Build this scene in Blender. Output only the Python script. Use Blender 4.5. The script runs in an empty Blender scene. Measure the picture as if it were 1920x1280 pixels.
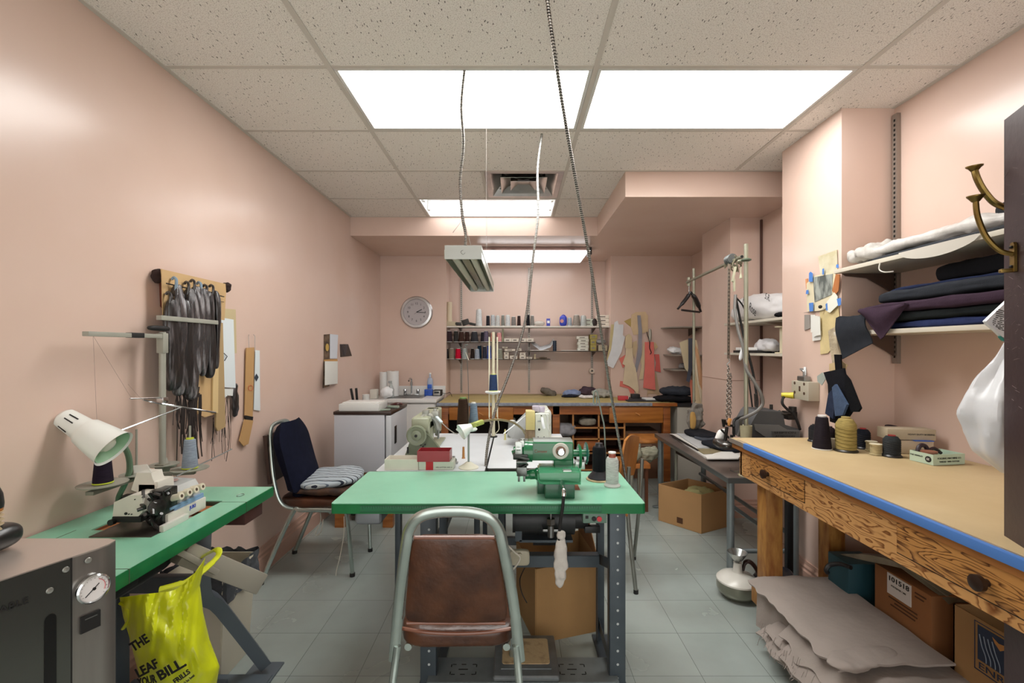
import bpy, bmesh, math, random
from mathutils import Vector, Matrix, Euler, noise
random.seed(7)
SC = bpy.context.scene
COL = SC.collection
F, CX, CY, EYE = 857.0, 966.0, 653.0, 1.42      # focal length and horizon of the photograph (1920x1280)
# ---------------------------------------------------------------- camera, world, exposure
cam = bpy.data.cameras.new('camera'); camo = bpy.data.objects.new('camera', cam); COL.objects.link(camo)
camo.location = (0, 0, EYE); camo.rotation_euler = (math.pi/2, 0, 0)
cam.sensor_width = 36; cam.lens = F/1920*36
cam.shift_x = -(CX-960)/1920; cam.shift_y = (CY-640)/1920
cam.clip_start = 0.02; SC.camera = camo
w = bpy.data.worlds.new('world'); SC.world = w; w.use_nodes = True
w.node_tree.nodes['Background'].inputs[0].default_value = (1.0, .97, .93, 1)
w.node_tree.nodes['Background'].inputs[1].default_value = 1.25
SC.view_settings.view_transform = 'Standard'; SC.view_settings.look = 'None'
SC.view_settings.gamma = 1; SC.view_settings.use_curve_mapping = False
SC.view_settings.exposure = 0.95
PANEL = 8.0      # emission of the fluorescent lenses
# ---------------------------------------------------------------- helpers
def lin(c):
    if isinstance(c, str):
        c = [int(c[i:i+2], 16)/255 for i in (0, 2, 4)]
        c = [x/12.92 if x <= .04045 else ((x+.055)/1.055)**2.4 for x in c]
    return (c[0], c[1], c[2], 1)
MC = {}
def mat(name, col='808080', rough=.5, metal=0, var=.0, vs=8, bump=0, bs=60, trans=0, emis=0, alpha=1, col2=None, coat=0, streak=None, sheen=0, thr=None):
    if name in MC: return MC[name]
    m = bpy.data.materials.new(name); m.use_nodes = True; nt = m.node_tree; N = nt.nodes; L = nt.links
    b = N['Principled BSDF']; c = lin(col)
    b.inputs['Base Color'].default_value = c; b.inputs['Roughness'].default_value = rough; b.inputs['Metallic'].default_value = metal
    if trans: b.inputs['Transmission Weight'].default_value = trans; b.inputs['IOR'].default_value = 1.3
    if alpha < 1: b.inputs['Alpha'].default_value = alpha
    if name.startswith(('thread_', 'suit_', 'swatch_', 'navy', 'fab_')): b.inputs['Specular IOR Level'].default_value = .12
    if coat: b.inputs['Coat Weight'].default_value = coat
    if sheen: b.inputs['Sheen Weight'].default_value = sheen
    if emis: b.inputs['Emission Color'].default_value = c; b.inputs['Emission Strength'].default_value = emis
    if var or col2 or bump:
        tc = N.new('ShaderNodeTexCoord'); mp = N.new('ShaderNodeMapping'); L.new(tc.outputs['Object'], mp.inputs[0])
        if streak: mp.inputs['Scale'].default_value = streak
    if var or col2:
        n = N.new('ShaderNodeTexNoise'); n.inputs['Scale'].default_value = vs; n.inputs['Detail'].default_value = 5
        L.new(mp.outputs[0], n.inputs[0]); r = N.new('ShaderNodeValToRGB'); L.new(n.outputs[0], r.inputs[0])
        c2 = lin(col2) if col2 else tuple(x*(1-var) for x in c[:3])+(1,)
        lo, hi = thr or (.35, .65)
        r.color_ramp.elements[0].position = lo; r.color_ramp.elements[1].position = hi
        r.color_ramp.elements[0].color = c2; r.color_ramp.elements[1].color = c if col2 else tuple(min(1, x*(1+var*.5)) for x in c[:3])+(1,)
        L.new(r.outputs[0], b.inputs['Base Color'])
    if bump:
        n2 = N.new('ShaderNodeTexNoise'); n2.inputs['Scale'].default_value = bs; n2.inputs['Detail'].default_value = 3
        L.new(mp.outputs[0], n2.inputs[0]); bp = N.new('ShaderNodeBump'); bp.inputs['Strength'].default_value = bump; bp.inputs['Distance'].default_value = .01
        L.new(n2.outputs[0], bp.inputs['Height']); L.new(bp.outputs[0], b.inputs['Normal'])
    MC[name] = m; return m
def thr_mat(hexc): return mat('thread_'+hexc, hexc, .65, 0, .25, 40, .5, 220, streak=(1, 1, 9))
def px(x, y, d): return Vector(((x-CX)*d/F, d, EYE-(y-CY)*d/F))
def on_x(x, y, X):
    d = X*F/(x-CX); return Vector((X, d, EYE-(y-CY)*d/F))
def on_z(x, y, Z):
    d = (EYE-Z)*F/(y-CY); return Vector(((x-CX)*d/F, d, Z))
ORG = {}
def V(*a): return Vector(a[0]) if len(a) == 1 else Vector(a)
class MB:
    def __init__(s): s.bm = bmesh.new()
    def _m(s, f0, M):
        bmesh.ops.transform(s.bm, matrix=M, verts=list({v for f in f0 for v in f.verts}))
    def box(s, x0, x1, y0, y1, z0, z1, bev=0, seg=2, M=None):
        if x0 > x1: x0, x1 = x1, x0
        if y0 > y1: y0, y1 = y1, y0
        if z0 > z1: z0, z1 = z1, z0
        r = bmesh.ops.create_cube(s.bm, size=1)
        vs = r['verts']
        for v in vs: v.co = Vector(((x0+x1)/2+v.co.x*(x1-x0), (y0+y1)/2+v.co.y*(y1-y0), (z0+z1)/2+v.co.z*(z1-z0)))
        if bev:
            bev = min(bev, (x1-x0)*.49, (y1-y0)*.49, (z1-z0)*.49)
            es = list({e for v in vs for e in v.link_edges})
            r = bmesh.ops.bevel(s.bm, geom=es, offset=bev, segments=seg, affect='EDGES', profile=.6)
            vs = list({v for f in r['faces'] for v in f.verts})
            # collect connected island
            st = list(vs); seen = set(vs)
            while st:
                v = st.pop()
                for e in v.link_edges:
                    o = e.other_vert(v)
                    if o not in seen: seen.add(o); st.append(o)
            vs = list(seen)
        if M is not None: bmesh.ops.transform(s.bm, matrix=M, verts=vs)
        return s
    def pb(s, x0, x1, y0, y1, d, dep, bev=0, seg=2):
        a = px(x0, y1, d); b = px(x1, y0, d)
        return s.box(a.x, b.x, d, d+dep, a.z, b.z, bev, seg)
    def ob(s, c, size, rot=(0, 0, 0), bev=0, seg=2):
        M = Matrix.Translation(c) @ Euler(rot).to_matrix().to_4x4()
        a, b, e = [x/2 for x in size]
        return s.box(-a, a, -b, b, -e, e, bev, seg, M)
    def bar(s, p, q, wd, th, bev=0, up=(0, 0, 1)):
        p, q = V(p), V(q); d = q-p; L = d.length; z = d.normalized(); u = V(up)
        if abs(z.dot(u)) > .98: u = V(0, 1, 0)
        x = u.cross(z).normalized(); y = z.cross(x)
        M = Matrix.Translation(p) @ Matrix((x, y, z)).transposed().to_4x4()
        return s.box(-wd/2, wd/2, -th/2, th/2, 0, L, bev, 2, M)
    def cyl(s, p, q, r, r2=None, n=20, caps=True):
        p, q = V(p), V(q); r2 = r if r2 is None else r2
        return s.loft([(p, r), (q, r2)], n, caps)
    def loft(s, rings, n=16, caps=True):
        ax = (rings[-1][0]-rings[0][0]).normalized(); u = V(0, 0, 1) if abs(ax.z) < .9 else V(1, 0, 0)
        x = u.cross(ax).normalized(); y = ax.cross(x); R = []
        for c, r in rings:
            R.append([s.bm.verts.new(c+(x*math.cos(2*math.pi*i/n)+y*math.sin(2*math.pi*i/n))*max(r, 1e-5)) for i in range(n)])
        for a, b in zip(R, R[1:]):
            for i in range(n): s.bm.faces.new((a[i], a[(i+1) % n], b[(i+1) % n], b[i]))
        if caps: s.bm.faces.new(R[0][::-1]); s.bm.faces.new(R[-1])
        return s
    def lathe(s, prof, base=(0, 0, 0), axis=(0, 0, 1), n=24, caps=True):
        b, a = V(base), V(axis).normalized(); pr = [(b+a*h, r) for r, h in prof]
        u = V(0, 0, 1) if abs(a.z) < .9 else V(1, 0, 0); x = u.cross(a).normalized(); y = a.cross(x); R = []
        for c, r in pr:
            R.append([s.bm.verts.new(c+(x*math.cos(2*math.pi*i/n)+y*math.sin(2*math.pi*i/n))*max(r, 1e-5)) for i in range(n)])
        for A, B in zip(R, R[1:]):
            for i in range(n): s.bm.faces.new((A[i], A[(i+1) % n], B[(i+1) % n], B[i]))
        if caps: s.bm.faces.new(R[0][::-1]); s.bm.faces.new(R[-1])
        return s
    def tube(s, pts, r, n=8, sm=0, caps=True, closed=False, flat=1):
        pts = [V(p) for p in pts]
        if sm: pts = smooth(pts, sm, closed)
        N = len(pts); rr = r if isinstance(r, (list, tuple)) else None
        T = []
        for i in range(N):
            a = pts[(i-1) % N] if closed or i > 0 else pts[0]; b = pts[(i+1) % N] if closed or i < N-1 else pts[-1]
            T.append((b-a).normalized() if (b-a).length > 1e-9 else V(0, 0, 1))
        u = V(0, 0, 1) if abs(T[0].z) < .9 else V(1, 0, 0)
        x = u.cross(T[0]).normalized(); R = []
        for i in range(N):
            x = (x-T[i]*x.dot(T[i])); x = x.normalized() if x.length > 1e-6 else T[i].orthogonal().normalized(); y = T[i].cross(x)
            q = rr[min(int(i*len(rr)/N), len(rr)-1)] if rr else r
            R.append([s.bm.verts.new(pts[i]+x*math.cos(2*math.pi*k/n)*q+y*math.sin(2*math.pi*k/n)*q*flat) for k in range(n)])
        prs = list(zip(R, R[1:]))+([(R[-1], R[0])] if closed else [])
        for a, b in prs:
            for k in range(n): s.bm.faces.new((a[k], a[(k+1) % n], b[(k+1) % n], b[k]))
        if caps and not closed: s.bm.faces.new(R[0][::-1]); s.bm.faces.new(R[-1])
        return s
    def card(s, pts, t=.002, nrm=None):
        """outline of world points on one plane, extruded by t along its normal"""
        pts = [V(p) for p in pts]
        n = V(nrm) if nrm is not None else None
        if n is None:
            n = V(0, 0, 0)
            for i in range(len(pts)): n += (pts[i]-pts[0]).cross(pts[(i+1) % len(pts)]-pts[0])
            n.normalize()
        a = [s.bm.verts.new(p) for p in pts]; b = [s.bm.verts.new(p+n*t) for p in pts]; k = len(pts)
        s.bm.faces.new(a[::-1]); s.bm.faces.new(b)
        for i in range(k): s.bm.faces.new((a[i], a[(i+1) % k], b[(i+1) % k], b[i]))
        return s
    def grid(s, fn, nu, nv, t=.002):
        """surface fn(u,v)->Vector, thickened by t"""
        P = [[fn(i/nu, j/nv) for j in range(nv+1)] for i in range(nu+1)]
        A = [[s.bm.verts.new(p) for p in r] for r in P]; B = []
        for i in range(nu+1):
            row = []
            for j in range(nv+1):
                du = P[min(i+1, nu)][j]-P[max(i-1, 0)][j]; dv = P[i][min(j+1, nv)]-P[i][max(j-1, 0)]
                n = du.cross(dv); n = n.normalized() if n.length > 1e-12 else V(0, 0, 1)
                row.append(s.bm.verts.new(P[i][j]-n*t))
            B.append(row)
        for i in range(nu):
            for j in range(nv):
                s.bm.faces.new((A[i][j], A[i+1][j], A[i+1][j+1], A[i][j+1])); s.bm.faces.new((B[i][j+1], B[i+1][j+1], B[i+1][j], B[i][j]))
        for i in range(nu):
            s.bm.faces.new((A[i][0], B[i][0], B[i+1][0], A[i+1][0])); s.bm.faces.new((A[i+1][nv], B[i+1][nv], B[i][nv], A[i][nv]))
        for j in range(nv):
            s.bm.faces.new((A[0][j+1], B[0][j+1], B[0][j], A[0][j])); s.bm.faces.new((A[nu][j], B[nu][j], B[nu][j+1], A[nu][j+1]))
        return s
    def pillow(s, c, size, rot=(0, 0, 0), p=3.5, amp=0, fr=6, seed=0, sub=10, flat=None, nz=1):
        """rounded super-ellipsoid with folds; flat = z (local, -1..1) below which it is cut flat"""
        t = bmesh.new(); bmesh.ops.create_cube(t, size=2)
        bmesh.ops.subdivide_edges(t, edges=t.edges[:], cuts=sub, use_grid_fill=True)
        M = Matrix.Translation(c) @ Euler(rot).to_matrix().to_4x4(); h = [x/2 for x in size]; mp = {}
        for v in t.verts:
            k = (abs(v.co.x)**p+abs(v.co.y)**p+abs(v.co.z)**p)**(1/p); q = v.co/k
            w_ = Vector((q.x*h[0], q.y*h[1], q.z*h[2]))
            if amp:
                nn = noise.noise(Vector((w_.x*fr+seed*7.3, w_.y*fr, w_.z*fr*1.7*nz+seed)))+.5*noise.noise(Vector((w_.x*fr*2.7+seed, w_.y*fr*2.7, w_.z*fr*2.7*nz)))
                d = Vector((q.x/h[0], q.y/h[1], q.z/h[2])).normalized(); w_ += d*nn*amp
            if flat is not None: w_.z = max(w_.z, flat*h[2])
            mp[v] = s.bm.verts.new(M @ w_)
        for f in t.faces: s.bm.faces.new([mp[v] for v in f.verts])
        t.free(); return s
    def build(s, name, m, parent=None, label=None, cat=None, group=None, kind=None, org=None, smooth_=True, ang=35):
        bm = s.bm; bmesh.ops.recalc_face_normals(bm, faces=bm.faces[:])
        if parent is not None: o0 = ORG[parent]
        elif org is not None: o0 = V(org)
        else:
            xs = [v.co for v in bm.verts]
            o0 = Vector(((min(p.x for p in xs)+max(p.x for p in xs))/2, (min(p.y for p in xs)+max(p.y for p in xs))/2, min(p.z for p in xs)))
        for v in bm.verts: v.co -= o0
        me = bpy.data.meshes.new(name); bm.to_mesh(me); bm.free()
        if smooth_:
            me.shade_smooth(); me.set_sharp_from_angle(angle=math.radians(ang))
        me.materials.append(m)
        o = bpy.data.objects.new(name, me); COL.objects.link(o)
        ORG[o] = o0
        if parent is not None: o.parent = parent
        else: o.location = o0
        tag(o, label, cat, group, kind); return o
def tag(o, label=None, cat=None, group=None, kind=None):
    for k, v in (('label', label), ('category', cat), ('group', group), ('kind', kind)):
        if v: o[k] = v
    return o
def smooth(pts, k, closed=False):
    out = []; N = len(pts); rng = range(N if closed else N-1)
    g = (lambda i: pts[i % N]) if closed else (lambda i: pts[max(0, min(N-1, i))])
    for i in rng:
        a, b, c, d = g(i-1), g(i), g(i+1), g(i+2)
        for j in range(k):
            t = j/k; out.append(.5*((2*b)+(c-a)*t+(2*a-5*b+4*c-d)*t*t+(3*b-a-3*c+d)*t**3))
    if not closed: out.append(pts[-1])
    return out
def thing(name, label, cat, loc=(0, 0, 0), group=None):
    o = bpy.data.objects.new(name, None); COL.objects.link(o); o.empty_display_size = .05
    o.location = loc; ORG[o] = V(loc); return tag(o, label, cat, group)
def dup(root, loc, rotz=0, label=None, group=None, cat=None, scale=None, mats=None):
    r = root.copy(); COL.objects.link(r); r.location = loc; r.rotation_euler = (0, 0, rotz)
    if scale: r.scale = scale
    if label: r['label'] = label
    if group: r['group'] = group
    if cat: r['category'] = cat
    for ch in list(root.children):
        c = ch.copy(); COL.objects.link(c); c.parent = r
        nm = ch.name.split('.')[0]
        if mats and nm in mats:
            c.data = ch.data.copy(); c.data.materials[0] = mats[nm]
        for g in ch.children:
            d = g.copy(); COL.objects.link(d); d.parent = c
    return r
def struct(b, name, m, **k): return b.build(name, m, kind='structure', org=(0, 0, 0), smooth_=False, **k)
def text(s, size, m, parent, p, u, v, name='lettering', align='CENTER', bold=0, wid=None):
    cu = bpy.data.curves.new('t', 'FONT'); cu.body = s; cu.size = size; cu.align_x = align; cu.align_y = 'CENTER'; cu.extrude = .0004; cu.offset = bold; cu.resolution_u = 3
    t = bpy.data.objects.new('t', cu); COL.objects.link(t); bpy.context.view_layer.update()
    me = bpy.data.meshes.new_from_object(t); bpy.data.objects.remove(t)
    u, v = V(u).normalized(), V(v).normalized(); n = u.cross(v).normalized(); p = V(p)-ORG[parent]
    if wid and len(me.vertices):
        w0 = max(q.co.x for q in me.vertices)-min(q.co.x for q in me.vertices); k = wid/w0
    else: k = 1
    for q in me.vertices: q.co = p+u*q.co.x*k+v*q.co.y+n*(q.co.z+.0006)
    me.materials.clear(); me.materials.append(m)
    o = bpy.data.objects.new(name, me); COL.objects.link(o); o.parent = parent; ORG[o] = ORG[parent]; return o
BLACK = mat('black_ink', '101010', .6); WHITE = mat('white_plastic', 'e6e6e2', .4)
CHROME = mat('chrome', 'c9cdcf', .12, 1); STEEL = mat('steel', '9a9c9b', .35, 1); DKMET = mat('dark_metal', '2a2a2b', .4, .6)
RUBBER = mat('rubber', '161616', .7)
# ================================================================ SETTING
H = 2.705; XL = -1.61; XR = 2.03; YB = 5.45
def wall_mat():
    m = mat('pink_wall', 'd7beb1', .25, 0, .05, 1.6, .04, 7, col2='d2b7a8')
    return m
WALL = wall_mat()
def floor_mat():
    m = bpy.data.materials.new('floor_tile'); m.use_nodes = True; N = m.node_tree.nodes; L = m.node_tree.links; b = N['Principled BSDF']
    tc = N.new('ShaderNodeTexCoord'); mp = N.new('ShaderNodeMapping'); L.new(tc.outputs['Object'], mp.inputs[0])
    mp.inputs['Location'].default_value = (-1.107+.298*10, -1.982+.298*20, 0)
    br = N.new('ShaderNodeTexBrick'); L.new(mp.outputs[0], br.inputs[0]); br.offset = 0; br.squash = 1
    br.inputs['Scale'].default_value = 1; br.inputs['Brick Width'].default_value = .298; br.inputs['Row Height'].default_value = .298
    br.inputs['Mortar Size'].default_value = .0012; br.inputs['Mortar Smooth'].default_value = .3
    br.inputs['Color1'].default_value = lin('9ea8a4'); br.inputs['Color2'].default_value = lin('a5afaa'); br.inputs['Mortar'].default_value = lin('5e6662')
    n = N.new('ShaderNodeTexNoise'); n.inputs['Scale'].default_value = 2.2; n.inputs['Detail'].default_value = 8; L.new(mp.outputs[0], n.inputs[0])
    r = N.new('ShaderNodeValToRGB'); L.new(n.outputs[0], r.inputs[0]); r.color_ramp.elements[0].position = .3; r.color_ramp.elements[1].position = .62
    r.color_ramp.elements[0].color = (.62, .6, .58, 1); r.color_ramp.elements[1].color = (1, 1, 1, 1)
    mx = N.new('ShaderNodeMixRGB'); mx.blend_type = 'MULTIPLY'; mx.inputs[0].default_value = .55; L.new(br.outputs[0], mx.inputs[1]); L.new(r.outputs[0], mx.inputs[2])
    # scuffs
    n2 = N.new('ShaderNodeTexNoise'); n2.inputs['Scale'].default_value = 26; n2.inputs['Detail'].default_value = 9; n2.inputs['Roughness'].default_value = .75; L.new(mp.outputs[0], n2.inputs[0])
    r2 = N.new('ShaderNodeValToRGB'); L.new(n2.outputs[0], r2.inputs[0]); r2.color_ramp.elements[0].position = .68; r2.color_ramp.elements[1].position = .72
    mx2 = N.new('ShaderNodeMixRGB'); L.new(r2.outputs[0], mx2.inputs[0]); L.new(mx.outputs[0], mx2.inputs[1]); mx2.inputs[2].default_value = lin('6d6a62')
    L.new(mx2.outputs[0], b.inputs['Base Color'])
    r3 = N.new('ShaderNodeMapRange'); L.new(n.outputs[0], r3.inputs[0]); r3.inputs[3].default_value = .34; r3.inputs[4].default_value = .16; L.new(r3.outputs[0], b.inputs['Roughness'])
    bp = N.new('ShaderNodeBump'); bp.inputs['Strength'].default_value = .08; bp.inputs['Distance'].default_value = .01; L.new(n.outputs[0], bp.inputs['Height']); L.new(bp.outputs[0], b.inputs['Normal'])
    return m
def ceil_mat():
    m = bpy.data.materials.new('acoustic_tile'); m.use_nodes = True; N = m.node_tree.nodes; L = m.node_tree.links; b = N['Principled BSDF']; b.inputs['Roughness'].default_value = .95
    tc = N.new('ShaderNodeTexCoord'); dis = N.new('ShaderNodeTexNoise'); dis.inputs['Scale'].default_value = 9; L.new(tc.outputs['Object'], dis.inputs[0])
    ad = N.new('ShaderNodeVectorMath'); ad.operation = 'MULTIPLY_ADD'; L.new(dis.outputs['Color'], ad.inputs[0]); ad.inputs[1].default_value = (.05, .05, 0); L.new(tc.outputs['Object'], ad.inputs[2])
    mp = N.new('ShaderNodeMapping'); L.new(ad.outputs[0], mp.inputs[0]); mp.inputs['Scale'].default_value = (78, 27, 1); mp.inputs['Rotation'].default_value = (0, 0, .15)
    v = N.new('ShaderNodeTexVoronoi'); v.inputs['Scale'].default_value = 1; L.new(mp.outputs[0], v.inputs[0])
    r = N.new('ShaderNodeValToRGB'); L.new(v.outputs['Distance'], r.inputs[0]); r.color_ramp.elements[0].position = .10; r.color_ramp.elements[1].position = .2
    r.color_ramp.elements[0].color = (.12, .11, .1, 1); r.color_ramp.elements[1].color = (1, 1, 1, 1)
    # keep only some of the fissures
    n3 = N.new('ShaderNodeMath'); n3.operation = 'GREATER_THAN'; L.new(v.outputs['Color'], n3.inputs[0]); n3.inputs[1].default_value = .3
    n = N.new('ShaderNodeTexNoise'); n.inputs['Scale'].default_value = 210; n.inputs['Detail'].default_value = 4; L.new(tc.outputs['Object'], n.inputs[0])
    rr = N.new('ShaderNodeValToRGB'); L.new(n.outputs[0], rr.inputs[0]); rr.color_ramp.elements[0].position = .36; rr.color_ramp.elements[1].position = .5
    rr.color_ramp.elements[0].color = lin('d2cac2'); rr.color_ramp.elements[1].color = lin('f2ede6')
    mx = N.new('ShaderNodeMixRGB'); mx.blend_type = 'MULTIPLY'; L.new(n3.outputs[0], mx.inputs[0]); L.new(rr.outputs[0], mx.inputs[1]); L.new(r.outputs[0], mx.inputs[2])
    L.new(mx.outputs[0], b.inputs['Base Color'])
    bp = N.new('ShaderNodeBump'); bp.inputs['Strength'].default_value = .4; bp.inputs['Distance'].default_value = .01; L.new(n.outputs[0], bp.inputs['Height']); L.new(bp.outputs[0], b.inputs['Normal'])
    return m
CEIL = ceil_mat(); FLOOR = floor_mat()
TBAR = mat('ceiling_bar', 'cbc5bc', .5)
Y0 = -1.6
struct(MB().box(XL-.2, 2.4, Y0, 6.0, -.05, 0), 'floor', FLOOR)
struct(MB().box(XL-.12, XL, Y0, YB+.12, 0, 2.95), 'wall_left', WALL)
b = MB()
b.box(XL-.12, -.823, YB, YB+.5, 0, 2.95); b.box(1.138, 2.3, YB, YB+.5, 0, 2.95); b.box(-.9, 1.2, 5.8, 5.95, 0, 2.95)
struct(b, 'wall_back', WALL)
b = MB()
b.box(XR, XR+.2, Y0, 2.446, 0, 2.95); b.box(1.747, XR+.2, 2.446, 2.99, 0, 2.95)          # near wall, pilaster
b.box(2.075, 2.3, 2.99, 3.85, 0, 2.95); b.box(1.812, 2.3, 3.85, 4.43, 0, 2.95); b.box(2.10, 2.3, 4.43, YB, 0, 2.95)
struct(b, 'wall_right', WALL)
# dropped bulkheads at the back and at the right
struct(MB().box(XL, .80, 4.465, 5.8, 2.52, 2.95), 'trim_1', WALL)
struct(MB().box(.80, 2.12, 3.32, 5.8, 2.52, 2.95), 'trim_2', WALL)
# thin panel seam lines on the pilaster wall
b = MB(); b.box(1.8100, 1.8125, 3.85, 4.43, 1.148, 1.152); b.box(1.8115, 2.075, 3.847, 3.85, 1.148, 1.152)
struct(b, 'trim_3', mat('seam', '8f6f60', .8))
def baseboard(name, p, q, nrm, h=.15):
    p, q, n = V(p), V(q), V(nrm); prof = [(0, 0), (.022, 0), (.022, h*.62), (.015, h*.68), (.017, h*.78), (.010, h*.86), (.008, h), (0, h)]
    b = MB(); A = [b.bm.verts.new(p+n*x+V(0, 0, z)) for x, z in prof]; B = [b.bm.verts.new(q+n*x+V(0, 0, z)) for x, z in prof]
    k = len(prof); b.bm.faces.new(A); b.bm.faces.new(B[::-1])
    for i in range(k): b.bm.faces.new((A[i], A[(i+1) % k], B[(i+1) % k], B[i]))
    struct(b, name, mat('baseboard', 'c09c8b', .4))
baseboard('baseboard_left', (XL, Y0, 0), (XL, YB, 0), (1, 0, 0), .165)
baseboard('baseboard_back', (XL, YB, 0), (-.83, YB, 0), (0, -1, 0))
baseboard('baseboard_right', (1.747, 2.424, 0), (1.747, 3.012, 0), (-1, 0, 0))
baseboard('baseboard_right', (1.725, 2.446, 0), (XR, 2.446, 0), (0, -1, 0))
baseboard('baseboard_right', (1.812, 3.83, 0), (1.812, 4.45, 0), (-1, 0, 0))
baseboard('baseboard_right', (XR, Y0, 0), (XR, 2.446, 0), (-1, 0, 0))
baseboard('baseboard_right', (2.075, 2.99, 0), (2.075, 3.85, 0), (-1, 0, 0))
baseboard('baseboard_right', (1.79, 3.85, 0), (2.075, 3.85, 0), (0, -1, 0))
# suspended ceiling: tiles, bars; the cells of the lights and the vent stay open
XG = [-1.61, -.85, .37, 1.59, 2.12]; YG = [4.465]+[3.915-.61*k for k in range(10)]
YG = YG[::-1]
b = MB()
for i in range(4):
    for j in range(len(YG)-1):
        x0, x1, y0, y1 = XG[i], XG[i+1], YG[j], YG[j+1]
        if i in (1, 2) and abs(y0-2.085) < .01: continue
        if i == 1 and abs(y0-3.915) < .01: continue
        if y0 > 3.3:
            if i == 2: x1 = .80
            if i == 3: continue
        if i == 1 and abs(y0-3.305) < .01: x1 = -.24
        b.box(x0, x1, y0, y1, H, H+.016)
struct(b, 'ceiling', CEIL)
b = MB()
for x in (-.85, .37, 1.59): b.box(x-.012, x+.012, YG[0], 4.465 if x < 1 else 3.32, H-.004, H+.004)
for y in YG:
    for i in range(4):
        if y > 3.31 and i == 3: continue
        x1 = .80 if (y > 3.31 and i == 2) else XG[i+1]-.0125
        b.box(XG[i]+.0125, x1, y-.012, y+.012, H-.003, H+.003)
b.box(XL, XL+.02, YG[0], 4.465, H-.004, H+.0); b.box(XR-.02, XR, YG[0], 2.446, H-.004, H); b.box(-.252, -.228, 3.305, 3.915, H-.003, H+.003)
struct(b, 'trim_4', TBAR)
struct(MB().box(XL-.12, 2.3, Y0, 6.0, 2.95, 3.0), 'light_block_slab', mat('slab', '777777', .9))  # unseen slab added above the tiles to keep world light out of gaps
# ---------------------------------------------------------------- lights
LENS = bpy.data.materials.new('lens'); LENS.use_nodes = True
def lens_mat(m, stren, bands, axis='Y', y0=0., y1=1., col=(1, .985, .96)):
    N = m.node_tree.nodes; L = m.node_tree.links; b = N['Principled BSDF']; b.inputs['Base Color'].default_value = (.9, .9, .9, 1); b.inputs['Roughness'].default_value = .4
    b.inputs['Emission Color'].default_value = (*col, 1)
    tc = N.new('ShaderNodeTexCoord'); sp = N.new('ShaderNodeSeparateXYZ'); L.new(tc.outputs['Object'], sp.inputs[0])
    # brighter under each tube
    mr = N.new('ShaderNodeMath'); mr.operation = 'MULTIPLY'; L.new(sp.outputs[axis], mr.inputs[0]); mr.inputs[1].default_value = bands*2*math.pi/(y1-y0)
    co = N.new('ShaderNodeMath'); co.operation = 'COSINE'; L.new(mr.outputs[0], co.inputs[0])
    ma = N.new('ShaderNodeMapRange'); L.new(co.outputs[0], ma.inputs[0]); ma.inputs[1].default_value = -1; ma.inputs[2].default_value = 1; ma.inputs[3].default_value = stren*1.15; ma.inputs[4].default_value = stren*.8
    L.new(ma.outputs[0], b.inputs['Emission Strength'])
lens_mat(LENS, PANEL, 2, 'Y', 0, .61)
FRAME = mat('troffer_frame', 'd8d8d4', .45)
def troffer(x0, x1, y0, y1, label):
    t = thing('ceiling_light', label, 'ceiling light', ((x0+x1)/2, (y0+y1)/2, H), 'fluorescent troffers with prismatic lenses')
    b = MB(); f = .03
    for a in ((x0, x1, y0, y0+f), (x0, x1, y1-f, y1), (x0, x0+f, y0+f, y1-f), (x1-f, x1, y0+f, y1-f)): b.box(a[0]+.013*(a[0] == x0), a[1]-.013*(a[1] == x1), a[2]+.013*(a[2] == y0), a[3]-.013*(a[3] == y1), H-.002, H+.02, .002)
    b.build('frame', FRAME, t)
    MB().box(x0+.015, x1-.015, y0+.015, y1-.015, H+.02, H+.11).build('housing', FRAME, t)
    MB().box(x0+f+.002, x1-f-.002, y0+f+.002, y1-f-.002, H+.004, H+.010).build('lens', LENS, t)
troffer(-.85, .37, 2.085, 2.695, 'large lit ceiling panel on the left, crossed by two hanging conduits')
troffer(.37, 1.59, 2.085, 2.695, 'large lit ceiling panel on the right, beside the pilaster')
# open troffer at the far end, two bare tubes
t = thing('ceiling_light', 'open ceiling light with bare fluorescent tubes next to the back bulkhead', 'ceiling light', (-.24, 4.19, H))
b = MB(); b.box(-.837, .357, 3.93, 3.945, H-.002, H+.12); b.box(-.837, .357, 4.44, 4.453, H-.002, H+.12); b.box(-.837, -.825, 3.945, 4.44, H-.002, H+.12); b.box(.345, .357, 3.945, 4.44, H-.002, H+.12); b.box(-.837, .357, 3.93, 4.453, H+.12, H+.13)
b.build('housing', mat('white_enamel', 'e8e8e6', .35), t)
TUBE = mat('lit_tube', 'ffffff', .4, emis=5)
for k, y in enumerate((4.06, 4.32)):
    c = MB().cyl((-.80, y, H+.055), (.32, y, H+.055), .019, n=12).build('tube', TUBE, t)
for x in (-.822, .32):
    for y in (4.06, 4.32): MB().box(x, x+.02, y-.02, y+.02, H+.02, H+.115).build('lamp_holder', WHITE, t)
MB().box(-.79, .31, 4.15, 4.235, H+.07, H+.118, .01).build('ballast_cover', mat('white_enamel'), t)
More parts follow.
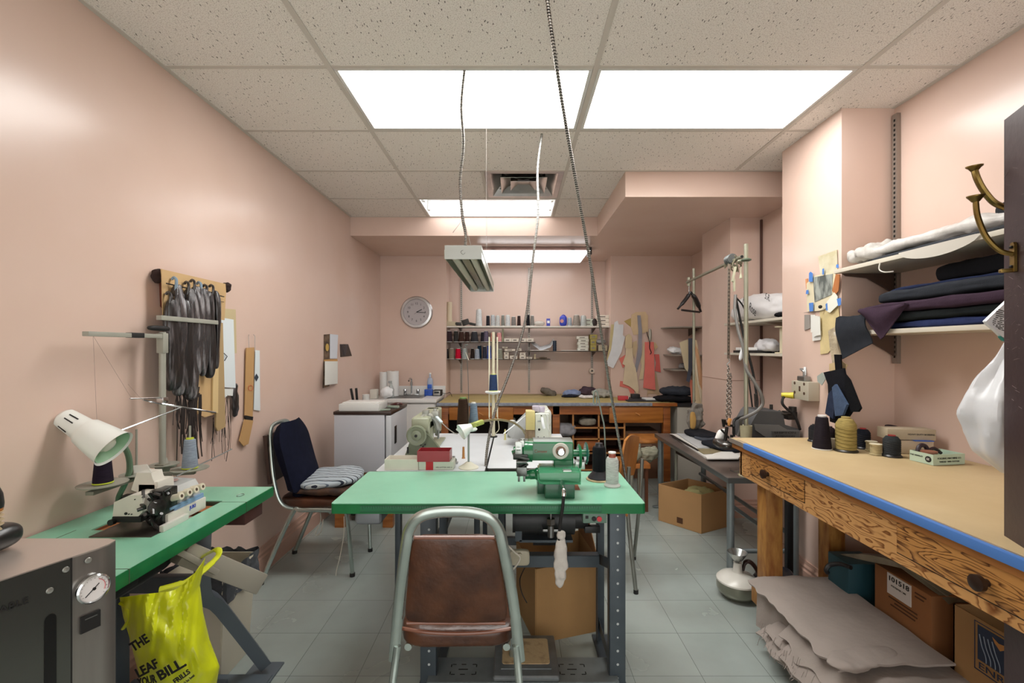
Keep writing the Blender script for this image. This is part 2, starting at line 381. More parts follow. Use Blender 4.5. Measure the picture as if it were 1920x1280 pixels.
# surface light under the back bulkhead
t = thing('surface_light', 'wide lit light fixture fixed under the back bulkhead above the thread shelves', 'ceiling light', (.21, 5.2, 2.52))
b = MB(); b.box(-.40, .80, 4.93, 5.5, 2.475, 2.515, .004); b.build('housing', mat('fixture_brown', '8d746c', .5), t)
LENS2 = bpy.data.materials.new('lens_low'); LENS2.use_nodes = True; lens_mat(LENS2, PANEL*.32, 2, 'Y', 0, .55, (.97, .98, 1))
b = MB(); b.card([(-.41, 4.92, 2.474), (.81, 4.92, 2.474), (.77, 5.0, 2.44), (-.37, 5.0, 2.44)], .002); b.box(-.37, .77, 5.0, 5.42, 2.438, 2.474)
b.build('lens', LENS2, t)
for x in (-.24, .62): MB().box(x-.02, x+.02, 4.922, 4.93, 2.468, 2.482).build('clip', CHROME, t)
b = MB(); b.box(.80, .83, 4.95, 5.1, 2.44, 2.515); b.build('end_cap', DKMET, t)
# air vent beside it
VM = mat('brushed_vent', 'b9b5b2', .28, .9, .1, 12, streak=(1, 1, 1))
t = thing('ceiling_vent', 'square metal air diffuser in the ceiling in front of the open light', 'air vent', (.065, 3.61, H))
vx0, vx1, vy0, vy1 = -.226, .356, 3.319, 3.901
def vring(b, i0, z0, i1, z1, th=.002):
    for q in range(4):
        c = [(vx0, vy0), (vx1, vy0), (vx1, vy1), (vx0, vy1)]; s0 = [(1, 1), (-1, 1), (-1, -1), (1, -1)]
        a, e = q, (q+1) % 4
        b.card([(c[a][0]+s0[a][0]*i0, c[a][1]+s0[a][1]*i0, z0), (c[e][0]+s0[e][0]*i0, c[e][1]+s0[e][1]*i0, z0), (c[e][0]+s0[e][0]*i1, c[e][1]+s0[e][1]*i1, z1), (c[a][0]+s0[a][0]*i1, c[a][1]+s0[a][1]*i1, z1)], th)
b = MB(); vring(b, 0, H-.001, .04, H-.001); vring(b, .04, H-.001, .12, H+.085); b.build('outer_cone', VM, t)
b = MB(); vring(b, .115, H-.002, .19, H+.055); b.build('middle_cone', VM, t)
b = MB(); vring(b, .19, H-.004, .26, H+.03); b.box(vx0+.245, vx1-.245, vy0+.245, vy1-.245, H+.024, H+.03); b.build('inner_cone', VM, t)
b = MB(); b.box(vx0, vx1, vy0, vy1, H+.09, H+.11); b.build('duct', mat('vent_dark', '1b1a19', .8), t)
b = MB(); b.bar((vx0+.1, vy0+.1, H+.04), (vx1-.1, vy1-.1, H+.04), .01, .006); b.bar((vx1-.1, vy0+.1, H+.04), (vx0+.1, vy1-.1, H+.04), .01, .006); b.build('cross_brace', STEEL, t)
# hanging shop light (switched off)
t = thing('hanging_shop_light', 'unlit two tube fluorescent fixture hanging on wires over the white table', 'hanging light', (-.24, 2.15, 1.84))
GE = mat('grey_enamel', 'c3c8c4', .4); GE2 = mat('reflector', 'a8ab9c', .3, .3)
nx0, nx1, fy0, fy1, zz = -.33, -.157, 2.14, 3.36, 1.837
for y in (fy0-.004, fy1): MB().box(nx0, nx1, y, y+.004, zz, zz+.065, .002).build('end_plate', GE, t)
b = MB(); b.box(nx0, nx1, fy0, fy1, zz+.045, zz+.063)
b.card([(nx0, fy0, zz+.045), (nx0, fy1, zz+.045), (nx0-.0, fy1, zz+.005), (nx0, fy0, zz+.005)], .002); b.card([(nx1-.002, fy0, zz+.045), (nx1-.002, fy1, zz+.045), (nx1-.002, fy1, zz+.005), (nx1-.002, fy0, zz+.005)], .002)
b.build('reflector', GE2, t)
for x in (-.287, -.2): MB().cyl((x, fy0+.03, zz+.018), (x, fy1-.03, zz+.018), .0165, n=14).build('tube', mat('dead_tube', 'c9cbb9', .3), t)
MB().box(-.262, -.225, fy0+.005, fy1-.005, zz+.016, zz+.045, .006).build('ballast_cover', mat('ballast', '9a9c8c', .25, .4), t)
b = MB(); b.tube([(-.243, fy0-.0045, zz+.03+.012), (-.252, fy0-.0045, zz+.038), (-.254, fy0-.0045, zz+.03), (-.243, fy0-.0045, zz+.022), (-.234, fy0-.0045, zz+.03)], .0012, 6, 4); b.build('knockout', STEEL, t)
b = MB(); b.tube([(-.165, 2.6, zz+.063), (-.165, 2.62, H+.003)], .0006, 4); b.tube([(-.30, 2.2, zz+.14), (-.245, 2.17, zz+.2), (-.21, 2.2, zz+.063)], .0012, 5); b.tube([(-.2, 3.25, zz+.063), (-.2, 3.25, H+.003)], .0006, 4); b.build('hanging_wire', mat('wire_dull', '8a8580', .7), t)
# armoured conduits
CON = bpy.data.materials.new('armoured_conduit'); CON.use_nodes = True
def con_mat(m):
    N = m.node_tree.nodes; L = m.node_tree.links; b = N['Principled BSDF']; b.inputs['Metallic'].default_value = .8; b.inputs['Roughness'].default_value = .35
    tc = N.new('ShaderNodeTexCoord'); wv = N.new('ShaderNodeTexWave'); wv.bands_direction = 'Z'; wv.inputs['Scale'].default_value = 40; L.new(tc.outputs['Object'], wv.inputs[0])
    r = N.new('ShaderNodeValToRGB'); L.new(wv.outputs[0], r.inputs[0]); r.color_ramp.elements[0].color = lin('33312f'); r.color_ramp.elements[1].color = lin('b5b2ab'); r.color_ramp.elements[0].position = .3; r.color_ramp.elements[1].position = .6
    L.new(r.outputs[0], b.inputs['Base Color'])
con_mat(CON)
def conduit(pts, r, label):
    pts = smooth([V(p) for p in pts], 14); L = sum((a-b_).length for a, b_ in zip(pts, pts[1:])); n = int(L/.0055); b = MB(); out = []; acc = 0; step = L/n; k = 0; out.append(pts[0]); d = 0
    for a, c in zip(pts, pts[1:]):
        s = (c-a).length
        while d+step <= s+1e-9 and len(out) < n+1:
            d += step; out.append(a+(c-a)*(d/s))
        d -= s
    b.tube(out, [r if i % 2 else r*.72 for i in range(len(out))], 8)
    return b.build('conduit', CON, None, label, 'conduit', 'armoured cables hanging from the ceiling', ang=80)
conduit([px(871, 131, 2.115), px(865, 200, 2.12), px(869, 270, 2.13), px(863, 340, 2.14), px(867, 405, 2.17), px(873, 440, 2.2), px(872, 462, 2.2)], .008, 'armoured conduit running down into the hanging shop light')
conduit([px(1016, 251, 2.74), px(1008, 318, 2.7), px(1009, 400, 2.67), px(1000, 480, 2.64), px(985, 600, 2.6), px(958, 690, 2.57), px(930, 765, 2.52), px(915, 830, 2.46), px(910, 884, 2.40)], .0085, 'thin pale conduit with loose curve ending at the gap between white tables')
conduit([px(1022, -30, 1.612), px(1037, 80, 1.70), px(1057, 210, 1.86), px(1078, 330, 2.0), px(1103, 470, 2.15), px(1122, 590, 2.25), px(1141, 710, 2.34), px(1158, 810, 2.40), px(1176, 915, 2.40), px(1176, 960, 2.36)], .0085, 'long dark conduit slanting across the picture from ceiling to green table')
# ================================================================ FURNITURE
GTOP = mat('green_laminate', '86c2a6', .24, 0, .06, 5, .02, 30)
GEDGE = mat('green_edge', '17703f', .35, 0, .12, 20)
STAND = mat('stand_blue_grey', '4b545b', .42, .3, .12, 9)
WLAM = mat('white_laminate', 'd3d9dd', .3, 0, .04, 6)
PLYCUT = mat('ply_cut', '8a4f2c', .7, 0, .35, 14, streak=(1, 1, 12))
CARD = mat('cardboard', 'a97a48', .8, 0, .12, 5, .15, 60)
CARDIN = mat('cardboard_inside', '8a5f36', .85, 0, .12, 5)
OAK = mat('orange_wood', 'b4713a', .42, 0, 0, 6, .05, 30, col2='8e5222', streak=(1, 1, 5))
def rrect(x0, x1, y0, y1, r, z, n=5):
    P = []
    for cx_, cy_, a0 in ((x1-r, y1-r, 0), (x0+r, y1-r, 90), (x0+r, y0+r, 180), (x1-r, y0+r, 270)):
        for i in range(n+1):
            a = math.radians(a0+90*i/n); P.append(V(cx_+r*math.cos(a), cy_+r*math.sin(a), z))
    return P
def hole_plate(b, p, q, wd, th, up, holes=()):
    b.bar(p, q, wd, th, 0, up)
# ---- green sewing table in the middle
GZ = .80
t = thing('sewing_table', 'green topped industrial sewing table in the middle with a ruler on its front edge', 'sewing table', (-.11, 2.07, 0), 'green topped sewing tables')
tx0, tx1, ty0, ty1 = -.738, .521, 1.829, 2.304
top = MB().card(rrect(tx0, tx1, ty0, ty1, .012, GZ-.004), .004, (0, 0, 1)).build('tabletop', GTOP, t)
tag(top, 'pale green laminate top')
e = MB().card(rrect(tx0-.0015, tx1+.0015, ty0-.0015, ty1+.0015, .014, GZ-.041), .0385, (0, 0, 1)).build('edge_band', GEDGE, t); tag(e, 'dark green painted edge')
RUL = mat('ruler_green', '2b6e4c', .4); TICK = mat('ruler_tick', '123a28', .5)
r_ = MB().box(-.62, .345, ty0-.0035, ty0-.0014, GZ-.034, GZ-.008, .0005).build('ruler', RUL, t)
b = MB()
for i in range(97):
    x = -.61+i*.0098; b.box(x, x+.0012, ty0-.0042, ty0-.0034, GZ-.012-(.010 if i % 4 == 0 else .006), GZ-.010)
b.box(-.62, .345, ty0-.0042, ty0-.0034, GZ-.034, GZ-.0325); b.box(-.62, .345, ty0-.0042, ty0-.0034, GZ-.0095, GZ-.008)
tk = b.build('tick_marks', TICK, r_); tk['kind'] = 'stuff'
MB().box(.25, .285, 2.0, 2.13, GZ-.0005, GZ+.0006).build('slot', PLYCUT, t)
HOLE = mat('hole_dark', '0c0d0e', .9)
def sew_stand(t, x0, x1, yf, yb, zt, feet=True):
    """perforated angle-steel stand: two posts a side, side braces, a long shelf rail"""
    for x in (x0, x1):
        s = 1 if x == x1 else -1
        b = MB(); b.box(x-.034, x+.034, yf-.002, yf, .0, zt, .0006); b.box(x-s*.034, x-s*.031, yf-.002, yf+.034, 0, zt)
        l = b.build('leg', STAND, t)
        hb = MB()
        for k in range(13): 
            z = zt-.035-k*.056
            hb.cyl((x+.002, yf-.0026, z), (x+.002, yf-.0018, z), .0052 if k % 3 else .0038, n=10)
        hb.build('bolt_hole', mat('hole_light', 'b9c0c0', .6), l)['kind'] = 'stuff'
        b = MB(); b.box(x-s*.012-.02, x-s*.012+.02, yb-.003, yb, 0, zt); b.box(x-s*.03, x-s*.027, yb-.036, yb, 0, zt); b.build('leg', STAND, t)
    for x in (x0, x1):
        s = 1 if x == x1 else -1; xx = x-s*.02
        MB().bar((xx, yf, .52), (xx, yb, .40), .045, .003, up=(1, 0, 0)).build('side_brace', STAND, t); MB().bar((xx, yf, .09), (xx, yb, .09), .05, .003, up=(1, 0, 0)).build('side_brace', STAND, t)
        b = MB(); b.box(x-.045, x+.045, yf-.03, yb+.04, 0.002, .008); b.build('foot_plate', STAND, t)
    MB().box(x0+.03, x1-.03, (yf+yb)/2+.08, (yf+yb)/2+.083, .395, .45).box(x0+.03, x1-.03, (yf+yb)/2+.08, (yf+yb)/2+.12, .448, .451).build('shelf_rail', STAND, t)
sew_stand(t, -.36, .424, 1.90, 2.22, GZ-.041)
# perforated treadle rail on the floor
b = MB(); b.box(-.36, .424, 1.86, 2.01, .055, .062)
tr = b.build('foot_rail', mat('foot_grey', '7d8587', .4, .3, .15, 12), t)
b = MB()
for x in (-.22, .04, .24):
    for dx, dy, w_, h_ in ((-.04, -.03, .016, .004), (-.0, -.03, .02, .004), (.045, -.03, .016, .004), (-.04, .03, .016, .004), (0, .03, .02, .004), (.045, .03, .016, .004), (-.052, -.022, .004, .016), (.055, -.022, .004, .016), (-.052, .022, .004, .016), (.055, .022, .004, .016), (0, 0, .04, .005)):
        b.box(x+dx-w_/2, x+dx+w_/2, 1.935+dy-h_/2, 1.935+dy+h_/2, .0615, .0626)
b.build('slot_pattern', HOLE, tr)
# treadle pedal
p = MB(); p.box(-.09, .18, 1.84, 2.11, .075, .10, .012, 3); p.box(-.06, .15, 1.88, 2.08, .099, .104, .003)
p = p.build('foot_pedal', mat('pedal_grey', '74797b', .35, .4, .2, 14), t)
MB().card(rrect(-.055, .145, 1.905, 2.07, .012, .1045), .003, (0, 0, 1)).build('pad', mat('pedal_pad', 'b9a27c', .75, 0, .0, 18, .2, 90, col2='5c4c3a', thr=(.25, .5)), p)
# motor, bracket, belt guard, switch
MOT = mat('motor_grey', '3a3b3c', .45, .4, .2, 10)
b = MB(); b.cyl((.0, 2.12, .635), (.27, 2.12, .635), .072, n=28); b.cyl((-.012, 2.12, .635), (0, 2.12, .635), .064, n=28); b.cyl((.10, 2.12, .635), (.106, 2.12, .635), .074, n=28)
m_ = b.build('motor', MOT, t)
b = MB(); b.cyl((.27, 2.12, .64), (.33, 2.12, .64), .052, n=24); b.cyl((.33, 2.12, .64), (.345, 2.12, .64), .03); b.ob((.35, 2.08, .60), (.07, .03, .03), bev=.004); b.box(.23, .34, 2.09, 2.2, .68, .755, .01)
b.build('pulley_housing', mat('motor_black', '1d1d1e', .45), m_)
b = MB(); b.cyl((.155, 1.99, .755), (.155, 1.99, .64), .0045); b.cyl((.155, 1.99, .65), (.155, 1.99, .60), .014); b.cyl((.155, 1.99, .68), (.155, 1.99, .655), .019, n=6); b.box(.12, .19, 1.99, 2.06, .62, .632, .003); b.build('lever_rod', STEEL, m_)
b = MB(); b.box(.02, .26, 2.06, 2.18, .545, .556); b.box(.0, .03, 2.06, 2.18, .55, .75); b.build('motor_bracket', STAND, m_)
b = MB(); b.box(.272, .368, 1.835, 1.875, .718, .757, .004)
sw = b.build('power_switch', mat('switch_green', '5f7a6c', .45), t)
MB().cyl((.337, 1.834, .737), (.337, 1.828, .737), .010).build('stop_button', mat('red_button', 'c4303a', .35), sw)
MB().cyl((.316, 1.834, .737), (.316, 1.829, .737), .009).build('start_button', BLACK, sw)
MB().box(.282, .294, 1.8335, 1.835, .737, .749).build('switch_label', BLACK, sw)
# drawer/oil tray under the left end
b = MB(); b.box(-.655, -.545, 1.86, 2.12, .70, .757, .02, 3); b.build('oil_tray', mat('tray_grey', '767b80', .4, .2), t)
# ---- left green table along the wall with the cut-out
t = thing('sewing_table', 'green topped sewing table along the left wall carrying the overlock machine', 'sewing table', (-1.34, 1.5, 0), 'green topped sewing tables')
lx0, lx1, ly0, ly1 = -1.60, -1.088, .95, 2.05
HX0, HX1, HY0, HY1 = -1.45, -1.19, 1.56, 1.86      # opening the machine is sunk in
b = MB()
for a in ((lx0, HX0, ly0, ly1), (HX1, lx1, ly0, ly1), (HX0, HX1, ly0, HY0), (HX0, HX1, HY1, ly1)): b.box(a[0], a[1], a[2], a[3], GZ-.005, GZ)
b.build('tabletop', GTOP, t)
b = MB()
for a in ((lx0, HX0, ly0, ly1), (HX1, lx1, ly0, ly1), (HX0, HX1, ly0, HY0), (HX0, HX1, HY1, ly1)): b.box(a[0], a[1], a[2], a[3], GZ-.040, GZ-.005)
b.build('core', PLYCUT, t)
MB().box(lx1, lx1+.003, ly0, ly1+.003, GZ-.041, GZ-.0005, .001).box(lx0, lx1, ly1, ly1+.003, GZ-.041, GZ-.0005, .001).build('edge_band', GEDGE, t)
b = MB(); b.box(-1.40, -1.195, 1.50, 1.63, GZ-.0005, GZ+.0025, .0008)
b.build('metal_plate', mat('worn_steel', '6d6660', .3, .85, .25, 9), t)
MB().box(HX0, HX1, 1.775, HY1, GZ-.032, GZ-.014).box(HX0, -1.36, HY0, 1.66, GZ-.032, GZ-.014).build('cutout_ledge', mat('ply_light', 'a86a3c', .7, 0, .35, 14, streak=(14, 1, 1)), t)
b = MB()
for y in (1.285, 1.845): b.box(lx0 if y > 1.5 else HX1, lx1+.0035, y-.0012, y+.0012, GZ-.041, GZ+.0006)
b.box(lx0+.1, lx0+.1025, ly0, HY0, GZ, GZ+.0006)
b.build('joint_line', mat('joint', '46503f', .8), t)
b = MB()
for x, y in ((-1.53, 1.42), (-1.46, 1.42), (-1.16, 1.93)): b.tube([(x+.012*math.cos(a), y+.018*math.sin(a), GZ+.001) for a in [i*math.pi/6 for i in range(12)]], .0012, 5, closed=True)
b.build('hole_ring', STEEL, t)
# z-shaped leg frame, feet
b = MB(); b.tube([V(-1.16, 1.70, .76), V(-1.16, 1.70, .52), V(-1.145, 1.77, .42), V(-1.10, 2.0, .04)], .032, 4, 5)
for yy in (1.70,):
    pass
b.build('leg', mat('stand_z', '66717a', .4, .3), t)
b = MB(); b.box(-1.56, -1.50, 1.72, 1.78, 0, .76, .004); b.build('leg', STAND, t)
b = MB(); b.tube([V(-1.16, 1.05, .76), V(-1.16, 1.05, .52), V(-1.145, 1.0, .42), V(-1.10, .9, .04)], .032, 4, 5); b.build('leg', mat('stand_z'), t)
for a in ((-1.50, -1.17, 1.715, 1.75, .50, .56), (-1.5, -1.13, 1.76, 1.80, .08, .12)): MB().box(*a, .003).build('cross_rail', STAND, t)
b = MB(); b.box(-1.17, -1.04, 1.93, 2.06, 0.001, .009, .002); b.box(-1.50, -1.02, 1.75, 1.92, .045, .052)
b.build('foot_plate', mat('stand_z'), t)
b = MB()
for x in (-1.38, -1.2, -1.1):
    for dx, dy, w_, h_ in ((-.03, -.03, .03, .006), (.03, -.03, .03, .006), (-.03, .03, .03, .006), (.03, .03, .03, .006), (0, 0, .04, .006)): b.box(x+dx-w_/2, x+dx+w_/2, 1.835+dy-h_/2, 1.835+dy+h_/2, .0515, .0527)
b.build('slot_pattern', HOLE, t)
b = MB(); b.pillow((-1.33, 1.42, .71), (.34, .36, .07), p=5, amp=.003, fr=12, seed=2); b.box(-1.22, -1.15, 1.25, 1.4, .70, .75, .01)
b.build('oil_pan', mat('pan_dark', '303436', .4, .5), t)
b = MB(); b.box(-1.19, -1.10, 1.86, 1.99, .70, .76, .004); b.build('control_box', mat('control_dark', '4a2f2a', .5), t)
b = MB(); b.tube([(-1.3, 1.42, .68), (-1.3, 1.42, .60), (-1.3, 1.43, .45)], .006, 6); b.build('treadle_chain', DKMET, t)
# waste chute from under the machine
t = thing('waste_chute', 'grey metal scrap chute slanting from under the overlock table to the bin', 'chute', (-1.1, 1.7, .6))
b = MB(); P0, P1 = V(-1.15, 1.56, .73), V(-1.02, 1.80, .50); b.bar(P0, P1, .085, .075, .006)
b.build('chute_duct', mat('chute_beige', '9c998d', .45), t)
b = MB(); b.bar(P0-V(.0, .03, -.02), P0+(P1-P0)*.45+V(-.0, -.03, .0), .1, .02, .004); b.build('bracket', mat('chute_beige'), t)
# bin with bag liner
t = thing('waste_bin', 'beige waste bin with a dark plastic liner under the overlock table', 'bin', (-1.12, 1.98, 0))
def tapered(b, cx_, cy_, z0, z1, w0, d0, w1, d1, th=.004):
    for s in ((1, 0), (-1, 0), (0, 1), (0, -1)):
        if s[0]: P = [(cx_+s[0]*w0/2, cy_-d0/2, z0), (cx_+s[0]*w0/2, cy_+d0/2, z0), (cx_+s[0]*w1/2, cy_+d1/2, z1), (cx_+s[0]*w1/2, cy_-d1/2, z1)]
        else: P = [(cx_-w0/2, cy_+s[1]*d0/2, z0), (cx_+w0/2, cy_+s[1]*d0/2, z0), (cx_+w1/2, cy_+s[1]*d1/2, z1), (cx_-w1/2, cy_+s[1]*d1/2, z1)]
        b.card(P, th)
    b.box(cx_-w0/2, cx_+w0/2, cy_-d0/2, cy_+d0/2, z0, z0+.005)
b = MB(); tapered(b, -1.355, 2.04, .002, .46, .2, .2, .26, .24); b.build('bin_body', mat('bin_beige', 'c9c3b0', .4), t)
b = MB()
def lin_f(u, v):
    a = u*2*math.pi; k = max(abs(math.cos(a)), abs(math.sin(a))); x = math.cos(a)/k; y = math.sin(a)/k
    w_ = .165+.008*math.sin(9*a)+.012*noise.noise(V(x*3, y*3, v*4)); zz = .475-.13*v+.02*noise.noise(V(x*4, y*4, 1))
    return V(-1.355+x*w_*.85, 2.04+y*w_*.78, zz)
b.grid(lin_f, 60, 8, .001); b.build('bin_liner', mat('liner', '5c6066', .22, 0, .3, 20, trans=.3), t)
MB().box(-1.236, -1.232, 2.0, 2.03, .30, .40).build('sticker', mat('blue_tape', '4a7bc2', .6), t)
# ---- two white sewing tables behind
def white_table(x0, x1, y0, y1, label):
    t = thing('sewing_table', label, 'sewing table', ((x0+x1)/2, (y0+y1)/2, 0), 'white topped sewing tables')
    MB().card(rrect(x0, x1, y0, y1, .01, GZ-.036), .036, (0, 0, 1)).build('tabletop', WLAM, t)
    MB().card(rrect(x0-.001, x1+.001, y0-.001, y1+.001, .011, GZ-.0355), .032, (0, 0, 1)).build('edge_band', mat('dark_edge', '4a4846', .5), t)
    for y in (y0+.18, y1-.18):
        for x in (x0+.05, x1-.07): MB().box(x, x+.03, y, y+.045, 0, GZ-.036, .003).build('leg', STAND, t)
        MB().box(x0+.08, x1-.07, y+.005, y+.035, .32, .36).build('cross_rail', STAND, t)
    MB().box((x0+x1)/2-.02, (x0+x1)/2+.02, y0+.2, y1-.15, .32, .36).build('shelf_rail', STAND, t)
    MB().cyl(((x0+x1)/2-.02, y0+.35, .66), ((x0+x1)/2+.10, y0+.35, .66), .06).build('motor', MOT, t)
    return t
white_table(-.707, -.155, 2.315, 3.34, 'white topped sewing table under the hanging light with the olive grey machine')
white_table(-.145, .33, 2.37, 3.32, 'white topped sewing table behind the green machine carrying the white machine')
# ---- mini fridge on a wooden stand
t = thing('mini_fridge', 'small white refrigerator with a dark brown top beside the left wall', 'refrigerator', (-1.2, 3.83, .445))
MB().box(-1.408, -1.015, 3.55, 4.06, .455, .905, .006).build('body', mat('fridge_side', 'b9bac0', .3, 0, .03, 3), t)
MB().box(-1.412, -.962, 3.545, 4.07, .905, .93, .004).build('top', mat('fridge_top', '33241f', .3, 0, .2, 10), t)
dd = MB().box(-1.005, -.962, 3.548, 4.06, .46, .90, .006).build('door', mat('fridge_door', 'c6c9cd', .3), t)
MB().box(-.9625, -.958, 3.64, 3.70, .66, .80, .006).build('handle', mat('handle_black', '1b1b1c', .35), dd)
t = thing('wooden_stand', 'low orange wooden stand under the small refrigerator', 'stand', (-1.2, 3.83, 0))
MB().box(-1.43, -.96, 3.6, 4.06, .41, .447, .003).build('top', OAK, t)
for x in (-1.43, -1.05):
    for y in (3.62, 3.98): MB().box(x, x+.08, y, y+.06, 0, .41, .003).build('leg', OAK, t)
MB().box(-1.35, -1.05, 3.75, 3.98, .05, .4).build('void_shade', mat('dark_void', '1d1512', .9), t)  # near-black block stands in for the shade in the stand's hollow
# ---- sink counter in the back left corner
WE = mat('white_cabinet', 'd6d5d2', .35, 0, .03, 4)
t = thing('sink_cabinet', 'white base cabinet under the sink counter in the back left corner', 'cabinet', (-1.22, 5.2, 0))
MB().box(-1.60, -.86, 4.93, 5.44, .10, .835).build('body', WE, t)
for x0, x1 in ((-1.59, -1.29), (-1.28, -.87)):
    d_ = MB().box(x0, x1, 4.912, 4.93, .12, .82, .003).build('door', WE, t)
    MB().box(x1-.05, x1-.04, 4.895, 4.912, .68, .76, .003).build('handle', STEEL, d_)
MB().box(-1.60, -.86, 4.98, 5.4, 0, .10).build('plinth', BLACK, t)
t = thing('sink_counter', 'white laminate sink counter with low backsplash in the back left corner', 'counter', (-1.22, 5.2, .835))
b = MB(); b.box(-1.605, -.845, 4.89, 5.44, .838, .873, .006); b.build('worktop', mat('counter_white', 'dad9d6', .3), t)
MB().box(-1.605, -.83, 5.425, 5.448, .873, .975, .004).build('backsplash', mat('counter_white'), t)
SS = mat('stainless', 'a7a9a8', .25, .9, .1, 9)
b = MB(); b.card(rrect(-1.44, -1.02, 5.0, 5.36, .03, .8735), .003, (0, 0, 1)); sk = b.build('sink_rim', SS, t)
b = MB(); b.card(rrect(-1.41, -1.05, 5.03, 5.29, .04, .8755), .0015, (0, 0, 1)); b.build('sink_bowl', mat('sink_dark', '4c4a48', .3, .8), sk)
t = thing('faucet', 'chrome two handle faucet rising behind the sink', 'faucet', (-1.22, 5.33, .876))
b = MB(); b.box(-1.30, -1.12, 5.31, 5.35, .877, .892, .006); b.build('base', CHROME, t)
for x in (-1.285, -1.135): MB().cyl((x, 5.33, .89), (x, 5.33, .93), .014, .02).cyl((x, 5.33, .93), (x, 5.33, .945), .022, .018).build('handle', CHROME, t)
b = MB(); b.tube([(-1.21, 5.33, .89), (-1.21, 5.33, 1.04), (-1.21, 5.31, 1.07), (-1.21, 5.25, 1.075), (-1.21, 5.2, 1.05)], .009, 10, 5); b.cyl((-1.21, 5.33, .99), (-1.21, 5.33, 1.03), .014); b.build('spout', CHROME, t)
# ---- back desk
DESK = mat('desk_wood', 'a8642f', .4, 0, 0, 5, .04, 30, col2='7d441c', streak=(.5, 1, 6))
DESKD = mat('desk_wood_dark', '5a3018', .5, 0, .2, 6)
t = thing('work_desk', 'long orange wooden desk across the back niche with drawers and pigeonholes', 'desk', (.44, 5.2, 0))
dz = .842
b = MB(); b.box(-.82, 1.71, 4.84, 5.44, dz-.035, dz, .003); b.box(-.815, 1.13, 5.44, 5.795, dz-.035, dz); b.build('desktop', mat('desk_top', 'b3a067', .5, 0, .1, 5), t)
MB().box(-.83, 1.45, 4.828, 4.845, dz-.03, dz+.003, .004).build('edge_tape', mat('grey_tape', '8d93a0', .5, 0, .2, 30, .3, 60), t)
MB().box(1.45, 1.715, 4.832, 4.85, dz-.033, dz+.001, .002).build('worn_edge', DESK, t)
for x in (-.79, .40, 1.58): MB().box(x, x+.075, 4.87, 4.945, 0, dz-.035, .003).build('leg', DESK, t)
MB().box(-.715, 1.58, 4.87, 4.89, dz-.125, dz-.035).build('apron', DESK, t)
for x0, x1, z0, hx in ((-.70, -.02, .69, -.36), (1.0, 1.57, .66, 1.30)):
    d_ = MB().box(x0, x1, 4.852, 4.872, z0-.03, .795, .004).build('drawer', mat('desk_drawer', 'b0702f', .4, 0, 0, 5, .03, 30, col2='93571f', streak=(.5, 1, 6)), t)
    MB().ob((hx, 4.842, .725), (.05, .016, .008), (0, .5, 0), bev=.003).build('handle', mat('wood_knob', 'c98d50', .4), d_)
# pigeonhole unit: six open compartments
px0, px1 = .62, 1.17
b = MB()
for x in (px0, (px0+px1)/2, px1): b.box(x-.009, x+.009, 4.90, 5.25, .12, .735)
for z in (.12, .30, .45, .57): b.box(px0, px1, 4.90, 5.25, z-.008, z+.008)
b.box(px0, px1, 5.25, 5.26, .12, .73)
b.build('pigeonhole', DESKD, t)
b = MB()
for x in (px0, (px0+px1)/2, px1): b.box(x-.009, x+.009, 4.893, 4.90, .12, .735)
for z in (.12, .30, .45, .57): b.box(px0+.009, px1-.009, 4.893, 4.90, z-.008, z+.008)
b.build('front_edge', mat('shelf_edge', 'b07a45', .5), t)
MB().box(.66, .88, 4.86, 4.95, .33, .43, .004).build('drawer', DESK, t)
MB().box(-.80, .40, 5.3, 5.32, .1, .8).build('opening_shade', mat('dark_void'), t)  # near-black sheet painting the shade inside the open desk front
# grey panel cabinet at the right end of the desk
t = thing('side_cabinet', 'pale grey cabinet at the right end of the back desk with a black top', 'cabinet', (1.88, 5.1, 0))
MB().box(1.72, 2.05, 4.85, 5.4, 0, .80).build('body', mat('side_grey', 'b6b3a8', .5), t)
MB().box(1.715, 2.08, 4.84, 5.42, .80, .835).build('top', mat('top_black', '202022', .5), t)
# ---- low grey steel table with papers
t = thing('steel_table', 'low grey steel legged table by the right wall holding papers and the iron', 'table', (1.5, 3.43, 0))
sx0, sx1, sy0, sy1, sz = 1.268, 1.735, 2.725, 4.15, .65
TT = mat('table_grey', '6b625c', .35, .1, .0, 4, .03, 20, col2='554c47')
MB().box(sx0, sx1, sy0, sy1, sz-.03, sz, .004).build('tabletop', TT, t)
MB().box(sx0-.003, sx0+.006, sy0, sy1, sz-.034, sz-.002, .002).box(sx0, sx1, sy0-.004, sy0+.002, sz-.034, sz-.002).build('edge_band', mat('edge_steel', '747877', .3, .7), t)
PIPE = mat('grey_pipe', '7b8486', .4, .4, .1, 12)
for x, y in ((sx0+.03, sy0+.03), (sx0+.03, sy1-.06), (sx1-.05, sy0+.03), (sx1-.05, sy1-.06)):
    l = MB().cyl((x, y, .012), (x, y, sz-.03), .022, n=14).build('leg', PIPE, t)
    MB().pillow((x-.02, y, .008), (.10, .06, .016), p=2.2).build('foot', PIPE, l)
for y in (sy0+.03, sy1-.06): MB().cyl((sx0+.03, y, .2), (sx1-.05, y, .2), .014).build('stretcher', PIPE, t)
MB().cyl((sx1-.08, sy0+.03, .3), (sx1-.08, sy1-.06, .3), .014).build('stretcher', PIPE, t)
MB().bar((sx0+.1, sy0+.25, .59), (sx0+.18, sy1-.1, .50), .05, .02).build('under_rail', DKMET, t)
MB().bar((sx0+.04, sy0+.06, .47), (sx1-.05, sy0+.2, .2), .02, .02).build('brace', PIPE, t)
